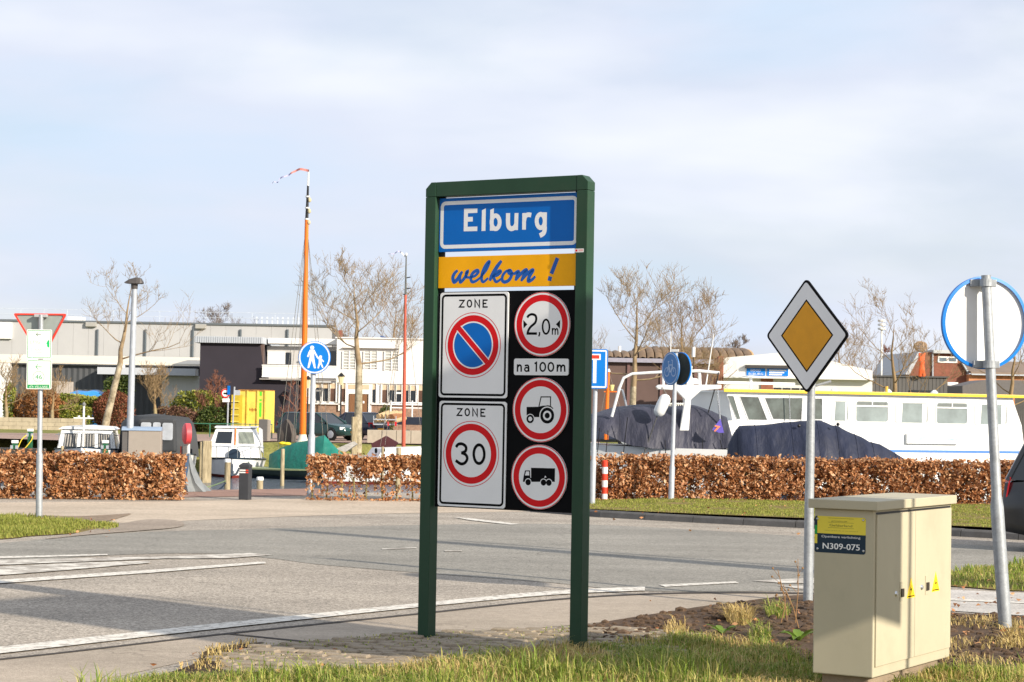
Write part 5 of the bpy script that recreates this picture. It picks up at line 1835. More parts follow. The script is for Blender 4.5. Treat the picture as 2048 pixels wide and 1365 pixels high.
# shrubs --------------------------------------------------------------------------------------
m_lgreen = leafmat('laurel_leaves', [(60, 78, 24), (116, 128, 44), (150, 152, 58), (172, 168, 82), (92, 108, 36)], rough=0.45, trans=0.2)
m_dgreen = leafmat('dark_green_leaves', [(40, 56, 22), (70, 86, 34), (96, 106, 48)], rough=0.5, trans=0.2)
m_brown = leafmat('dry_brown_leaves', [(120, 76, 42), (158, 108, 64), (180, 130, 82), (140, 96, 58)], rough=0.7, trans=0.2)
m_redbr = leafmat('reddish_leaves', [(96, 50, 38), (140, 80, 60), (120, 84, 52), (160, 104, 76)], rough=0.7, trans=0.2)
m_dkbrown = leafmat('dark_brown_leaves', [(74, 50, 40), (104, 74, 58), (130, 98, 78)], rough=0.7, trans=0.2)
def shrub(label, px0, px1, py0, Y, depth, m, n, seed, size=0.16, box=False, zb=None):
    rng = np.random.default_rng(seed)
    z0 = FAR_Z if zb is None else zb
    xa, xb = at(px0, 830, Y).x, at(px1, 830, Y).x
    zt = at((px0 + px1) / 2, py0, Y).z
    root = thing('shrub', ((xa + xb) / 2, Y + depth / 2, z0), label, 'shrub')
    if box:
        P = np.stack([rng.uniform(xa, xb, n), Y + depth * rng.beta(1, 2.5, n), z0 + (zt - z0) * (1 - rng.beta(1, 2.6, n))], axis=1)
        P[:, 2] -= (noise3(P, 0.8, seed) * 0.25) * (zt - z0)
    else:
        d = rng.normal(size=(n, 3))
        d /= np.linalg.norm(d, axis=1, keepdims=True)
        rad = rng.uniform(0.55, 1.0, n) ** 0.5
        P = d * rad[:, None]
        P *= (0.78 + 0.4 * noise3(d * 2.2 + seed, 1.3, seed))[:, None]
        P[:, 2] = np.abs(P[:, 2]) if False else P[:, 2]
        P = P * np.array([(xb - xa) / 2, depth / 2, (zt - z0) * 0.55]) + np.array([(xa + xb) / 2, Y + depth / 2, z0 + (zt - z0) * 0.47])
        P = P[P[:, 2] > z0]
    V, T = leaves(P, size, rng)
    npmesh('foliage', V, T, m, root, kind='stuff')
    r = random.Random(seed)
    for k in range(5):
        x = xa + (xb - xa) * (0.15 + 0.7 * (k + .5) / 5)
        MB().tube([Vector((x, Y + depth * .5, z0 - .1)), Vector((x + r.uniform(-.2, .2), Y + depth * .5, z0 + (zt - z0) * .7))], [0.04, 0.015], 5).build('stem', m_bark3, root)
    return root
shrub('tawny dried grass like shrub behind the stone wall', 22, 122, 774, 127.5, 2.4, m_brown, 5200, 61, 0.17)
shrub('clipped yellow green hedge behind the leaning plane tree', 116, 212, 786, 130, 2.2, m_lgreen, 5200, 62, 0.16, box=True)
shrub('loose reddish shrub below the leaning plane tree', 176, 262, 782, 128, 2.4, m_redbr, 4200, 63, 0.14)
shrub('olive coloured hedge end beside the stone wall', 118, 180, 806, 126.6, 1.0, m_lgreen, 2600, 64, 0.13, box=True)
shrub('low dark brown clipped shrub below the pollarded tree', 292, 394, 812, 124.5, 2.0, m_dkbrown, 4200, 65, 0.13)
shrub('big glossy green laurel shrub beside the yellow container', 330, 458, 782, 127.5, 2.6, m_lgreen, 6500, 66, 0.17)
shrub('dark green low shrub in front of the laurel', 388, 456, 812, 124.8, 1.6, m_dgreen, 3200, 67, 0.13)
shrub('dark conifer hedge in front of the low shed', 205, 262, 742, 132, 1.6, m_dgreen, 4500, 68, 0.15, box=True)
shrub('clipped round green bush by the cafe entrance', 752, 788, 810, 122, 1.3, m_dgreen, 2200, 69, 0.09)
shrub('green shrub at the left edge behind the stone wall', 0, 26, 765, 128, 1.6, m_lgreen, 2200, 70, 0.15)
# ------------------------------------------------------------------ boats and harbour furniture
m_navy = mat('navy_tarpaulin', (30, 36, 56), rough=0.6, var=0.2, vs=1.5, bump=0.7, bs=2.2, bd=.12, stretch=(1.6, 1, .5))
m_greytarp = mat('grey_navy_cover', (52, 53, 66), rough=0.58, var=0.2, vs=1.5, bump=0.8, bs=2.4, bd=.12, stretch=(1.6, 1, .5))
m_gtarp = mat('green_tarpaulin', (24, 112, 98), rough=0.55, var=0.2, vs=1.2, bump=0.7, bs=2.2, bd=.12)
m_hullgrey = mat('hull_grey_white', (220, 221, 223), rough=0.35, var=0.04)
m_bluehull = mat('hull_navy', (34, 50, 66), rough=0.35, var=0.1)
m_antif = mat('antifouling_red', (120, 46, 36), rough=0.7, var=0.15)
m_wood = mat('weathered_pile', (146, 132, 104), rough=0.9, var=0.3, vs=4, stretch=(4, 4, 0.6), col2=(178, 164, 132))
m_varn = mat('varnished_mast', (226, 112, 28), rough=0.35, var=0.14, vs=3, stretch=(3, 3, 0.3))
m_redmast = mat('red_brown_mast', (178, 84, 62), rough=0.5, var=0.12, vs=3)
m_rope = mat('rope', (120, 116, 108), rough=0.9, var=0.1)
m_curtain = mat('curtain', (150, 146, 138), rough=0.9, var=0.25, vs=3)

class BoatFrame:
    """local axes: x to the bow, y to the left of the bow, z up from the water"""
    def __init__(s, loc, heading):
        s.l = Vector(loc)
        s.h = Vector((math.cos(heading), math.sin(heading), 0))
        s.s = Vector((-s.h.y, s.h.x, 0))
    def __call__(s, x, y, z):
        return s.l + s.h * x + s.s * y + Vector((0, 0, z))
def hull(P, L, B, fb, rise, parent, m_top, m_bot, m_strip=None, stern=0.8, flare=0.8, n=14, boot=0.12):
    def st(s):
        k = max(0.0, (s - 0.42) / 0.58)
        b = B / 2 * (stern + (1 - stern) * min(1, s / 0.42)) * (1 - k ** 2.4)
        return max(b, 0.02)
    def lev(zf):
        rings = []
        for i in range(n + 1):
            s = i / n
            b = st(s)
            sh = fb + rise * max(0, s - .25) ** 2
            rake = 0.35 * max(0, s - .7) / .3
            x = -L / 2 + L * s
            rings.append((s, b, sh, x, rake))
        return rings
    def ringpts(r, zs):
        s, b, sh, x, rake = r
        out = []
        for z, w in zs(sh):
            out.append((x + rake * (z / max(sh, .1)) * 0.6, b * w, z))
        return out
    def mk(zs):
        rg = []
        for r in lev(0):
            pts = ringpts(r, zs)
            rg.append([P(x, y, z) for x, y, z in pts] + [P(x, -y, z) for x, y, z in reversed(pts)])
        return rg
    o = MB().loft(mk(lambda sh: [(sh, 1.0), (sh * .55, 0.93), (boot, flare)])).build('hull', m_top, parent, smooth=True)
    MB().loft(mk(lambda sh: [(boot - 0.001, flare * 0.999), (-0.35, flare * .5)])).build('antifouling', m_bot, parent, smooth=True)
    if m_strip:
        MB().loft(mk(lambda sh: [(sh + 0.03, 1.02), (sh - 0.03, 1.02)])).build('rubbing_strake', m_strip, parent)
    return o
def tarp(pts, name, m, parent, seed, p=3.0, skirt=0.0, n=21, fold=0.05, side=Vector((0, 1, 0))):
    """pts: (centre Vector on plan, half width, ridge z, edge z); cover draped over a ridge"""
    rings = []
    K = len(pts)
    dense = []
    for i in range(K - 1):
        for j in range(5):
            t = j / 5
            a, b = pts[i], pts[i + 1]
            dense.append((a[0].lerp(b[0], t), a[1] + (b[1] - a[1]) * t, a[2] + (b[2] - a[2]) * t, a[3] + (b[3] - a[3]) * t))
    dense.append(pts[-1])
    for (c, hw, zr, ze) in dense:
        r = []
        for k in range(n):
            t = -1 + 2 * k / (n - 1)
            y = hw * (abs(t) ** 0.8) * (1 if t > 0 else -1)
            z = ze + (zr - ze) * (1 - abs(t) ** p)
            q = Vector((c.x, c.y, z)) + side * y
            f = mnoise.noise(Vector((q.x * 2.3 + seed, seed * 1.7, q.z * 0.5))) * fold * (0.3 + abs(t))
            g2 = mnoise.noise(Vector((q.x * 0.9, q.y * .9 + seed, q.z * 1.3))) * fold * 1.2
            q += side * f * (1 if t > 0 else -1) + Vector((0, 0, g2 * 0.6 - (0.0)))
            r.append(q)
        rings.append(r)
    mb = MB()
    mb.loft(rings, capa=True, capb=True, closed=False)
    cov = mb.build(name, m, parent, smooth=True, recalc=False)
    for i in range(7, len(rings) - 2, 9):
        MB().tube([q + Vector((0, 0, .004)) for q in rings[i][1:-1]], 0.012, 4).build('seam', m, cov, smooth=True)
    return cov
def rail(pts, r, name, m, parent, n=6):
    return MB().tube(pts, r, n).build(name, m, parent, smooth=True)
def pane(fr, pts, c, m, parent, name='window', frame_m=None, t=0.03):
    """window: proud frame ring with recessed glass, both real pieces"""
    cx, cy = sum(p[0] for p in pts) / len(pts), sum(p[1] for p in pts) / len(pts)
    n = len(pts)
    g = MB().fprism(fr, pts, c - 0.01, c + 0.006).build(name, m, parent)
    if frame_m is not None:
        def sc(p, d):
            v = Vector((p[0] - cx, p[1] - cy))
            return (p[0] + v.x / max(v.length, .01) * d, p[1] + v.y / max(v.length, .01) * d)
        O = [sc(p, t) for p in pts]
        mb = MB()
        A = [fr.p(*p, c + .02) for p in pts] + [fr.p(*p, c + .02) for p in O] + [fr.p(*p, c) for p in O] + [fr.p(*p, c) for p in pts]
        mb.add(A, [(i, (i + 1) % n, n + (i + 1) % n, n + i) for i in range(n)] + [(n + i, n + (i + 1) % n, 2 * n + (i + 1) % n, 2 * n + i) for i in range(n)] + [(i, (i + 1) % n, 3 * n + (i + 1) % n, 3 * n + i) for i in range(n)])
        mb.build('frame', frame_m, g, recalc=False)
    return g

# --- white cruiser in the hedge gap, bow to the viewer
loc = Vector((at(470, 957, 91).x, 91.0, WATER_Z))
P = BoatFrame(loc, math.radians(-84))
c1 = thing('cabin_cruiser', loc, 'white cabin cruiser lying bow on in the gap between the hedges', 'boat')
hull(P, 7.4, 2.75, 0.72, 0.25, c1, m_hullgrey, m_antif, m_bluehull, flare=0.9)
cf = Frame(P(0.9, 0, 0), math.radians(6))
def cabin(P, prof, w0, w1, m, parent, name):
    """side profile (x,z) lofted across the beam, narrower at the top"""
    zs = [z for x, z in prof]
    z0, z1 = min(zs), max(zs)
    L_, R_ = [], []
    for x, z in prof:
        w = w0 + (w1 - w0) * (z - z0) / (z1 - z0)
        L_.append(P(x, w / 2, z))
        R_.append(P(x, -w / 2, z))
    return MB().loft([L_, R_]).build(name, m, parent, bevel=0.04)
cabin(P, [(-1.8, 0.7), (2.3, 0.85), (2.1, 1.28), (1.2, 1.38), (-1.8, 1.38)], 2.35, 2.1, m_boatwhite, c1, 'coach_roof')
cabin(P, [(-1.8, 1.36), (1.1, 1.36), (0.55, 2.1), (-1.8, 2.14)], 2.3, 1.75, m_boatwhite, c1, 'wheelhouse')
sl = [P(1.06, 0, 1.40), P(0.60, 0, 2.05)]
def slantpane(y0, y1, k0=.12, k1=.82, name='window', m=m_glass):
    a, b = P(1.1, 0, 1.36), P(0.55, 0, 2.1)
    nrm = Vector((P.h.x, P.h.y, 0.7)).normalized() * 0.03
    q = [a.lerp(b, k0) + P.s * y0, a.lerp(b, k0) + P.s * y1, a.lerp(b, k1) + P.s * y1 * .88, a.lerp(b, k1) + P.s * y0 * .88]
    return MB().prism([v + nrm * .2 for v in q], nrm * .5).build(name, m, c1)
slantpane(0.16, 0.88, m=mat('pale_glass', (122, 128, 118), rough=0.1, var=0.3, vs=1.5))
slantpane(-0.88, -0.16)
MB().prism([P(0.5, .95, 2.14), P(0.5, -.95, 2.14), P(-1.9, -.98, 2.17), P(-1.9, .98, 2.17)], (0, 0, 0.05)).build('roof', m_boatwhite, c1, bevel=0.02)
MB().tube([P(1.12, 0, 1.36), P(0.58, 0, 2.12)], 0.035, 6).build('wooden_post', m_varn, c1)
# canvas at the back of the wheelhouse
MB().prism([P(-1.2, 1.0, 1.2), P(-2.9, 1.15, 0.95), P(-2.7, 1.1, 2.05), P(-1.2, 1.0, 2.16)], P.s * 0.05).build('canvas_hood', mat('hood_grey', (196, 200, 206), rough=0.7, var=0.06), c1)
fb_ = MB().lathe(P(2.35, 0.02, 0.98), [(0.26, 0), (0.28, 0.06), (0.24, 0.12)], 18, axis=P.h)
fb_.build('round_vent_cover', m_bluehull, c1, smooth=True)
for sd in (1, -1):
    rail([P(3.6, 0.06 * sd, 1.35), P(2.9, 0.55 * sd, 1.38), P(1.7, 1.12 * sd, 1.32), P(0.4, 1.3 * sd, 1.25)], 0.018, 'guard_rail', m_chrome, c1)
    for (x, y) in ((3.4, 0.2), (2.6, 0.75), (1.7, 1.12), (0.7, 1.27)):
        rail([P(x, y * sd, 0.8), P(x, y * sd, 1.36)], 0.015, 'stanchion', m_chrome, c1)
an_ = MB()
an_.tube([P(3.95, 0, 0.62), P(3.98, 0, 0.2)], 0.035, 6)
an_.tube([P(3.98, -0.3, 0.45), P(4.0, -0.18, 0.2), P(4.02, 0, 0.14), P(4.0, 0.18, 0.2), P(3.98, 0.3, 0.45)], 0.05, 6)
an_.build('anchor', mat('anchor_iron', (60, 72, 84), rough=0.6, var=0.2), c1)

# --- white cruiser behind the left hedge
loc = Vector((at(152, 900, 84).x, 86.5, WATER_Z))
P = BoatFrame(loc, math.radians(-82))
c0 = thing('cabin_cruiser', loc, 'white cabin cruiser with curtained windows and cross shaped mast behind the left hedge', 'boat')
hull(P, 8.0, 2.9, 1.15, 0.35, c0, m_hullgrey, m_antif, m_bluehull, flare=0.75)
cabin(P, [(-2.2, 1.1), (1.3, 1.1), (1.05, 2.02), (-2.2, 2.1)], 2.5, 2.15, m_boatwhite, c0, 'wheelhouse')
MB().loft([[P(x, w, z) for w, z in ((-1.2, 2.04), (-1.05, 2.14), (0, 2.2), (1.05, 2.14), (1.2, 2.04))] for x in (1.15, -2.3)]).build('roof', m_boatwhite, c0, smooth=True)
def c0pane(y0, y1, z0, z1):
    def q(y, z):
        return P(1.3 - 0.25 * (z - 1.1) / 0.92 + 0.012, y * (1 - 0.1 * (z - 1.1)), z)
    g_ = MB().prism([q(y0, z0), q(y1, z0), q(y1, z1), q(y0, z1)], P.h * 0.01).build('window', m_glass, c0)
    for k in range(5):
        y = y0 + (y1 - y0) * (k + .25) / 5
        MB().prism([q(y, z0 + .03) + P.h * .012, q(y + (y1 - y0) * .1, z0 + .03) + P.h * .012, q(y + (y1 - y0) * .1, z1 - .03) + P.h * .012, q(y, z1 - .03) + P.h * .012], P.h * 0.006).build('curtain', m_curtain, g_)
for (y0, y1) in ((1.02, 0.50), (0.34, -0.26), (-0.42, -1.0)):
    c0pane(y0, y1, 1.28, 1.86)
mm = P(1.7, -0.12, 0)
rail([mm + Vector((0, 0, 1.1)), mm + Vector((0, 0, 3.05))], [0.055, 0.04], 'mast', m_boatwhite, c0, 8)
rail([mm + P.s * -0.42 + Vector((0, 0, 2.52)), mm + P.s * 0.42 + Vector((0, 0, 2.52))], 0.035, 'cross_spar', m_boatwhite, c0)
for y in (-0.2, 0.2):
    MB().lathe(mm + P.s * y + Vector((0, 0, 2.56)), [(0.05, 0), (0.05, .07)], 8).build('deck_light', m_boatwhite, c0)
MB().lathe(mm + Vector((0, 0, 3.05)), [(0.07, 0), (0.09, .06), (0.04, .12), (.02, .16)], 10).build('mast_light', mat('lamp_grey', (120, 120, 118), var=.1), c0)
for sd in (1, -1):
    rail([P(4.2, 0.05 * sd, 1.95), P(3.0, 0.7 * sd, 1.9), P(1.2, 1.3 * sd, 1.8)], 0.016, 'guard_rail', m_chrome, c0)
    for (x, y) in ((3.9, 0.22), (2.8, 0.8), (1.8, 1.12)):
        rail([P(x, y * sd, 1.3), P(x, y * sd, 1.9)], 0.014, 'stanchion', m_chrome, c0)

# --- boat with a dark canopy behind the utility cabinet
loc = Vector((at(312, 900, 83).x, 84.5, WATER_Z))
P = BoatFrame(loc, math.radians(-62))
cb = thing('canopy_boat', loc, 'motor boat under a dark grey canopy with clear windows behind the utility cabinet', 'boat')
hull(P, 6.5, 2.6, 1.0, 0.3, cb, m_boatwhite, m_antif, m_bluehull)
m_canopy = mat('canopy_canvas', (58, 60, 62), rough=0.75, var=0.12, vs=2)
rg = []
for (x, zt, w) in ((-2.6, 2.2, 1.0), (-2.3, 2.62, 1.12), (-1.0, 2.76, 1.18), (0.6, 2.72, 1.16), (1.2, 2.2, 1.1), (1.5, 1.6, 1.05)):
    rg.append([P(x, y * w, 1.0 + (zt - 1.0) * z) for y, z in ((-1.05, 0), (-1.03, .5), (-.98, .82), (-.8, .95), (0, 1), (.8, .95), (.98, .82), (1.03, .5), (1.05, 0))])
MB().loft(rg, closed=True).build('canopy', m_canopy, cb, smooth=True)
m_clear = mat('clear_vinyl', (176, 180, 184), rough=0.15, var=0.2, vs=2, spec=0.8)
wf = Frame(at(312, 870, 81.9), math.radians(0))
for (x0, x1, y0, y1) in ((282, 302, 845, 862), (306, 321, 845, 862), (325, 345, 846, 881)):
    a0, t1 = wf.uv(x0, y0)
    a1, q0 = wf.uv(x1, y1)
    MB().fprism(wf, rrect(a0, a1, q0, t1, 0.08), -0.05, 0.0).build('canopy_window', m_clear, cb)
MB().prism([wf.p(wf.uv(276, 838)[0], wf.uv(276, 838)[1], -.06), wf.p(wf.uv(350, 838)[0], wf.uv(350, 838)[1], -.06), wf.p(wf.uv(352, 905)[0], wf.uv(352, 905)[1], -.06), wf.p(wf.uv(276, 905)[0], wf.uv(276, 905)[1], -.06)], (0, .35, 0)).build('canopy_front', m_canopy, cb, bevel=0.1)

# --- green tarpaulin sailing boat with the tall orange mast
Yg = 87.5
loc = Vector((at(610, 955, Yg).x, Yg, WATER_Z))
sb = thing('sailing_boat', loc, 'dark sailing boat under a green tarpaulin with tall orange mast', 'boat')
P = BoatFrame(loc, math.radians(-28))
hull(P, 6.6, 2.3, 0.42, 0.2, sb, mat('hull_dark_green', (44, 60, 58), rough=0.4, var=0.15), m_bluehull, mat('rail_olive', (140, 150, 110), rough=0.5, var=0.1))
def gz(px, py, Y=Yg):
    return at(px, py, Y)
cen = [(532, 912, 938, 0.25), (556, 898, 945, 0.75), (585, 888, 950, 1.0), (612, 882, 952, 1.1), (636, 874, 946, 1.1), (650, 871, 936, 1.05), (668, 890, 928, 0.8), (694, 914, 922, 0.3)]
tarp([(Vector((gz(a, b).x, Yg + 0.3 - 0.012 * (a - 610), 0)), hw, gz(a, b).z, gz(a, c).z) for a, b, c, hw in cen], 'tarpaulin', m_gtarp, sb, 5, p=1.25, fold=0.09)
m0, m1, m2, m3 = at(605.5, 872, 88.5), at(613.5, 440, 88.5), at(616, 372, 88.5), at(617, 343, 88.5)
rail([m0 + Vector((0, 0, -1.2)), m0, m0.lerp(m1, .5), m1], [0.145, 0.145, 0.125, 0.085], 'mast', m_varn, sb, 14)
rail([m1, m2], [0.075, 0.045], 'mast_top', m_black, sb, 10)
rail([m2, m3], [0.045, 0.03], 'mast_tip', m_white, sb, 8)
for t in (0.0, 0.33, 0.66):
    q = m1.lerp(m2, t)
    MB().lathe(q, [(0.10, 0), (0.10, .06)], 10).build('mast_band', m_white, sb)
    MB().ball(q + Vector((0.1, -.05, -.12)), 0.08, 7, 5, (1, 1, 1.4)).build('block', mat('block_wood', (190, 176, 140), var=.15), sb)
MB().lathe(Vector((m0.x, m0.y, m0.z - .42)), [(0.36, 0), (0.22, .25), (0.16, .48)], 10).build('mast_boot', mat('canvas_cream', (206, 200, 184), rough=.8, var=.1, bump=.3, bs=12), sb, smooth=True)
for (px, py) in ((556, 898), (570, 890), (586, 884), (590, 886), (648, 900), (660, 905)):
    rail([m1 + Vector((0, 0, -0.15)), at(px, py, 88.0)], 0.011, 'shroud', m_rope, sb, 4)
for k, (xa, xb) in enumerate(((600, 598), (609, 611))):
    pass
# pennant streaming left from the masthead
def pennant(px, Y, w, parent, mats):
    pts = [at(x, y, Y) for x, y in px]
    pts = catmull(pts, 5)
    n = len(pts)
    vs, fs = [], []
    for i, p in enumerate(pts):
        ww = w * (1 - .8 * i / n)
        vs += [p + Vector((0, 0.05 * math.sin(i), ww)), p + Vector((0, 0.05 * math.sin(i), -ww))]
    for i in range(n - 1):
        fs.append((2 * i, 2 * i + 1, 2 * i + 3, 2 * i + 2))
    half = max(2, n // 3)
    MB().add(vs[:2 * half + 2], fs[:half]).build('pennant_head', mats[0], parent, recalc=False)
    MB().add(vs[2 * half:], [tuple(j - 2 * half for j in f) for f in fs[half:]]).build('pennant_tail', mats[1], parent, recalc=False)
m_pen1 = mat('pennant_red', (186, 116, 108), rough=.7, var=.15)
m_pen2 = mat('pennant_mauve', (168, 166, 200), rough=.7, var=.1)
pennant([(618, 342), (600, 339), (586, 345), (574, 352), (560, 357), (556, 365), (548, 364), (543, 368)], 88.4, 0.055, sb, (m_pen1, m_pen2))
# dark covered boom gear and yellow fenders on the foredeck
MB().lathe(at(573, 884, 89.5), [(0.42, 0), (0.44, .35), (0.3, .75), (0.08, 1.0)], 9).build('boom_cover', mat('cover_brown', (84, 76, 70), rough=.85, var=.15, bump=.4, bs=9), sb, smooth=True)
for (px, py) in ((565, 887), (574, 888)):
    MB().ball(at(px, py, 87.0), 0.09, 8, 6, (2.0, 1, .8)).build('yellow_fender', mat('fender_yellow', (226, 200, 40), var=.08), sb, smooth=True)

# --- boat with the thin red-brown mast and white cabin
Yb = 84.0
loc = Vector((at(790, 945, Yb).x, Yb, WATER_Z))
P = BoatFrame(loc, math.radians(-158))
rb = thing('mast_boat', loc, 'low white cabin boat with thin red brown mast beside the town sign', 'boat')
hull(P, 6.2, 2.2, 0.9, 0.25, rb, m_boatwhite, m_antif, m_redmast)
cabin(P, [(-2.6, 0.85), (1.2, 0.9), (0.8, 1.5), (-2.6, 1.62)], 1.8, 1.5, m_boatwhite, rb, 'cabin')
vf = Frame(at(750, 900, Yb - 1.05), math.radians(-4))
for px in (752, 768):
    a, b = vf.uv(px, 902)
    MB().fprism(vf, [(a + .06 * math.cos(t), b + .12 * math.sin(t)) for t in [i * .5236 for i in range(12)]], -0.1, 0.0).build('porthole', m_glass, rb)
m0, m1, m2 = at(807, 888, 86), at(811, 590, 86), at(812.5, 512, 86)
rail([m0 + Vector((0, 0, -.8)), m0, m1], [0.085, 0.085, 0.055], 'mast', m_redmast, rb, 10)
rail([m1, m2], [0.05, 0.025], 'mast_top', mat('mast_grey', (90, 92, 88), var=.2), rb, 8)
MB().lathe(m2, [(0.03, 0), (.05, .05), (.03, .12)], 8).build('mast_light', m_white, rb)
for (dx, py) in ((8, 556), (8, 578), (-4, 590)):
    q = at(811 + dx * .3, py, 86)
    rail([q, q + Vector((dx * .02, 0, .03))], 0.025, 'mast_fitting', m_black, rb)
for (px, py) in ((770, 890), (842, 865), (760, 896)):
    rail([m1, at(px, py, 85.5)], 0.01, 'shroud', m_rope, rb, 4)
pennant([(811, 514), (803, 506), (797, 503), (787, 508), (776, 508)], 86, 0.045, rb, (m_white, m_pen2))
MB().prism([at(742, 888, 88), at(772, 872, 88), at(796, 886, 88), at(790, 896, 88), at(745, 900, 88)], (0, .4, 0)).build('red_foredeck', mat('dark_red_paint', (74, 36, 40), rough=.6, var=.15), rb)

# --- navy covered yacht right of the town sign
Yy = 63.0
loc = Vector((at(1330, 950, Yy).x, Yy, WATER_Z))
yt = thing('covered_yacht', loc, 'white motor yacht under a grey blue fitted cover with white radar arch', 'boat')
P = BoatFrame(loc, math.radians(170))
def yz(px, py, Y=Yy):
    return at(px, py, Y)
hl = hull(P, 9.6, 3.3, 2.12, 0.32, yt, m_boatwhite, m_antif, None, stern=.95, flare=.82)
xs = [(1120, 846, 870, 0.7), (1165, 832, 866, 1.2), (1192, 828, 858, 1.5), (1230, 820, 874, 1.6), (1262, 816, 892, 1.65), (1300, 814, 899, 1.66), (1340, 813, 899, 1.66), (1385, 815, 899, 1.66), (1420, 823, 899, 1.66), (1448, 834, 899, 1.64), (1456, 862, 900, 1.6)]
tarp([(Vector((yz(a, b).x, Yy + .02, 0)), hw, at(a, b, Yy - .9).z, at(a, c, Yy - 1.5).z) for a, b, c, hw in xs], 'fitted_cover', m_greytarp, yt, 9, p=3.4, fold=0.17, n=35)
af = Frame(Vector((yz(1380, 800).x, Yy - 1.4, 0)), 0)
def AF(px, py):
    return af.uv(px, py)
MB().fprism(af, [AF(*p) for p in [(1359, 862), (1378, 862), (1382, 800), (1402, 782), (1443, 778), (1443, 770), (1316, 770), (1312, 774), (1316, 779), (1352, 781), (1370, 800)]], -0.32, 0.0).build('radar_arch', m_boatwhite, yt, bevel=0.03)
MB().fprism(af, [AF(*p) for p in [(1374, 770), (1388, 770), (1384, 746), (1386, 733), (1380, 731), (1377, 746)]], -0.2, -0.1).build('mast_pod', m_boatwhite, yt, bevel=.02)
MB().lathe(af.p(*AF(1388, 768), -0.3), [(0.2, 0), (0.22, .08), (0.16, .16), (.03, .18)], 14).build('radar_dome', m_boatwhite, yt, smooth=True)
rail([af.p(*AF(x, y), -.15) for x, y in ((1224, 834), (1240, 775), (1248, 756), (1265, 748), (1330, 744), (1400, 742), (1440, 746))], 0.045, 'cover_bow', m_boatwhite, yt, 8)
rail([af.p(*AF(x, y), -1.4) for x, y in ((1262, 830), (1250, 780), (1240, 777))], 0.035, 'strut', m_chrome, yt)
rail([af.p(*AF(x, y), -.1) for x, y in ((1438, 745), (1433, 768), (1417, 826))], 0.018, 'strut', m_black, yt)
rail([af.p(*AF(x, y), -.1) for x, y in ((1436, 780), (1440, 830), (1446, 910))], 0.028, 'ladder_pole', m_chrome, yt)
rail([af.p(*AF(x, y), -.2) for x, y in ((1327, 748), (1328, 770))], 0.04, 'white_tube', m_boatwhite, yt)
rail([af.p(*AF(x, y), -.2) for x, y in ((1400, 745), (1401, 772))], 0.05, 'white_tube', m_boatwhite, yt)
rail([af.p(*AF(x, y), -.2) for x, y in ((1341, 772), (1343, 664))], [0.02, 0.012], 'antenna', m_white, yt)
rail([af.p(*AF(x, y), -.2) for x, y in ((1413, 772), (1429, 668))], [0.022, 0.012], 'antenna', m_white, yt)
rail([af.p(*AF(x, y), -.2) for x, y in ((1387, 745), (1388, 714))], 0.012, 'antenna', m_black, yt)
rail([af.p(*AF(x, y), -.2) for x, y in ((1388, 714), (1388.5, 694))], 0.055, 'beacon', m_white, yt, 10)
# hanging fender
q0, q1 = af.p(*AF(1333, 790), .25), af.p(*AF(1313, 833), .25)
dv = (q1 - q0)
MB().tube([q0, q0 + dv * .08, q0 + dv * .2, q0 + dv * .5, q0 + dv * .8, q0 + dv * .93, q1], [0.06, 0.14, 0.18, 0.185, 0.18, 0.13, 0.05], 14).build('hanging_fender', m_boatwhite, yt, smooth=True)
rail([q0, af.p(*AF(1324, 775), 0)], 0.012, 'fender_rope', m_rope, yt)
rail([q1, af.p(*AF(1284, 915), .3)], 0.02, 'chain', mat('chain_dark', (70, 70, 70), var=.3), yt)
# lashing cords over the cover
for (x0, y0, x1, y1) in ((1199, 856, 1195, 905), (1216, 862, 1212, 905), (1255, 835, 1247, 905), (1330, 880, 1331, 908), (1405, 880, 1405, 908), (1440, 880, 1446, 908), (1190, 850, 1186, 900)):
    rail([at(x0, y0, Yy - 1.72), at(x1, y1, Yy - 1.74)], 0.015, 'lashing', m_black, yt, 5)
fl = [at(x, y, Yy - 2.0) for x, y in ((1441, 838), (1424, 860), (1438, 866), (1448, 866))]
MB().prism(fl, (0, .02, 0)).build('flag', mat('flag_purple', (96, 84, 176), rough=.7, var=.1), yt)
MB().prism([p + Vector((0, -.02, 0)) for p in [at(x, y, Yy - 2.0) for x, y in ((1430, 851), (1441, 853), (1430, 864), (1428, 862), (1434, 855), (1429, 854))]], (0, .01, 0)).build('flag_emblem', mat('flag_orange', (236, 130, 90), var=.05), yt)

# --- boat under a navy tarpaulin in front of the tour boat
Yn = 56.5
loc = Vector((at(1630, 960, Yn).x, Yn, WATER_Z))
nb_ = thing('tarpaulin_boat', loc, 'low boat wholly under a dark navy tarpaulin in front of the tour boat', 'boat')
P = BoatFrame(loc, 0.05)
hull(P, 6.2, 2.2, 1.0, 0.2, nb_, m_bluehull, m_antif, None)
xs = [(1456, 892, 940, .4), (1468, 868, 940, .8), (1478, 854, 942, 1.0), (1500, 851, 944, 1.1), (1545, 849, 945, 1.15), (1580, 844, 945, 1.15), (1600, 841, 945, 1.15), (1640, 841, 946, 1.15), (1664, 849, 946, 1.1), (1676, 849, 946, 1.1), (1700, 864, 946, 1.0), (1722, 877, 946, .9), (1738, 888, 946, .8), (1760, 892, 946, .7), (1790, 908, 948, .5), (1815, 920, 948, .3)]
tarp([(Vector((at(a, b, Yn).x, Yn, 0)), hw, at(a, b, Yn).z, at(a, c, Yn - hw).z) for a, b, c, hw in xs], 'tarpaulin', m_navy, nb_, 3, p=1.5, fold=0.17, n=31)
for (px, py) in ((1598, 852), (1676, 849)):
    MB().ball(at(px, py, Yn - .5), .05, 8, 6).build('tie_knob', m_black, nb_)

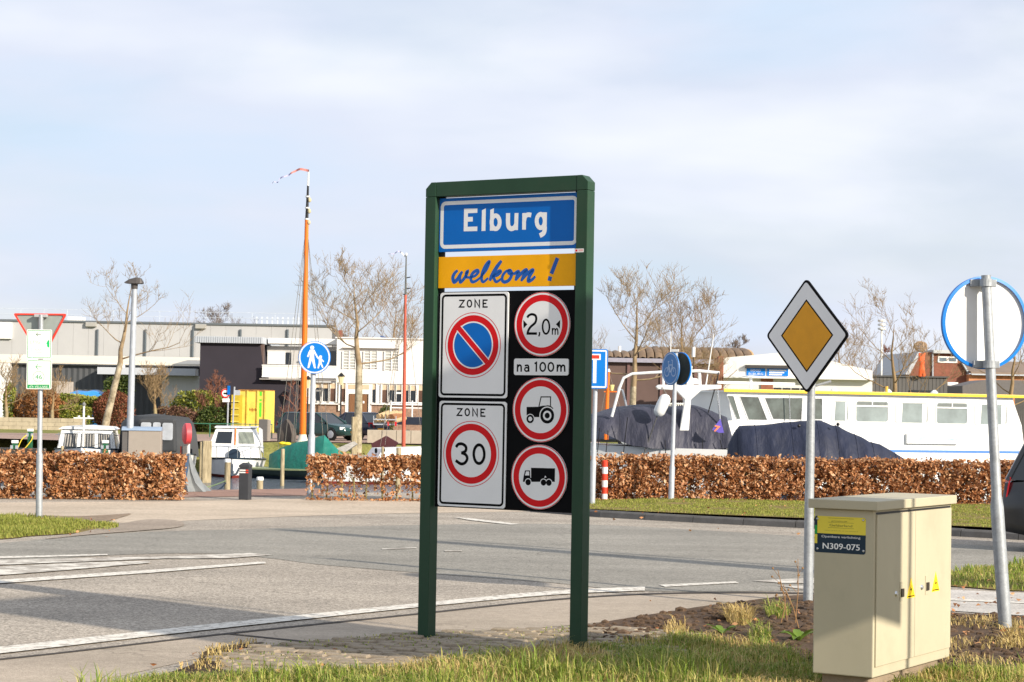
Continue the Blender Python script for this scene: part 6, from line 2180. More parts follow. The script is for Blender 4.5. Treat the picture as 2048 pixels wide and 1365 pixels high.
# --- white passenger boat
TA2 = math.radians(-20)
o_ = at(1452, 783, 66.0)
tbF = Frame((o_.x, o_.y, 0), TA2)
tour = thing('tour_boat', (o_.x + 6, o_.y + 4, WATER_Z), 'long white passenger boat with yellow roof edge and raked wheelhouse windows', 'boat')
def TU(px, py, c=0.0):
    return tbF.uv(px, py, c)
r0, r1 = TU(1452, 784), TU(2040, 797)
zr = (r0[1] + r1[1]) / 2
DEP = -3.6
def C6(x, y):
    return TU(1430 + x / 6.606, 760 + y / 6.606)
def C7(x, y):
    return TU(1600 + x / 3.1027, 500 + y / 3.1027)
zs_ = TU(1640, 915)[1]
sa = C7(1325, 945)[0]
pr = [(r0[0] + .05, zr), (r1[0] - .3, zr), (sa, C7(1325, 945)[1]), (C7(1375, 1090)[0], C7(1375, 1090)[1]), (C7(1400, 1250)[0], zs_), (r0[0] - .4, zs_), (C6(165, 600)[0] - .6, C6(165, 560)[1]), (C6(285, 540)[0] - .15, C6(285, 540)[1])]
MB().fprism(tbF, pr, DEP, 0.0).build('superstructure', m_boatwhite, tour)
hp = [(r0[0] - 1.6, zs_ + .35), (r0[0] - .3, zs_ + .02), (C7(1400, 1250)[0] + .3, zs_ + .02), (C7(1400, 1250)[0] + .2, WATER_Z - .3), (r0[0] - .9, WATER_Z - .3)]
MB().fprism(tbF, hp, DEP - .15, 0.15).build('hull', m_boatwhite, tour)
MB().fbox(tbF, r0[0] - .12, r1[0] + .12, zr, zr + 0.05, DEP - .1, 0.12).build('roof', m_boatwhite, tour)
MB().fbox(tbF, r0[0] - .15, r1[0] + .15, zr + .002, zr + 0.105, 0.121, 0.17).build('yellow_roof_edge', mat('boat_yellow', (236, 196, 50), rough=.4, var=.05), tour, bevel=.015)
b0 = C7(500, 1246)[1]
MB().fbox(tbF, C7(440, 1117)[0], r1[0] + .2, b0 - .05, b0 + .03, 0.001, 0.02).build('blue_stripe', mat('boat_stripe', (70, 120, 190), rough=.4, var=.05), tour)
m_twin = mat('wheelhouse_glass', (74, 84, 82), rough=0.05, var=0.55, vs=1.6, spec=.8)
for P_ in ([(160, 212), (240, 216), (330, 515), (288, 522)], [(325, 222), (568, 230), (686, 532), (442, 528)], [(655, 242), (1152, 242), (1138, 528), (765, 518)], [(1238, 250), (1412, 250), (1412, 522), (1238, 522)]):
    pane(tbF, [C6(*p) for p in P_], 0.0, m_twin, tour, frame_m=mat('window_frame_grey', (196, 198, 200), rough=.4, var=.05), t=.05)
m_pwin = mat('saloon_glass', (128, 140, 140), rough=0.08, var=0.22, vs=1.3, spec=.8)
m_frw = mat('window_frame_white', (216, 216, 212), rough=.45, var=.03)
for (x0, y0, x1, y1, vent) in ((203, 940, 295, 1062, 0), (348, 940, 543, 1068, 1), (600, 950, 790, 1075, 0), (848, 950, 1035, 1080, 1), (1090, 960, 1280, 1085, 0)):
    a0, t1 = C7(x0, y0)
    a1, q0 = C7(x1, y1)
    w_ = pane(tbF, rrect(a0, a1, q0, t1, 0.08, 3), 0.0, m_pwin, tour, frame_m=m_frw, t=.045)
    if vent:
        zz = t1 - (t1 - q0) * .22
        MB().fbox(tbF, a0, a1, zz - .03, zz + .02, 0.008, 0.03).build('transom_bar', m_frw, w_)
        MB().fbox(tbF, (a0 + a1) / 2 - .02, (a0 + a1) / 2 + .02, zz + .021, t1, 0.008, 0.03).build('mullion', m_frw, w_)
        for (u0, u1) in ((a0 + .05, (a0 + a1) / 2 - .04), ((a0 + a1) / 2 + .04, a1 - .05)):
            MB().fbox(tbF, u0, u1, zz + .03, t1 - .03, 0.0065, 0.009).build('vent_pane', mat('vent_glass', (112, 118, 116), rough=.1, var=.1), w_)
    else:
        for (u0, u1) in ((a0, a0 + (a1 - a0) * .2), (a1 - (a1 - a0) * .18, a1)):
            MB().fprism(tbF, [(u0 + .01, q0 + .02), (u1 - .05, q0 + .02), (u1 - .01, t1 - .02), (u0 + .01, t1 - .02)], 0.0065, 0.010).build('curtain', m_white, w_)
a0, t1 = C7(652, 1140)
a1, q0 = C7(975, 1207)
sg = MB().fbox(tbF, a0, a1, q0, t1, 0.001, 0.12).build('name_board', m_boatwhite, tour, bevel=.03)
m_bd = mat('board_blue', (150, 190, 226), rough=.5, var=.2, vs=2, col2=(226, 232, 238))
MB().fbox(tbF, a0 + .08, a1 - .06, q0 + .12, t1 - .08, 0.121, 0.124).build('board_picture', m_bd, sg)
for (x, y) in ((320, 862), (660, 880), (950, 884)):
    a, b = C7(x, y)
    MB().lathe(tbF.p(a, zr + .05, -1.2), [(.12, 0), (.13, .1), (.05, .18)], 10).build('roof_vent', m_boatwhite, tour, smooth=True)
a, b = C7(632, 870)
MB().tube([tbF.p(a, zr + .05, -1), tbF.p(a, zr + .32, -1)], .05, 8).build('roof_post', mat('brass_yellow', (210, 160, 60), var=.1), tour)
a, b = C6(690, 45)
MB().lathe(tbF.p(a, zr + .5, -1.2), [(.05, 0), (.3, .03), (.3, .06), (.05, .09)], 16).build('radar_scanner', m_boatwhite, tour)
MB().tube([tbF.p(a, zr + .05, -1.2), tbF.p(a, zr + .5, -1.2)], .05, 8).build('scanner_post', m_boatwhite, tour)
MB().fbox(tbF, C6(450, 460)[0], C6(1500, 460)[0], TU(1560, 768)[1], TU(1560, 763)[1], -2.5, -2.4).build('roof_rail', m_boatwhite, tour)
rail([tbF.p(C6(940, 460)[0], C6(0, 180)[1], .2), tbF.p(C6(955, 460)[0], C6(0, 530)[1], .2)], .018, 'wiper_pole', m_chrome, tour)

# --- small boat with orange mast beyond the covered yacht
Ym = 84.0
loc = Vector((at(1213, 945, Ym).x, Ym, WATER_Z))
om = thing('small_mast_boat', loc, 'small boat with short orange mast and lantern behind the dead end sign', 'boat')
P = BoatFrame(loc, math.radians(20))
hull(P, 5.0, 1.9, 1.0, .25, om, m_boatwhite, m_antif, m_bluehull)
cabin(P, [(-1.8, .9), (1.0, .95), (.6, 1.6), (-1.8, 1.7)], 1.6, 1.3, m_boatwhite, om, 'cabin')
m0, m1 = at(1213, 832, Ym), at(1217, 744, Ym)
rail([m0 + Vector((0, 0, -1)), m0, m1], [.09, .09, .06], 'mast', m_varn, om, 10)
rail([at(1208, 784, Ym), at(1238, 784, Ym)], .03, 'spreader', m_varn, om)
MB().lathe(at(1223, 782, Ym), [(.07, 0), (.12, .22), (.12, .25)], 10).build('lantern', mat('lantern_cream', (214, 196, 130), var=.1), om)
MB().lathe(m1, [(.08, 0), (.05, .12)], 8).build('mast_cap', m_white, om)
rail([m1, at(1242, 822, Ym)], .012, 'stay', m_rope, om, 4)
rail([m1, at(1203, 822, Ym)], .012, 'stay', m_rope, om, 4)

# mooring piles and jetty -----------------------------------------------------------------------
def pile(px, top_py, Y, w_px, label, cap=False, square=False, zb=WATER_Z):
    x = at(px, (top_py + 960) / 2, Y).x
    zt = at(px, top_py, Y).z
    r = w_px / F * Y / 2
    t = thing('mooring_pile', (x, Y, zb), label, 'mooring pile', 'mooring piles')
    b = Vector((x, Y, zb - 1.2))
    if square:
        M = Matrix.Rotation(.3, 3, 'Z')
        MB().bx(-r, r, -r, r, 0, zt - b.z, M, b).build('pile', m_wood, t, bevel=.03)
    else:
        MB().lathe(b, [(r, 0), (r * 1.02, (zt - b.z) * .5), (r * .97, zt - b.z - .02), (r * .8, zt - b.z)], 12).build('pile', m_wood, t, smooth=True)
    if cap:
        MB().lathe(Vector((x, Y, zt - .07)), [(r * 1.1, 0), (r * 1.1, .09), (r * .9, .12)], 12).build('cap', m_white, t, smooth=True)
    return t
pile(455, 921, 70, 12, 'greenish round mooring pile with white cap left of the black bollard', cap=True)
pile(520, 957, 70, 13, 'short mooring pile with white cap right of the black bollard', cap=True)
pile(413, 882, 82, 18, 'broad pale timber mooring pile against the white cruiser', square=True)
pile(403, 884, 83, 8, 'narrow timber mooring pile close beside the broad pale one', square=True)
pile(565, 898, 80, 8, 'thin mooring pile in front of the green tarpaulin')
pile(797, 896, 66, 11, 'brown mooring pile in front of the low white cabin boat')
pile(765, 894, 68, 6, 'thin grey mooring pile left of the brown one by the white cabin boat')
pile(708, 834, 95.5, 11, 'tall grey pile standing against the plane tree trunk', square=True, zb=-.6)
pile(124, 892, 80, 6, 'narrow timber pile beside the curtained cruiser')
m_jet = mat('jetty_timber', (58, 54, 50), rough=.9, var=.2)
jt = thing('jetty', (at(40, 905, 82).x, 82, WATER_Z), 'dark timber jetty edge behind the left hedge with green power pedestals', 'jetty')
xa, xb = at(-200, 905, 82).x, at(88, 905, 82).x
MB().bx(xa, xb, 81, 82.4, -.25, -.02).build('deck', m_jet, jt)
for x in np.linspace(xa + .5, xb - .3, 5):
    MB().bx(x - .12, x + .12, 81.2, 81.5, WATER_Z - 1, -.251).build('leg', m_jet, jt)
jt2 = thing('jetty', (at(700, 905, 88).x, 90, WATER_Z), 'sloping grey gangway beside the plane tree trunk', 'gangway')
MB().prism([at(672, 898, 90), at(705, 884, 92), at(712, 890, 92), at(690, 905, 90)], (0, 1.2, 0)).build('gangway_deck', mat('gangway_grey', (150, 146, 138), rough=.8, var=.2), jt2)
MB().prism([at(690, 908, 90), at(770, 914, 90), at(770, 920, 90), at(690, 914, 90)], (0, .4, 0)).build('gangway_beam', mat('gangway_grey', (150, 146, 138)), jt2)
m_pedg = mat('pedestal_green', (34, 92, 60), rough=.5, var=.08)
for (px, py, Y, lab) in ((30, 881, 80, 'green power pedestal with white top nearest the left edge'), (61, 858, 88, 'green power pedestal with yellow hoses left of the curtained cruiser'), (211, 881, 80, 'green power pedestal with white top right of the curtained cruiser')):
    b = at(px, py, Y)
    zb = -.02 if px < 100 else -.4
    t = thing('power_pedestal', (b.x, Y, zb), lab, 'pedestal', 'harbour power pedestals')
    MB().bx(-.1, .1, -.1, .1, zb - (.6 if px > 60 else 0), b.z - .12, None, (b.x, Y, 0)).build('body', m_pedg, t, bevel=.02)
    MB().bx(-.12, .12, -.12, .12, b.z - .118, b.z, None, (b.x, Y, 0)).build('lamp_top', m_white, t, bevel=.02)
    for sd in (-1, 1):
        MB().bx(sd * .1 - .05, sd * .1 + .05, -.13, -.05, b.z - .34, b.z - .2, None, (b.x, Y, 0)).build('socket', m_galv2, t)
        if px == 61:
            q = Vector((b.x + sd * .1, Y - .1, b.z - .25))
            rail(catmull([q, q + Vector((sd * .12 - .12, -.1, -.25)), q + Vector((-.45, -.2, -.85))], 4), .022, 'hose', mat('hose_yellow', (226, 200, 60), var=.08), t)

# things on the quay ----------------------------------------------------------------------------
Yq = 43.4
ub = thing('utility_cabinet', (at(282, 900, Yq).x, Yq, 0), 'taupe utility cabinet with rounded lid behind the left hedge', 'cabinet')
m_taupe = mat('taupe_metal', (148, 140, 130), rough=.5, var=.04)
m_taupe2 = mat('dark_taupe_metal', (92, 90, 88), rough=.5, var=.05)
uf = Frame(at(262, 900, Yq), math.radians(-6))
uf.o.z = 0
a0, a1, t1 = uf.uv(257, 870)[0], uf.uv(322, 870)[0], uf.uv(290, 862)[1]
MB().fbox(uf, a0, a1, -.02, t1, -.5, 0).build('body', m_taupe, ub, bevel=.01)
a00 = uf.uv(244, 870)[0]
MB().fprism(uf, [(a00, -.02), (a0 - .002, -.02), (a0 - .002, t1), (a00, t1)], -.42, -.03).build('side_panel', m_taupe2, ub, bevel=.01)
ld_ = [uf.p(a00 - .01, t1 + .002 + .085 * math.sin(i * math.pi / 8), -.25 + .27 * math.cos(i * math.pi / 8)) for i in range(9)]
MB().prism(ld_, uf.u * (a1 - a00 + .02)).build('lid', mat('lid_blue_grey', (150, 168, 188), rough=.35, metal=.3, var=.05), ub, smooth=True)
tp_ = thing('covered_outboard', (at(395, 985, 44.6).x, 44.6, 0), 'grey plastic sheet draped over something at the end of the left hedge', 'tarpaulin')
rg = []
for (py, x0, x1, dp) in ((908, 369, 380, .1), (925, 366, 385, .18), (945, 364, 393, .25), (965, 362, 404, .32), (986, 360, 419, .4)):
    r = []
    for k in range(28):
        an = 2 * math.pi * k / 28
        px = (x0 + x1) / 2 + (x1 - x0) / 2 * math.cos(an) * (1 + .16 * math.sin(an * 5 + py))
        q = at(px, py, 44.7)
        r.append(Vector((q.x, 44.7 + dp * math.sin(an) * (1 + .2 * math.sin(an * 6)), max(q.z, 0.012))))
    rg.append(r)
MB().loft(rg).build('sheet', mat('grey_sheet', (124, 128, 128), rough=.4, var=.18, vs=3, bump=.4, bs=12), tp_, smooth=True)
MB().prism([at(x, y, 44.3) for x, y in ((372, 912), (378, 906), (376, 940), (371, 960), (369, 940))], (0, .05, 0)).build('blue_lining', mat('lining_blue', (70, 92, 118), rough=.6, var=.1), tp_)
lb = thing('lifebuoy_box', (at(376, 940, 44.9).x, 44.9, 0), 'round red lifebuoy box on a white post at the quay', 'lifebuoy box')
c = at(374, 868, 44.9)
ax = Vector((-.93, -.36, 0)).normalized()
MB().lathe(c, [(.19, -.07), (.235, -.06), (.235, .05), (.2, .075)], 24, axis=ax).build('case', mat('lifebuoy_red', (214, 74, 80), rough=.45, var=.06), lb, smooth=True)
MB().tube([Vector((at(377, 940, 44.95).x, 44.97, -.1)), at(377, 862, 44.97)], .035, 8).build('post', m_white, lb)
gb = thing('grey_service_post', (at(369, 900, 45.2).x, 45.2, 0), 'short grey post with red edge left of the lifebuoy box', 'post')
q = at(369, 893, 45.2)
MB().bx(-.06, .07, -.05, .05, -.05, q.z, None, (q.x, 45.2, 0)).build('body', mat('dark_grey_metal', (100, 98, 96), var=.1), gb)
MB().bx(-.085, -.062, -.05, .05, -.05, q.z, None, (q.x, 45.2, 0)).build('red_edge', m_bred, gb)
# mooring rope sagging from the pile
rp = thing('mooring_rope', at(455, 960, 69.8), 'green and blue mooring rope sagging above the water beside the capped pile', 'rope')
rail(catmull([at(402, 968, 70), at(412, 978, 70), at(424, 983, 70), at(440, 978, 70), at(452, 966, 69.9)], 5), .025, 'blue_rope', mat('rope_blue', (56, 72, 90), rough=.9, var=.1), rp)
rail(catmull([at(404, 976, 70), at(425, 972, 70), at(452, 962, 69.9)], 5), .022, 'green_rope', mat('rope_green', (130, 150, 110), rough=.9, var=.1), rp)
# ------------------------------------------------------------------ far shore: roads, buildings, cars
def farsheet(name, px, z, m):
    return sheet(name, px, z, m, zbase=FAR_Z)
m_farroad = roadmat('far_brick_road', (150, 128, 116), (168, 146, 132), 0.12, gs=12)
farsheet('harbour_road', [(-300, 862), (0, 867), (250, 870), (420, 870), (560, 868), (860, 868), (1200, 878), (1200, 896), (860, 890), (560, 884), (420, 884), (250, 886), (0, 878.5), (-300, 872)], 0.03, m_farroad)
farsheet('harbour_yard', [(540, 855), (900, 858), (1400, 866), (2100, 880), (2100, 850), (1400, 844), (900, 836), (560, 832)], 0.034, m_farroad)

# stone garden wall on the left
w_ = thing('garden_wall', (at(60, 840, 125).x, 124, FAR_Z), 'low pale stone block wall along the far verge at the left', 'wall')
m_stone = mat('wall_block', (176, 164, 140), rough=.9, var=.16, vs=2, dirt=.3)
wf = Frame(Vector((0, 123.6, 0)), 0)
x0, x1 = wf.uv(-60, 840)[0], wf.uv(171, 840)[0]
zt = wf.uv(80, 834.5)[1]
rw = random.Random(3)
nrow = 3
for r_ in range(nrow):
    za, zb = FAR_Z - .05 + (zt - FAR_Z) * r_ / nrow, FAR_Z - .05 + (zt - FAR_Z) * (r_ + 1) / nrow
    x = x0 - (0.35 if r_ % 2 else 0)
    while x < x1 - .1:
        xe = min(x + .8, x1)
        MB().fbox(wf, max(x, x0) + .008, xe - .008, za + .006, zb - .006, -.25, rw.uniform(-.012, .012)).build('block', m_stone, w_)
        x += .8
MB().fbox(wf, x0, x1, FAR_Z - .1, zt - .08, -.24, -.03).build('core', mat('mortar', (140, 130, 112), var=.1), w_)

# big grey warehouse --------------------------------------------------------------------------
Yw = 165.0
wf = Frame(Vector((0, Yw, 0)), math.radians(-1.0))
wh = thing('warehouse', wf.p(wf.uv(300, 800)[0], FAR_Z, -8), 'long pale grey clad warehouse with roof railing behind the low shed', 'warehouse')
a0, a1 = wf.uv(-160, 700)[0], wf.uv(668, 700)[0]
zt = wf.uv(300, 648)[1]
MB().fbox(wf, a0 + .1, a1 - .1, FAR_Z - .2, zt - .05, -18, -.12).build('core', m_taupe2, wh)
m_clad = mat('warehouse_cladding', (176, 176, 176), rough=.6, var=.05, vs=.4)
pw = 1.25
x = a0
while x < a1 - .2:
    MB().fbox(wf, x + .006, min(x + pw, a1) - .006, FAR_Z, zt, -.11, 0).build('panel', m_clad, wh)
    x += pw
MB().fbox(wf, a0 - .1, a1 + .1, zt + .001, zt + .16, -.3, .12).build('parapet', mat('parapet_grey', (96, 102, 106), rough=.5, var=.05), wh)
for px in (195, 291, 386, 481, 575):
    a = wf.uv(px, 690)[0]
    MB().tube([wf.p(a, wf.uv(px, 652)[1] - .3, .1), wf.p(a, wf.uv(px, 730)[1], .1)], .09, 6).build('downpipe', mat('downpipe_dark', (92, 100, 106), rough=.5, var=.05), wh)
for px, py in ((183, 648), (402, 652)):
    a, b = wf.uv(px, py)
    MB().fbox(wf, a - .45, a + .45, b - .25, b + .12, .001, .3).build('wall_light', mat('light_grey_metal', (160, 158, 152), var=.05), wh, bevel=.05)
m_railw = mat('white_rail', (196, 204, 212), rough=.5, var=.03)
za = zt + .16
for k, h in enumerate((.45, .9)):
    MB().tube([wf.p(a0, za + h, -.3), wf.p(a1, za + h, -.3)], .016, 5).build('rail', m_railw, wh)
x = a0 + .5
while x < a1:
    MB().tube([wf.p(x, za, -.3), wf.p(x, za + .9, -.3)], .018, 5).build('rail_post', m_railw, wh)
    x += 1.9
for i in range(13):
    a = wf.uv(512 + i * 10.5, 648)[0]
    MB().fbox(wf, a - .06, a + .06, za, za + .6, -.6, -.4).build('roof_stub', m_railw, wh)
a, b = wf.uv(0, 645)
MB().fbox(wf, a - 2.5, wf.uv(25, 645)[0], wf.uv(10, 678)[1], b, .001, .25).build('white_panel', m_white, wh)
MB().fbox(wf, wf.uv(128, 765)[0], wf.uv(156, 765)[0], za, za + .35, -2.5, -1).build('roof_unit', m_white, wh)

# low dark shed with pale roof -----------------------------------------------------------------
Ys = 139.0
sf = Frame(Vector((0, Ys, 0)), 0)
sh = thing('low_shed', sf.p(sf.uv(200, 800)[0], FAR_Z, -4), 'low charcoal corrugated shed with cream roof edge below the warehouse', 'shed')
a0, a1 = sf.uv(-160, 760)[0], sf.uv(402, 760)[0]
za, zr = sf.uv(200, 729)[1], sf.uv(200, 713)[1]
m_corr = mat('charcoal_sheet', (74, 76, 78), rough=.5, var=.06, vs=2)
MB().fbox(sf, a0 + .1, a1 - .1, FAR_Z - .2, za - .05, -9, -.12).build('core', m_taupe2, sh)
vs, fs = [], []
n = int((a1 - a0) / .2)
for i in range(n + 1):
    c = .05 if i % 2 else 0
    vs += [sf.p(a0 + (a1 - a0) * i / n, FAR_Z - .1, c), sf.p(a0 + (a1 - a0) * i / n, za - .02, c)]
for i in range(n):
    fs.append((2 * i, 2 * i + 2, 2 * i + 3, 2 * i + 1))
MB().add(vs, fs).build('corrugated_wall', m_corr, sh, recalc=False)
m_cream = mat('cream_roofing', (220, 210, 190), rough=.6, var=.06, vs=.8, stretch=(.3, .3, 3))
MB().prism([sf.p(a0 - .2, za, .35), sf.p(a1 + .1, za, .35), sf.p(a1 + .1, zr, -4), sf.p(a0 - .2, zr, -4)], (0, 0, .12)).build('roof', m_cream, sh)
MB().fbox(sf, a0 - .2, a1 + .1, za - .1, za - .01, .2, .34).build('gutter', mat('gutter_dark', (70, 72, 74), var=.05), sh)
c0_, c1_ = sf.uv(204, 745)[0], sf.uv(398, 745)[0]
MB().fbox(sf, c0_, c1_, sf.uv(300, 751)[1], sf.uv(300, 737)[1], .06, 1.6).build('canopy', mat('canopy_grey', (186, 190, 194), rough=.5, var=.04), sh)
MB().fbox(sf, sf.uv(325, 765)[0], sf.uv(400, 765)[0], FAR_Z, sf.uv(350, 752)[1], .06, .3).build('white_gate', m_white, sh)
MB().fbox(sf, sf.uv(-60, 765)[0], sf.uv(24, 765)[0], FAR_Z, sf.uv(10, 727)[1], .06, .5).build('white_annex', m_white, sh)
a, b = sf.uv(249, 730)
MB().lathe(sf.p(a, b - .35, .6), [(.16, 0), (.16, .3), (.05, .36)], 10).build('lamp', m_white, sh)
bt = thing('blue_sheet', sf.p(sf.uv(180, 780)[0], FAR_Z, 3), 'bright blue plastic sheet lying over things behind the clipped hedge', 'tarpaulin')
rg = []
for px, py in ((140, 786), (155, 781), (175, 783), (188, 780), (198, 781), (208, 786)):
    q = at(px, py, 133)
    rg.append([Vector((q.x, 132.2, FAR_Z)), Vector((q.x, 132.3, q.z - .1)), Vector((q.x, 133, q.z)), Vector((q.x, 134, q.z - .2)), Vector((q.x, 134, FAR_Z))])
MB().loft(rg).build('sheet', mat('blue_plastic', (64, 150, 222), rough=.4, var=.12, vs=2, bump=.4, bs=5), bt, smooth=True)
ps_ = thing('plank_fence', at(135, 780, 134), 'pale grey plank fence panel behind the cycle route plates', 'fence')
for i in range(9):
    a, b = at(103 + i * 5, 762 + i * .3, 134.5), at(103 + (i + 1) * 5 - .5, 762, 134.5)
    MB().bx(a.x, b.x, 134.4, 134.45, FAR_Z, a.z).build('plank', mat('grey_plank', (178, 166, 152), rough=.9, var=.1), ps_)

# dark house with balcony and white cafe --------------------------------------------------------
Yc = 130.0
cf = Frame(Vector((0, Yc, 0)), 0)
def C8(x, y, c=0):
    return cf.uv(380 + x / 4.267, 600 + y / 4.267, c)
def cfbox(mb, x0, y0, x1, y1, c0, c1):
    a0, t1 = C8(x0, y0)
    a1, q0 = C8(x1, y1)
    return mb.fbox(cf, a0, a1, q0, t1, c0, c1)
m_dark = mat('dark_house_wall', (46, 42, 50), rough=.85, var=.08, vs=.6)  # one dark tone over the whole wall, below the balcony too
m_cwhite = mat('cafe_white', (222, 221, 216), rough=.6, var=.03, vs=.6)
m_brick = mat('brown_brick', (142, 116, 98), rough=.9, var=.2, vs=5, fine=.2, fs=9)
dh = thing('dark_house', cf.p(C8(340, 683)[0], FAR_Z, -3), 'flat roofed house with dark side wall and white balcony left of the cafe', 'house')
zg = FAR_Z - .1
a0, t1 = C8(88, 366)
a1 = C8(600, 366)[0]
MB().fprism(cf, [(a0, zg), (C8(930, 700)[0], zg), (C8(930, 690)[0], C8(900, 690)[1]), (C8(640, 690)[0], C8(640, 690)[1]), (a1, t1), (a0, t1)], -9, 0).build('wall', m_dark, dh)
MB().fbox(cf, a0 - .35, a1 + .2, t1 + .002, t1 + .42, -9.2, .3).build('roof_fascia', mat('fascia_grey', (178, 184, 190), rough=.5, var=.04), dh)
for i in range(30):
    a = a0 - .3 + (a1 - a0 + .5) * i / 30
    MB().fbox(cf, a, a + .03, t1 + .02, t1 + .40, .301, .325).build('fascia_rib', mat('rib_grey', (130, 136, 144), var=.05), dh)
cfbox(MB(), 625, 385, 1250, 690, -3.2, -2.2).build('balcony_wall', mat('balcony_wall_grey', (186, 184, 180), rough=.7, var=.06), dh)
cfbox(MB(), 640, 318, 1252, 378, -3.5, -1.6).build('white_fascia', m_cwhite, dh, bevel=.04)
cfbox(MB(), 600, 672, 1252, 692, -2.2, .45).build('balcony_floor', mat('balcony_grey', (150, 146, 140), var=.08), dh)
cfbox(MB(), 598, 380, 622, 672, -.6, -.001).build('corner_trim', mat('trim_brown', (92, 74, 68), var=.1), dh)
a0, t1 = C8(620, 556)
a1, q0 = C8(1250, 668)
zt2 = C8(935, 560)[1]
zq = C8(935, 666)[1]
br = MB().fbox(cf, a0, a1, zt2 - .07, zt2, .3, .4).build('handrail', m_cwhite, dh)
MB().fbox(cf, a0, a1, zq, zq + .06, .3, .4).build('bottom_rail', m_cwhite, dh)
nb = 40
for i in range(nb):
    a = a0 + (a1 - a0) * (i + .2) / nb
    MB().fbox(cf, a, a + .11, zq + .061, zt2 - .071, .33, .37).build('baluster', m_cwhite, dh)
wn_ = cfbox(MB(), 785, 442, 832, 546, -2.199, -2.15).build('window', m_glass, dh)
cfbox(MB(), 1170, 430, 1232, 552, -2.199, -2.15).build('window', m_glass, dh)
cfbox(MB(), 628, 432, 780, 545, -2.199, -2.12).build('white_panel', m_white, dh)
cfbox(MB(), 1205, 232, 1235, 330, -6, -5.5).build('chimney', mat('chimney_brick', (130, 80, 62), var=.15), dh)

cafe = thing('cafe_building', cf.p(C8(1600, 683)[0], FAR_Z, -3), 'white two storey cafe with brick plinth, brown doors and rows of windows', 'cafe')
a0, t1 = C8(1256, 328)
a1 = cf.uv(905, 700)[0]
zpl = C8(1600, 897)[1]
zlow = C8(1600, 715)[1]
MB().fbox(cf, a0, a1, zlow, t1, -9, .1).build('upper_wall', m_cwhite, cafe)
MB().fbox(cf, C8(990, 683)[0], a1, zpl, zlow - .002, -9, .0).build('lower_wall', m_cwhite, cafe)
MB().fbox(cf, C8(960, 683)[0], a1 + .02, zg, zpl - .002, -9, .06).build('brick_plinth', m_brick, cafe)
MB().fbox(cf, a0 - .1, a1 + .1, t1 + .001, t1 + .08, -9.1, .2).build('parapet', m_cwhite, cafe)
# raised frame round the upper windows and a dark eave line
cfbox(MB(), 1300, 408, 1790, 420, .101, .35).build('window_hood', mat('hood_warm_grey', (150, 146, 140), var=.1), cafe)  # one even grey over the whole hood
m_blind = mat('window_blind', (212, 206, 194), rough=.8, var=.06)
m_pw = mat('pale_window', (168, 170, 164), rough=.2, var=.2, vs=2)
for (x0, x1, y0, y1) in ((1306, 1416, 438, 588), (1486, 1600, 438, 586), (1662, 1782, 440, 600)):
    w_ = cfbox(MB(), x0, y0, x1, y1, .101, .13).build('window', m_pw, cafe)
    for k in range(3):
        xx = x0 + (x1 - x0) * k / 2 - 4
        cfbox(MB(), xx, y0, xx + 8, y1, .131, .19).build('mullion', m_cwhite, w_)
    for k in range(6):
        yy = y0 + (y1 - y0) * (k + .5) / 6
        cfbox(MB(), x0 + 8, yy, x1 - 8, yy + 9, .131, .16).build('shutter_slat', m_cwhite, w_)
m_brownwin = mat('curtained_glass', (86, 62, 48), rough=.15, var=.4, vs=1.5, spec=.7)
for (x0, x1, y0, y1, k) in ((1075, 1118, 708, 862, 0), (1134, 1182, 712, 866, 1), (1196, 1246, 714, 868, 2), (1294, 1328, 716, 870, 2), (1556, 1588, 722, 876, 1), (1640, 1686, 726, 878, 2), (1700, 1748, 728, 878, 1), (1762, 1806, 728, 880, 0), (1842, 1868, 730, 880, 1), (1882, 1928, 732, 880, 1), (1950, 2010, 732, 882, 2), (2030, 2090, 732, 882, 1)):
    w_ = cfbox(MB(), x0, y0, x1, y1, .001, .03).build('window', m_glass if k < 2 else m_brownwin, cafe)
    cfbox(MB(), x0, y0, x1, y0 + 44, .031, .05).build('blind', mat('tan_blind', (196, 176, 148), rough=.8, var=.08), w_)
    if k == 0:
        cfbox(MB(), x0 - 3, y0 + 60, x1 + 3, y0 + 76, .031, .09).build('transom', m_cwhite, w_)
    for xx in (x0 - 9, x1 + 1):
        cfbox(MB(), xx, y0 - 4, xx + 8, y1 + 6, .001, .12).build('window_post', m_cwhite, w_)
cfbox(MB(), 1000, 868 + 14, 1330, 896, .061, .2).build('sill', m_cwhite, cafe)
cfbox(MB(), 1550, 884, 2080, 904, .061, .2).build('sill', m_cwhite, cafe)
cfbox(MB(), 1330, 716, 1548, 962, .062, .10).build('door_surround', m_cwhite, cafe)
cfbox(MB(), 1352, 722, 1530, 764, .101, .12).build('fanlight', mat('tan_blind', (196, 176, 148)), cafe)
cfbox(MB(), 1358, 802, 1522, 962, .101, .11).build('door_opening', m_black, cafe)
for (x0, x1) in ((1362, 1412), (1458, 1512)):
    d_ = cfbox(MB(), x0, 806, x1, 962, .111, .16).build('door', mat('brown_door', (120, 84, 54), rough=.6, var=.15, vs=3, stretch=(4, 4, .4)), cafe)
cfbox(MB(), 1476, 864, 1490, 884, .161, .17).build('door_notice', m_white, cafe)
cfbox(MB(), 1272, 700, 1290, 948, .1, .2).build('drain_pipe', m_cwhite, cafe)
MB().prism([cf.p(*C8(1590, 300), -4), cf.p(*C8(1690, 330), -4), cf.p(*C8(1690, 332), -6), cf.p(*C8(1590, 290), -6)], (0, 0, .1)).build('solar_panel', mat('solar_blue', (60, 80, 120), rough=.2, var=.1), cafe)
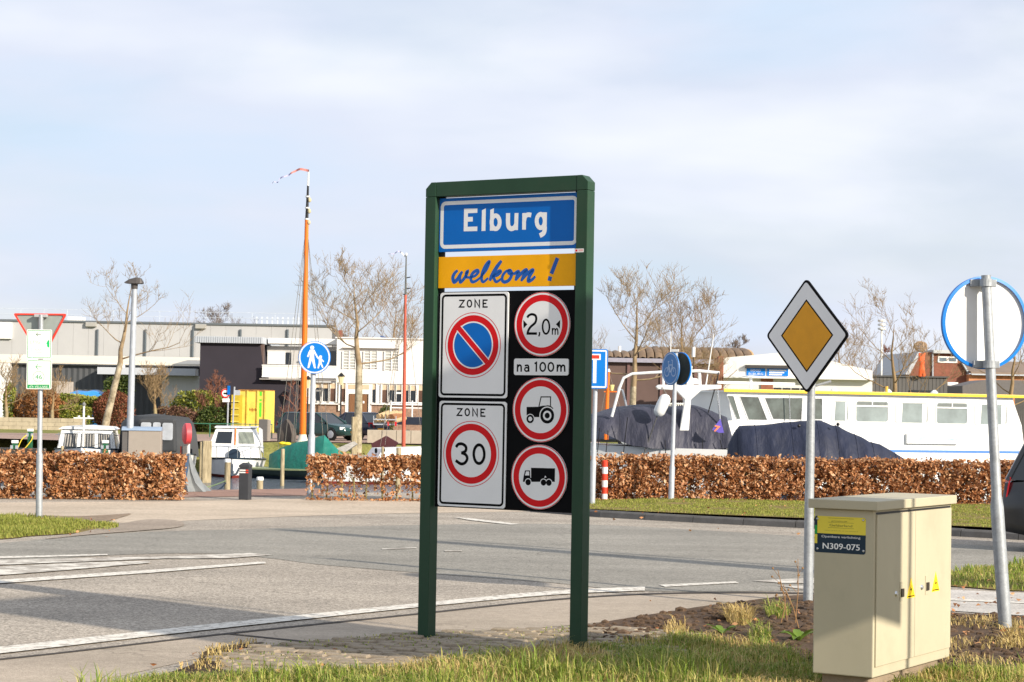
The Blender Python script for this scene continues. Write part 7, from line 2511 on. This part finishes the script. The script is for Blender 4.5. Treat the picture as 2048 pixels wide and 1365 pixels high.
# lanterns on the cafe front
for (x, y0, y1, lab) in ((1302, 628, 950, 'old fashioned black lamp post in front of the cafe drain pipe'), (1022, 655, 950, 'old fashioned black lamp post half behind the orange mast')):
    q = cf.p(*C8(x, y1), 1.5)
    q.z = FAR_Z
    l_ = thing('lantern_post', q, lab, 'lamp post', 'cafe lamp posts')
    zt3 = C8(x, y0, 1.5)[1]
    MB().lathe(q, [(.13, -.1), (.12, .5), (.06, .7), (.05, zt3 - q.z - .75)], 10).build('post', m_black, l_, smooth=True)
    MB().lathe(q, [(.10, zt3 - q.z - .74), (.22, zt3 - q.z - .2)], 6).build('lantern_glass', mat('lantern_glass', (206, 198, 160), rough=.3, var=.1), l_)
    MB().lathe(q, [(.27, zt3 - q.z - .199), (.12, zt3 - q.z - .05), (.03, zt3 - q.z + .05)], 6).build('lantern_roof', m_black, l_)

# yellow container ---------------------------------------------------------------------------------
yc = thing('yellow_container', at(505, 850, 124), 'bright yellow steel container with rust marks and a green stripe', 'container')
m_yel = mat('container_yellow', (228, 200, 92), rough=.6, var=.14, vs=1.5, dirt=.4)
yf = Frame(Vector((0, 124, 0)), math.radians(8))
def YU(x, y):
    return yf.uv(380 + x / 4.267, 600 + y / 4.267)
a0, t1 = YU(416, 782)
a1 = YU(648, 775)[0]
t1 = YU(530, 776)[1]
MB().fbox(yf, a0, a1, FAR_Z, t1, -2.2, 0).build('body', m_yel, yc, bevel=.02)
for x in (416, 488, 576, 640):
    a = YU(x, 800)[0]
    MB().fbox(yf, a, a + .09, FAR_Z + .02, t1, .001, .08).build('upright', m_yel, yc)
MB().fbox(yf, a0, a1, t1 + .001, t1 + .06, -2.2, .06).build('top_rail', mat('rust_edge', (170, 120, 60), var=.2), yc)
for (y0, y1) in ((785, 820), (848, 864), (876, 1000)):
    MB().fbox(yf, YU(590, 900)[0], YU(612, 900)[0], max(YU(600, y1)[1], FAR_Z + .05), YU(600, y0)[1], .002, .006).build('green_mark', mat('mark_green', (90, 200, 50), var=.06), yc)
for k in range(6):
    xx = 505 + k * 12
    MB().fprism(yf, [YU(xx, 925 + (k % 2) * 10), YU(xx + 10, 928), YU(xx + 8, 950 + (k % 3) * 6), YU(xx + 1, 945)], .002, .005).build('rust_mark', mat('rust_brown', (150, 96, 34), var=.3, vs=10), yc)
MB().bx(at(462, 845, 125).x, at(478, 845, 125).x, 125, 127, FAR_Z, at(470, 790, 125).z).build('ladder_side', mat('container_ochre', (176, 154, 44), var=.12), yc)
for k in range(5):
    z_ = FAR_Z + .25 + k * .42
    MB().bx(at(462, 845, 125).x, at(478, 845, 125).x, 124.9, 124.99, z_, z_ + .06).build('rung', m_yel, yc)

# traffic signs and boxes along the harbour road
st_ = thing('harbour_sign', at(455, 862, 112), 'thin pole with red ringed round sign and white plate beside the laurel', 'road sign')
rail([Vector((at(455, 845, 112).x, 112, FAR_Z - .1)), at(457, 772, 112)], .045, 'pole', m_galv2, st_)
MB().lathe(at(451, 787, 111.9), [(.26, 0), (.26, .03)], 24, axis=(0, -1, 0)).build('round_plate', m_white, st_)
hf = Frame(Vector((0, 111.86, 0)), 0)
c_ = hf.uv(451, 787)
mb = MB()
ring(mb, hf, c_[0], c_[1], .19, .255, .012, 28)
mb.build('red_ring', m_signred, st_, recalc=False)
mb = MB().fbox(hf, c_[0] - .1, c_[0] + .1, c_[1] - .05, c_[1] + .04, .011, .014)
mb.build('black_symbol', m_signblack, st_)
MB().bx(-.2, .2, 0, .02, -.1, .1, None, at(452, 801, 111.9)).build('white_plate', m_white, st_)
MB().bx(-.09, .06, 0, .06, -.25, .25, None, at(458, 781, 111.8)).build('blue_plate', m_signblue, st_)
st2 = thing('harbour_sign', at(466, 862, 113), 'thin pole with grey backed plate in front of the yellow container', 'road sign')
rail([Vector((at(465, 845, 113).x, 113, FAR_Z - .1)), at(469, 774, 113)], .045, 'pole', m_galv2, st2)
MB().bx(-.1, .26, 0, .03, -.16, .12, None, at(471, 785, 113)).build('plate', m_galv2, st2)
gx = thing('service_box', at(528, 880, 100), 'upright grey service box on the verge in front of the yellow container', 'cabinet')
x0, x1 = at(517, 860, 99).x, at(539, 860, 99).x
MB().bx(x0, x1 - .12, 99, 99.5, -.05, at(528, 839, 99).z).build('body', m_taupe2, gx, bevel=.02)
MB().bx(x1 - .118, x1, 99, 99.5, -.05, at(528, 839, 99).z - .02).build('door_side', m_taupe, gx, bevel=.02)
gf = thing('tube_fence', at(400, 850, 105), 'thin green tube fence along the harbour road verge', 'fence')
m_gfence = mat('fence_green', (60, 116, 92), rough=.5, var=.06)
pf_ = [(340, 846), (380, 846), (420, 847), (460, 847), (500, 848), (544, 848)]
for px, py in pf_:
    q = at(px, py, 107)
    rail([Vector((q.x, 107, FAR_Z - .1)), q], .03, 'post', m_gfence, gf)
rail([at(px, py + 1, 107) for px, py in pf_], .025, 'top_rail', m_gfence, gf)
cw = thing('concrete_wall', at(790, 875, 99), 'low concrete quay wall behind the low white cabin boat', 'wall')
x0, x1 = at(734, 870, 99).x, at(880, 870, 99).x
m_conc = mat('pale_concrete', (168, 158, 142), rough=.9, var=.1, vs=2, dirt=.2)
for i in range(5):
    MB().bx(x0 + (x1 - x0) * i / 5 + .01, x0 + (x1 - x0) * (i + 1) / 5 - .01, 99, 99.5, -.15, at(790, 861, 99).z).build('slab', m_conc, cw, bevel=.02)

# cars -----------------------------------------------------------------------------------------------
def car(label, loc, heading, paint, L=4.5, W=1.72, H=1.42, wagon=False, hatch=False, name='parked_car', lift=0.0):
    P = BoatFrame(loc, heading)
    t = thing(name, loc, label, 'car')
    hw = W / 2
    Lh = L / 2
    def ringb(x, zl, zh, w):
        return [P(x, -w * .86, zl), P(x, -w, zl + .14), P(x, -w, zl + (zh - zl) * .6), P(x, -w * .93, zh - .03), P(x, -w * .8, zh), P(x, w * .8, zh), P(x, w * .93, zh - .03), P(x, w, zl + (zh - zl) * .6), P(x, w, zl + .14), P(x, w * .86, zl)]
    hood = .80 + lift
    belt = .90 + lift
    tail = belt if (wagon or hatch) else .95
    st = [(-Lh, .38, .72, hw * .86), (-Lh + .07, .28, tail - .04, hw * .94), (-Lh + .5, .22, tail, hw), (-.4, .2, belt, hw), (.75, .2, belt, hw), (Lh - 1.05, .2, hood + .06, hw), (Lh - .35, .24, hood - .04, hw * .97), (Lh - .06, .28, hood - .14, hw * .88), (Lh, .36, .55, hw * .8)]
    MB().loft([ringb(*s) for s in st]).build('body', paint, t, smooth=True)
    # greenhouse
    rx = -Lh + .12 if lift else -Lh + .25 if (wagon or hatch) else -Lh + .95
    rt = -Lh + (.4 if lift else .55 if wagon else .8 if hatch else 1.5)
    base = [(rx, belt - .02), (Lh - 1.05, belt - .02)]
    ft = Lh - 1.95
    def pr(x, z, k):
        return P(x, k, z)
    bw, tw = hw * .92, hw * .72
    A = [P(rx, -bw, belt - .02), P(Lh - 1.1, -bw, belt - .05), P(ft, -tw, H - .03), P(rt, -tw, H - .04)]
    B_ = [P(rx, bw, belt - .02), P(Lh - 1.1, bw, belt - .05), P(ft, tw, H - .03), P(rt, tw, H - .04)]
    MB().loft([A, B_]).build('cabin', m_glass, t)
    MB().loft([[P(rt - .05, -tw * 1.03, H - .06), P(ft + .06, -tw * 1.03, H - .05), P(ft - .1, -tw * .8, H), P(rt + .05, -tw * .8, H)], [P(rt - .05, tw * 1.03, H - .06), P(ft + .06, tw * 1.03, H - .05), P(ft - .1, tw * .8, H), P(rt + .05, tw * .8, H)]]).build('roof', paint, t, smooth=True)
    for sd in (-1, 1):
        for (x0, x1) in ((Lh - 1.1, ft), (rx, rt), (.05, .0), (-Lh + 1.35, -Lh + 1.4)):
            MB().tube([P(x0, sd * bw * 1.005, belt - .03), P(x1, sd * tw * 1.01, H - .04)], .045, 5).build('pillar', paint, t)
        for x in (-Lh + .82, Lh - .85):
            c = P(x, sd * (hw - .10), .31)
            w_ = MB().lathe(c, [(.29, -.1), (.31, -.07), (.31, .07), (.29, .1)], 20, axis=P.s * sd).build('wheel', m_rubber, t, smooth=True)
            MB().lathe(c + P.s * sd * .101, [(.2, 0), (.19, .012), (.05, .02)], 14, axis=P.s * sd).build('rim', m_galv2, w_)
            MB().lathe(c + P.s * sd * .01, [(.37, 0), (.37, .075)], 18, axis=P.s * sd).build('wheel_arch', m_black, t)
        MB().prism([P(Lh - .05, sd * hw * .78, .56), P(Lh - .28, sd * hw * .965, .56), P(Lh - .30, sd * hw * .96, .70), P(Lh - .1, sd * hw * .78, .69)], P.h * .03).build('headlight', mat('headlight', (214, 220, 216), rough=.1, var=.1), t)
        MB().prism([P(-Lh - .01, sd * hw * .62, .62 + lift), P(-Lh + .12, sd * hw * .93, .62 + lift), P(-Lh + .18, sd * hw * .95, .92 + lift), P(-Lh + .05, sd * hw * .68, .92 + lift)], P.h * -.02).build('tail_light', mat('tail_red', (190, 36, 44), rough=.2, var=.1), t)
        MB().ball(P(Lh - 1.35, sd * (hw + .1), belt + .06), .1, 8, 5, (.9, .9, .7)).build('mirror', paint, t, smooth=True)
    for (x, s_) in ((Lh + .005, 1), (-Lh - .005, -1)):
        MB().prism([P(x, -.26, .38 if s_ > 0 else .5), P(x, .26, .38 if s_ > 0 else .5), P(x, .26, .49 if s_ > 0 else .61), P(x, -.26, .49 if s_ > 0 else .61)], P.h * s_ * .02).build('number_plate', mat('plate_orange', (238, 178, 24), var=.04), t)
    MB().prism([P(Lh - .06, -.3, .54), P(Lh - .06, .3, .54), P(Lh - .1, .28, .66), P(Lh - .1, -.28, .66)], P.h * .05).build('grille', m_galv2, t)
    return t
m_cargreen = mat('dark_green_car', (22, 58, 56), rough=.22, var=.08, spec=.7)
m_carnavy = mat('dark_navy_car', (40, 46, 64), rough=.22, var=.08, spec=.7)
m_carblack = mat('black_car', (26, 28, 32), rough=.2, var=.1, spec=.7)
q = at(637, 873, 104)
car('dark green estate car parked in front of the cafe', (q.x, 104, FAR_Z + .04), math.radians(-33), m_cargreen, L=4.6, wagon=True)
q = at(706, 870, 108)
car('dark blue hatchback parked tail out beside the green estate car', (q.x, 108, FAR_Z + .04), math.radians(143), m_carnavy, L=3.9, H=1.46, hatch=True)
bl_ = car('dark car leaving the frame at the right edge of the road', (9.58, 29.3, 0.008), math.radians(-30), m_carblack, L=4.4, W=1.82, H=1.72, hatch=True, lift=.17, name='passing_car')
q = at(1258, 828, 100)
car('dark car parked beyond the covered yacht, mostly hidden', (q.x - 1.4, 101, FAR_Z + .04), math.radians(172), m_carnavy, L=4.3, wagon=True)
q = at(1440, 838, 104)
car('dark car seen between the radar arch and the wheelhouse', (q.x, 104, FAR_Z + .04), math.radians(5), m_carnavy, L=4.3, hatch=True)
# log trailer and dark flat trailer
q = at(772, 850, 106)
tr = thing('log_trailer', (q.x, 106, FAR_Z), 'small trailer heaped with cut logs beside the hatchback', 'trailer')
x0, x1 = at(748, 845, 106).x, at(794, 845, 106).x
z0 = at(770, 848, 106).z
MB().bx(x0, x1, 105.4, 106.6, z0 - .06, z0).build('bed', m_galv2, tr)
for x in (x0, (x0 + x1) / 2, x1 - .04):
    MB().bx(x, x + .04, 105.36, 105.4, z0, z0 + .42).build('stake', m_galv2, tr)
MB().bx(x0, x1, 105.3, 105.34, z0 + .2, z0 + .26).build('side_rail', m_galv2, tr)
for x in (x0 + .3, x1 - .3):
    MB().lathe(Vector((x, 105.42, FAR_Z + .27)), [(.26, -.08), (.27, .08)], 16, axis=(0, -1, 0)).build('wheel', m_rubber, tr)
m_log = mat('cut_log', (180, 156, 118), rough=.85, var=.15, vs=4)
rl = random.Random(8)
for k in range(9):
    row = 0 if k < 5 else 1
    x = x0 + .15 + (k % 5) * .24 + row * .1
    MB().tube([Vector((x + rl.uniform(-.1, .1), 105.5, z0 + .16 + row * .24)), Vector((x + .5 + rl.uniform(-.1, .1), 106.5, z0 + .3 + row * .3))], .12, 8).build('log', m_log, tr)
MB().tube([Vector((x1 - .3, 105.45, z0 + .3)), Vector((x1 + .1, 106.4, z0 + .42))], .22, 10).build('rusty_log', mat('rusty_log', (140, 96, 62), var=.25), tr)
for x in (x1 - .42, x1 - .02):
    MB().bx(x - .05, x + .05, 105.2, 105.28, z0 - .1, z0 + .12).build('tail_lamp', mat('tail_red', (190, 36, 44)), tr)
q = at(830, 845, 108)
ft_ = thing('flat_trailer', (q.x, 108, FAR_Z), 'dark flat bed trailer with white rails left of the town sign', 'trailer')
x0, x1 = at(795, 845, 108).x, at(880, 845, 108).x
z0 = at(820, 850, 108).z
MB().bx(x0, x1, 107.4, 109, z0, z0 + .42).build('bed', mat('trailer_dark', (36, 42, 56), rough=.4, var=.1), ft_, bevel=.03)
for k in range(2):
    MB().tube([Vector((x0 - .4, 107.5, z0 + .9 + .28 * k)), Vector((x1, 107.5, z0 + .9 + .28 * k))], .04, 6).build('rail', m_white, ft_)
for x in (x0 - .35, x0 + .8, x0 + 1.9):
    MB().tube([Vector((x, 107.5, z0 + .3)), Vector((x, 107.5, z0 + 1.3))], .04, 6).build('rail_post', m_white, ft_)
for x in (x0 + .6, x0 + 1.5):
    MB().lathe(Vector((x, 107.4, FAR_Z + .3)), [(.3, -.08), (.3, .08)], 16, axis=(0, -1, 0)).build('wheel', m_rubber, ft_)

# right-hand buildings ------------------------------------------------------------------------------------
Yh = 132.0
hf = Frame(Vector((0, Yh, 0)), 0)
hall = thing('vaulted_hall', hf.p(hf.uv(1380, 765)[0], FAR_Z, -4), 'brown hall with weathered barrel vaulted roof behind the plane trees', 'hall')
a0, a1 = hf.uv(1080, 760)[0], hf.uv(1505, 760)[0]
ze = hf.uv(1300, 726)[1]
zt = hf.uv(1480, 695)[1]
MB().fbox(hf, a0, a1, FAR_Z - .2, ze, -12, 0).build('wall', mat('hall_brown', (96, 78, 72), rough=.85, var=.12, vs=.8), hall)
for px in (1190, 1254, 1320, 1388):
    a = hf.uv(px, 760)[0]
    MB().fbox(hf, a, a + .18, FAR_Z, ze - .02, .001, .1).build('wall_post', mat('hall_post', (112, 84, 80), var=.1), hall)
MB().fbox(hf, a0 - .1, a1 + .1, ze + .001, ze + .28, -.2, .35).build('gutter', mat('gutter_mauve', (150, 148, 160), rough=.5, var=.08), hall)
m_vault = mat('vault_roofing', (122, 102, 82), rough=.8, var=.2, vs=1.2, dirt=.3)
vr = thing  # keep name
rise = zt - ze - .25
nrib = 26
for i in range(nrib):
    u0 = a0 + (a1 - a0) * i / nrib
    u1 = a0 + (a1 - a0) * (i + 1) / nrib
    endk = 1.0 if u0 > hf.uv(1262, 765)[0] else .62
    prof_ = []
    for k in range(9):
        an = math.pi * k / 8
        prof_.append((-5.5 + 5.6 * math.cos(an), ze + .29 + rise * endk * math.sin(an)))
    L_ = [hf.p(u0 + .05, z, c) for c, z in prof_]
    R_ = [hf.p(u1 - .04, z + .04, c) for c, z in prof_]
    M_ = [hf.p((u0 + u1) / 2, z + .1, c) for c, z in prof_]
    MB().loft([L_, M_, R_], capa=True, capb=True, closed=False).build('vault_rib', m_vault, hall, smooth=True, recalc=False)
MB().fprism(hf, [(0, 0), (0.001, 0), (0.001, 0.001)], 0, .001) if False else None
gp = [(hf.p(a1 + .01, ze + .29 + rise * math.sin(math.pi * k / 10), -5.5 + 5.6 * math.cos(math.pi * k / 10))) for k in range(11)]
MB().prism(gp, hf.u * .12).build('gable_end', mat('vault_end', (196, 160, 110), rough=.8, var=.12), hall)
a, b = hf.uv(1244, 690)
MB().tube([hf.p(a, ze, -3), hf.p(a, b, -3)], .1, 8).build('vent_pipe', m_white, hall)
MB().fbox(hf, hf.uv(1408, 765)[0], hf.uv(1432, 765)[0], FAR_Z, hf.uv(1420, 804)[1], .001, .06).build('red_door', mat('dark_red_door', (110, 44, 44), var=.1), hall)
gt = thing('white_gate', hf.p(hf.uv(1370, 765)[0], FAR_Z, 10), 'white barred gate behind the covered yacht', 'gate')
for i in range(14):
    p = at(1336 + i * 4.2, 806, 120)
    MB().bx(-.03, .03, -.02, .02, FAR_Z, p.z, None, (p.x, 120, 0)).build('bar', m_white, gt)
p0, p1 = at(1332, 806, 120), at(1396, 806, 120)
for z in (p0.z - .05, FAR_Z + .25):
    MB().bx(p0.x, p1.x, 119.95, 119.979, z - .04, z + .04).build('rail', m_white, gt)
for p in (p1,):
    MB().bx(p.x - .12, p.x + .12, 119.85, 120.1, FAR_Z, p.z + .1).build('post', m_white, gt)

Ysx = 120.0
sf = Frame(Vector((0, Ysx, 0)), math.radians(4))
shop = thing('white_shop', sf.p(sf.uv(1560, 765)[0], FAR_Z, -3), 'white flat roofed shop with blue sign boards beside the vaulted hall', 'shop')
a0, a1 = sf.uv(1447, 740)[0], sf.uv(1745, 740)[0]
pts = [(a0, FAR_Z - .2), (a1, FAR_Z - .2), (a1, sf.uv(1745, 742)[1]), (sf.uv(1650, 765)[0], sf.uv(1650, 720)[1]), (sf.uv(1560, 765)[0], sf.uv(1560, 706)[1]), (a0, sf.uv(1450, 716)[1])]
MB().fprism(sf, pts, -9, 0).build('wall', m_cwhite, shop)
MB().fbox(sf, a0 - .3, a0 - .002, FAR_Z, sf.uv(1447, 716)[1] + .1, -9, .02).build('brick_side', mat('shop_brick', (150, 96, 76), rough=.9, var=.2, vs=4), shop)
MB().fbox(sf, sf.uv(1490, 765)[0], sf.uv(1580, 765)[0], sf.uv(1530, 737)[1], sf.uv(1530, 731)[1], .001, .3).build('sign_hood', mat('hood_dark', (70, 66, 64), var=.1), shop)
for (x0, x1) in ((1493, 1530), (1534, 1576)):
    b_ = MB().fbox(sf, sf.uv(x0, 765)[0], sf.uv(x1, 765)[0], sf.uv(1530, 752)[1], sf.uv(1530, 737.5)[1], .001, .06).build('sign_board', m_signblue2, shop)
    mb = MB()
    u0, u1 = sf.uv(x0 + 4, 765)[0], sf.uv(x1 - 4, 765)[0]
    if x0 == 1493:
        textmesh(mb, sf, 'GOOD', u0 + .1, u1 - .15, sf.uv(1510, 743.5)[1], sf.uv(1510, 739)[1], .07)
        textmesh(mb, sf, 'ELBURG', u0, u1, sf.uv(1510, 750.5)[1], sf.uv(1510, 746)[1], .07)
    else:
        for k in range(3):
            zz = sf.uv(1550, 741 + k * 4.2)[1]
            mb.fpoly(sf, [(u0, zz - .05), (u1 - .12 * k, zz - .05), (u1 - .12 * k, zz + .03), (u0, zz + .03)], .07)
    mb.build('sign_print', m_signwhite, b_, recalc=False)
MB().fbox(sf, a0, a1, sf.uv(1560, 758)[1], sf.uv(1560, 755)[1], .001, .5).build('ledge', m_cwhite, shop)
for k, px in enumerate((1508, 1522)):
    MB().fbox(sf, sf.uv(1522, 765)[0], sf.uv(1546, 765)[0], FAR_Z, sf.uv(1530, 757)[1] - .02, .001, .1).build('brick_pier', mat('shop_brick', (150, 96, 76)), shop) if k == 0 else None
for k in range(4):
    u0 = sf.uv(1548 + k * 18, 765)[0]
    MB().fbox(sf, u0, u0 + .45, FAR_Z + .6, sf.uv(1560, 776)[1], .001, .04).build('window', m_glass, shop)

Yd = 126.0
df_ = Frame(Vector((0, Yd, 0)), math.radians(-3))
db = thing('dark_long_building', df_.p(df_.uv(1770, 765)[0], FAR_Z, -4), 'low charcoal clad building with white lettering above the tour boat', 'building')
a0, a1 = df_.uv(1622, 770)[0], df_.uv(1895, 770)[0]
zt = df_.uv(1760, 754)[1]
MB().fbox(df_, a0 + .05, a1 - .05, FAR_Z - .2, zt - .05, -9, -.08).build('core', m_taupe2, db)
m_dk2 = mat('charcoal_board', (84, 82, 80), rough=.7, var=.08, vs=2)
n = 36
for i in range(n):
    u0, u1 = a0 + (a1 - a0) * i / n, a0 + (a1 - a0) * (i + 1) / n
    MB().fbox(df_, u0 + .012, u1 - .012, FAR_Z, zt, -.07, (i % 3) * .004).build('cladding_board', m_dk2, db)
MB().fbox(df_, a0 - .1, a1 + .1, zt + .001, zt + .1, -9, .12).build('roof_edge', mat('roof_edge_dark', (70, 70, 70), var=.08), db)
MB().fbox(df_, df_.uv(1818, 765)[0], df_.uv(1868, 765)[0], FAR_Z + 1, df_.uv(1840, 781)[1], .02, .05).build('window_band', m_glass, db)
mb = MB()
b0_, b1_ = df_.uv(1690, 782.5)[1], df_.uv(1690, 774.5)[1]
textmesh(mb, df_, 'DA', df_.uv(1671, 765)[0], df_.uv(1682, 765)[0], b0_, b1_, .05)
textmesh(mb, df_, 'KU', df_.uv(1690, 765)[0], df_.uv(1699, 765)[0], b0_, b1_, .05)
ca, cbb = df_.uv(1661.5, 777.5)
ring(mb, df_, ca, cbb, .16, .19, .05, 20)
mb.build('wall_lettering', mat('lettering_pale', (190, 186, 176), var=.06), db, recalc=False)

Yk = 150.0
kf2 = Frame(Vector((0, Yk, 0)), math.radians(-6))
bh = thing('brick_house', kf2.p(kf2.uv(1880, 765)[0], FAR_Z, -4), 'red brown brick house with slanting gable and flat roof beyond the dark building', 'house')
def KU(x, y):
    return kf2.uv(1730 + x / 4.55, 620 + y / 4.55)
m_rbrick = mat('red_brown_brick', (124, 78, 62), rough=.9, var=.16, vs=2, fine=.15, fs=6)
m_obrick = mat('orange_brick', (186, 128, 92), rough=.9, var=.12, vs=2, fine=.12, fs=6)
MB().fprism(kf2, [(KU(400, 620)[0], FAR_Z - .2), (KU(920, 760)[0], FAR_Z - .2), (KU(920, 560)[0], KU(920, 560)[1]), (KU(868, 480)[0], KU(868, 480)[1]), (KU(868, 400)[0], KU(868, 395)[1]), (KU(560, 385)[0], KU(560, 385)[1]), (KU(490, 400)[0], KU(490, 400)[1]), (KU(400, 600)[0], KU(400, 600)[1])], -9, 0).build('wall', m_rbrick, bh)
MB().fprism(kf2, [KU(355, 590), KU(395, 590), KU(505, 385), KU(475, 385)], -9, .3).build('sloping_parapet', mat('zinc', (170, 172, 176), rough=.5, var=.06), bh)
MB().fbox(kf2, KU(610, 546)[0], KU(880, 546)[0], KU(740, 398)[1], KU(740, 368)[1], -5, .35).build('roof_fascia', mat('fascia_pale', (176, 180, 180), rough=.5, var=.05), bh)
for (x0, x1) in ((666, 745), (752, 832)):
    w_ = MB().fbox(kf2, KU(x0, 546)[0], KU(x1, 546)[0], KU(700, 476)[1], KU(700, 430)[1], .001, .04).build('window', glassmat('grey_glass', (96, 110, 120)), bh)
    rr_ = MB()
    rrframe(rr_, kf2, KU(x0, 546)[0] - .05, KU(x1, 546)[0] + .05, KU(700, 476)[1] - .05, KU(700, 430)[1] + .05, .02, .1, .06)
    rr_.build('frame', m_white, w_, recalc=False)
MB().tube([kf2.p(*KU(612, 400), .1), kf2.p(*KU(612, 630), .1)], .07, 6).build('downpipe', m_galv2, bh)
MB().fprism(kf2, [KU(868, 480), KU(880, 480), KU(945, 575), KU(930, 585)], -3, .3).build('gable_trim', m_galv2, bh)
MB().fbox(kf2, KU(735, 546)[0], KU(830, 546)[0], KU(780, 690)[1], KU(780, 660)[1], .001, .5).build('white_awning', m_white, bh)
MB().fbox(kf2, KU(922, 546)[0], KU(1800, 546)[0], FAR_Z - .2, KU(1200, 592)[1], -9, .6).build('side_wing', m_obrick, bh)
MB().prism([kf2.p(KU(930, 546)[0], KU(1200, 588)[1], .9), kf2.p(KU(1800, 546)[0], KU(1200, 588)[1], .9), kf2.p(KU(1800, 546)[0], KU(1200, 470)[1], -5), kf2.p(KU(930, 546)[0], KU(1200, 470)[1], -5)], (0, 0, .15)).build('wing_roof', mat('roof_tile_grey', (128, 112, 98), rough=.85, var=.15, vs=3, stretch=(.3, .3, 6)), bh)
MB().fbox(kf2, KU(930, 546)[0], KU(1800, 546)[0], KU(1200, 600)[1], KU(1200, 588)[1], .9, 1.05).build('wing_gutter', m_galv2, bh)
gr = thing('low_garage', at(2000, 790, 135), 'low grey roofed garage in front of the orange brick wing', 'garage')
MB().prism([at(1925, 772, 135), at(1975, 760, 135), at(2120, 762, 135), at(2120, 795, 135), at(1925, 795, 135)], (0, 5, 0)).build('wall', mat('garage_grey', (104, 100, 98), rough=.8, var=.08), gr)
for i in range(12):
    p = at(2030 + i * 4, 800, 134.8)
    MB().bx(0, .11, 0, .1, FAR_Z, at(2030, 794, 134.8).z, None, (p.x, 134.75, 0)).build('board', m_dk2, gr)
# orange figure sculpture holding up a wicker ball on the flat roof
fg = thing('figure_sculpture', at(1845, 756, 127), 'orange sculpture of a standing figure with raised arms holding a wicker ball', 'sculpture')
m_or = mat('sculpture_orange', (214, 92, 40), rough=.6, var=.12, vs=3)
def S(x, y, c=0):
    return at(1730 + x / 4.55, 620 + y / 4.55, 127 + c)
bm_v = [S(517, 560), S(516, 500), S(516, 440), S(515, 415), S(498, 612), S(505, 575), S(537, 612), S(529, 575), S(499, 425), S(495, 390), S(534, 425), S(543, 390), S(516, 398)]
edges = [(0, 1), (1, 2), (2, 3), (0, 5), (5, 4), (0, 7), (7, 6), (2, 8), (8, 9), (2, 10), (10, 11), (3, 12)]
rad = [.2, .17, .24, .12, .11, .14, .11, .14, .11, .07, .11, .07, .15]
me = bpy.data.meshes.new('body')
off = fg.location
me.from_pydata([tuple(v - off) for v in bm_v], edges, [])
bo_ = bpy.data.objects.new('body', me)
COL.objects.link(bo_)
bo_.parent = fg
sk = bo_.modifiers.new('skin', 'SKIN')
for i, sv in enumerate(me.skin_vertices[0].data):
    sv.radius = (rad[i], rad[i])
    sv.use_root = (i == 0)
ss = bo_.modifiers.new('sub', 'SUBSURF')
ss.levels = ss.render_levels = 2
me.materials.append(m_or)
wb_ = S(505, 335)
rng = np.random.default_rng(77)
ls = []
for k in range(160):
    d = rng.normal(size=3)
    d /= np.linalg.norm(d)
    e = rng.normal(size=3)
    e -= d * e.dot(d)
    e /= np.linalg.norm(e)
    pts_ = [np.array(wb_) + (d * math.cos(t) + e * math.sin(t)) * .34 * rng.uniform(.8, 1.1) * np.array([1.25, 1, 1]) for t in (0, .5, 1.0, 1.5)]
    ls.append((pts_, [.012] * 4))
V, Fq = tubes_np(ls, 3)
npmesh('wicker_ball', V, Fq, mat('wicker', (188, 160, 130), rough=.9, var=.2), fg)
# stacked white lamp on a tall pole
lp = thing('stacked_lamp', at(1763, 800, 140), 'tall thin pole topped by three stacked white discs', 'street lamp')
rail([Vector((at(1762, 845, 140).x, 140, FAR_Z)), at(1763.5, 655, 140)], .07, 'pole', m_white, lp)
for py in (658, 650, 642):
    MB().lathe(at(1763.5, py, 140), [(.05, -.1), (.28, -.06), (.28, .06), (.05, .1)], 16).build('lamp_disc', m_white, lp, smooth=True)
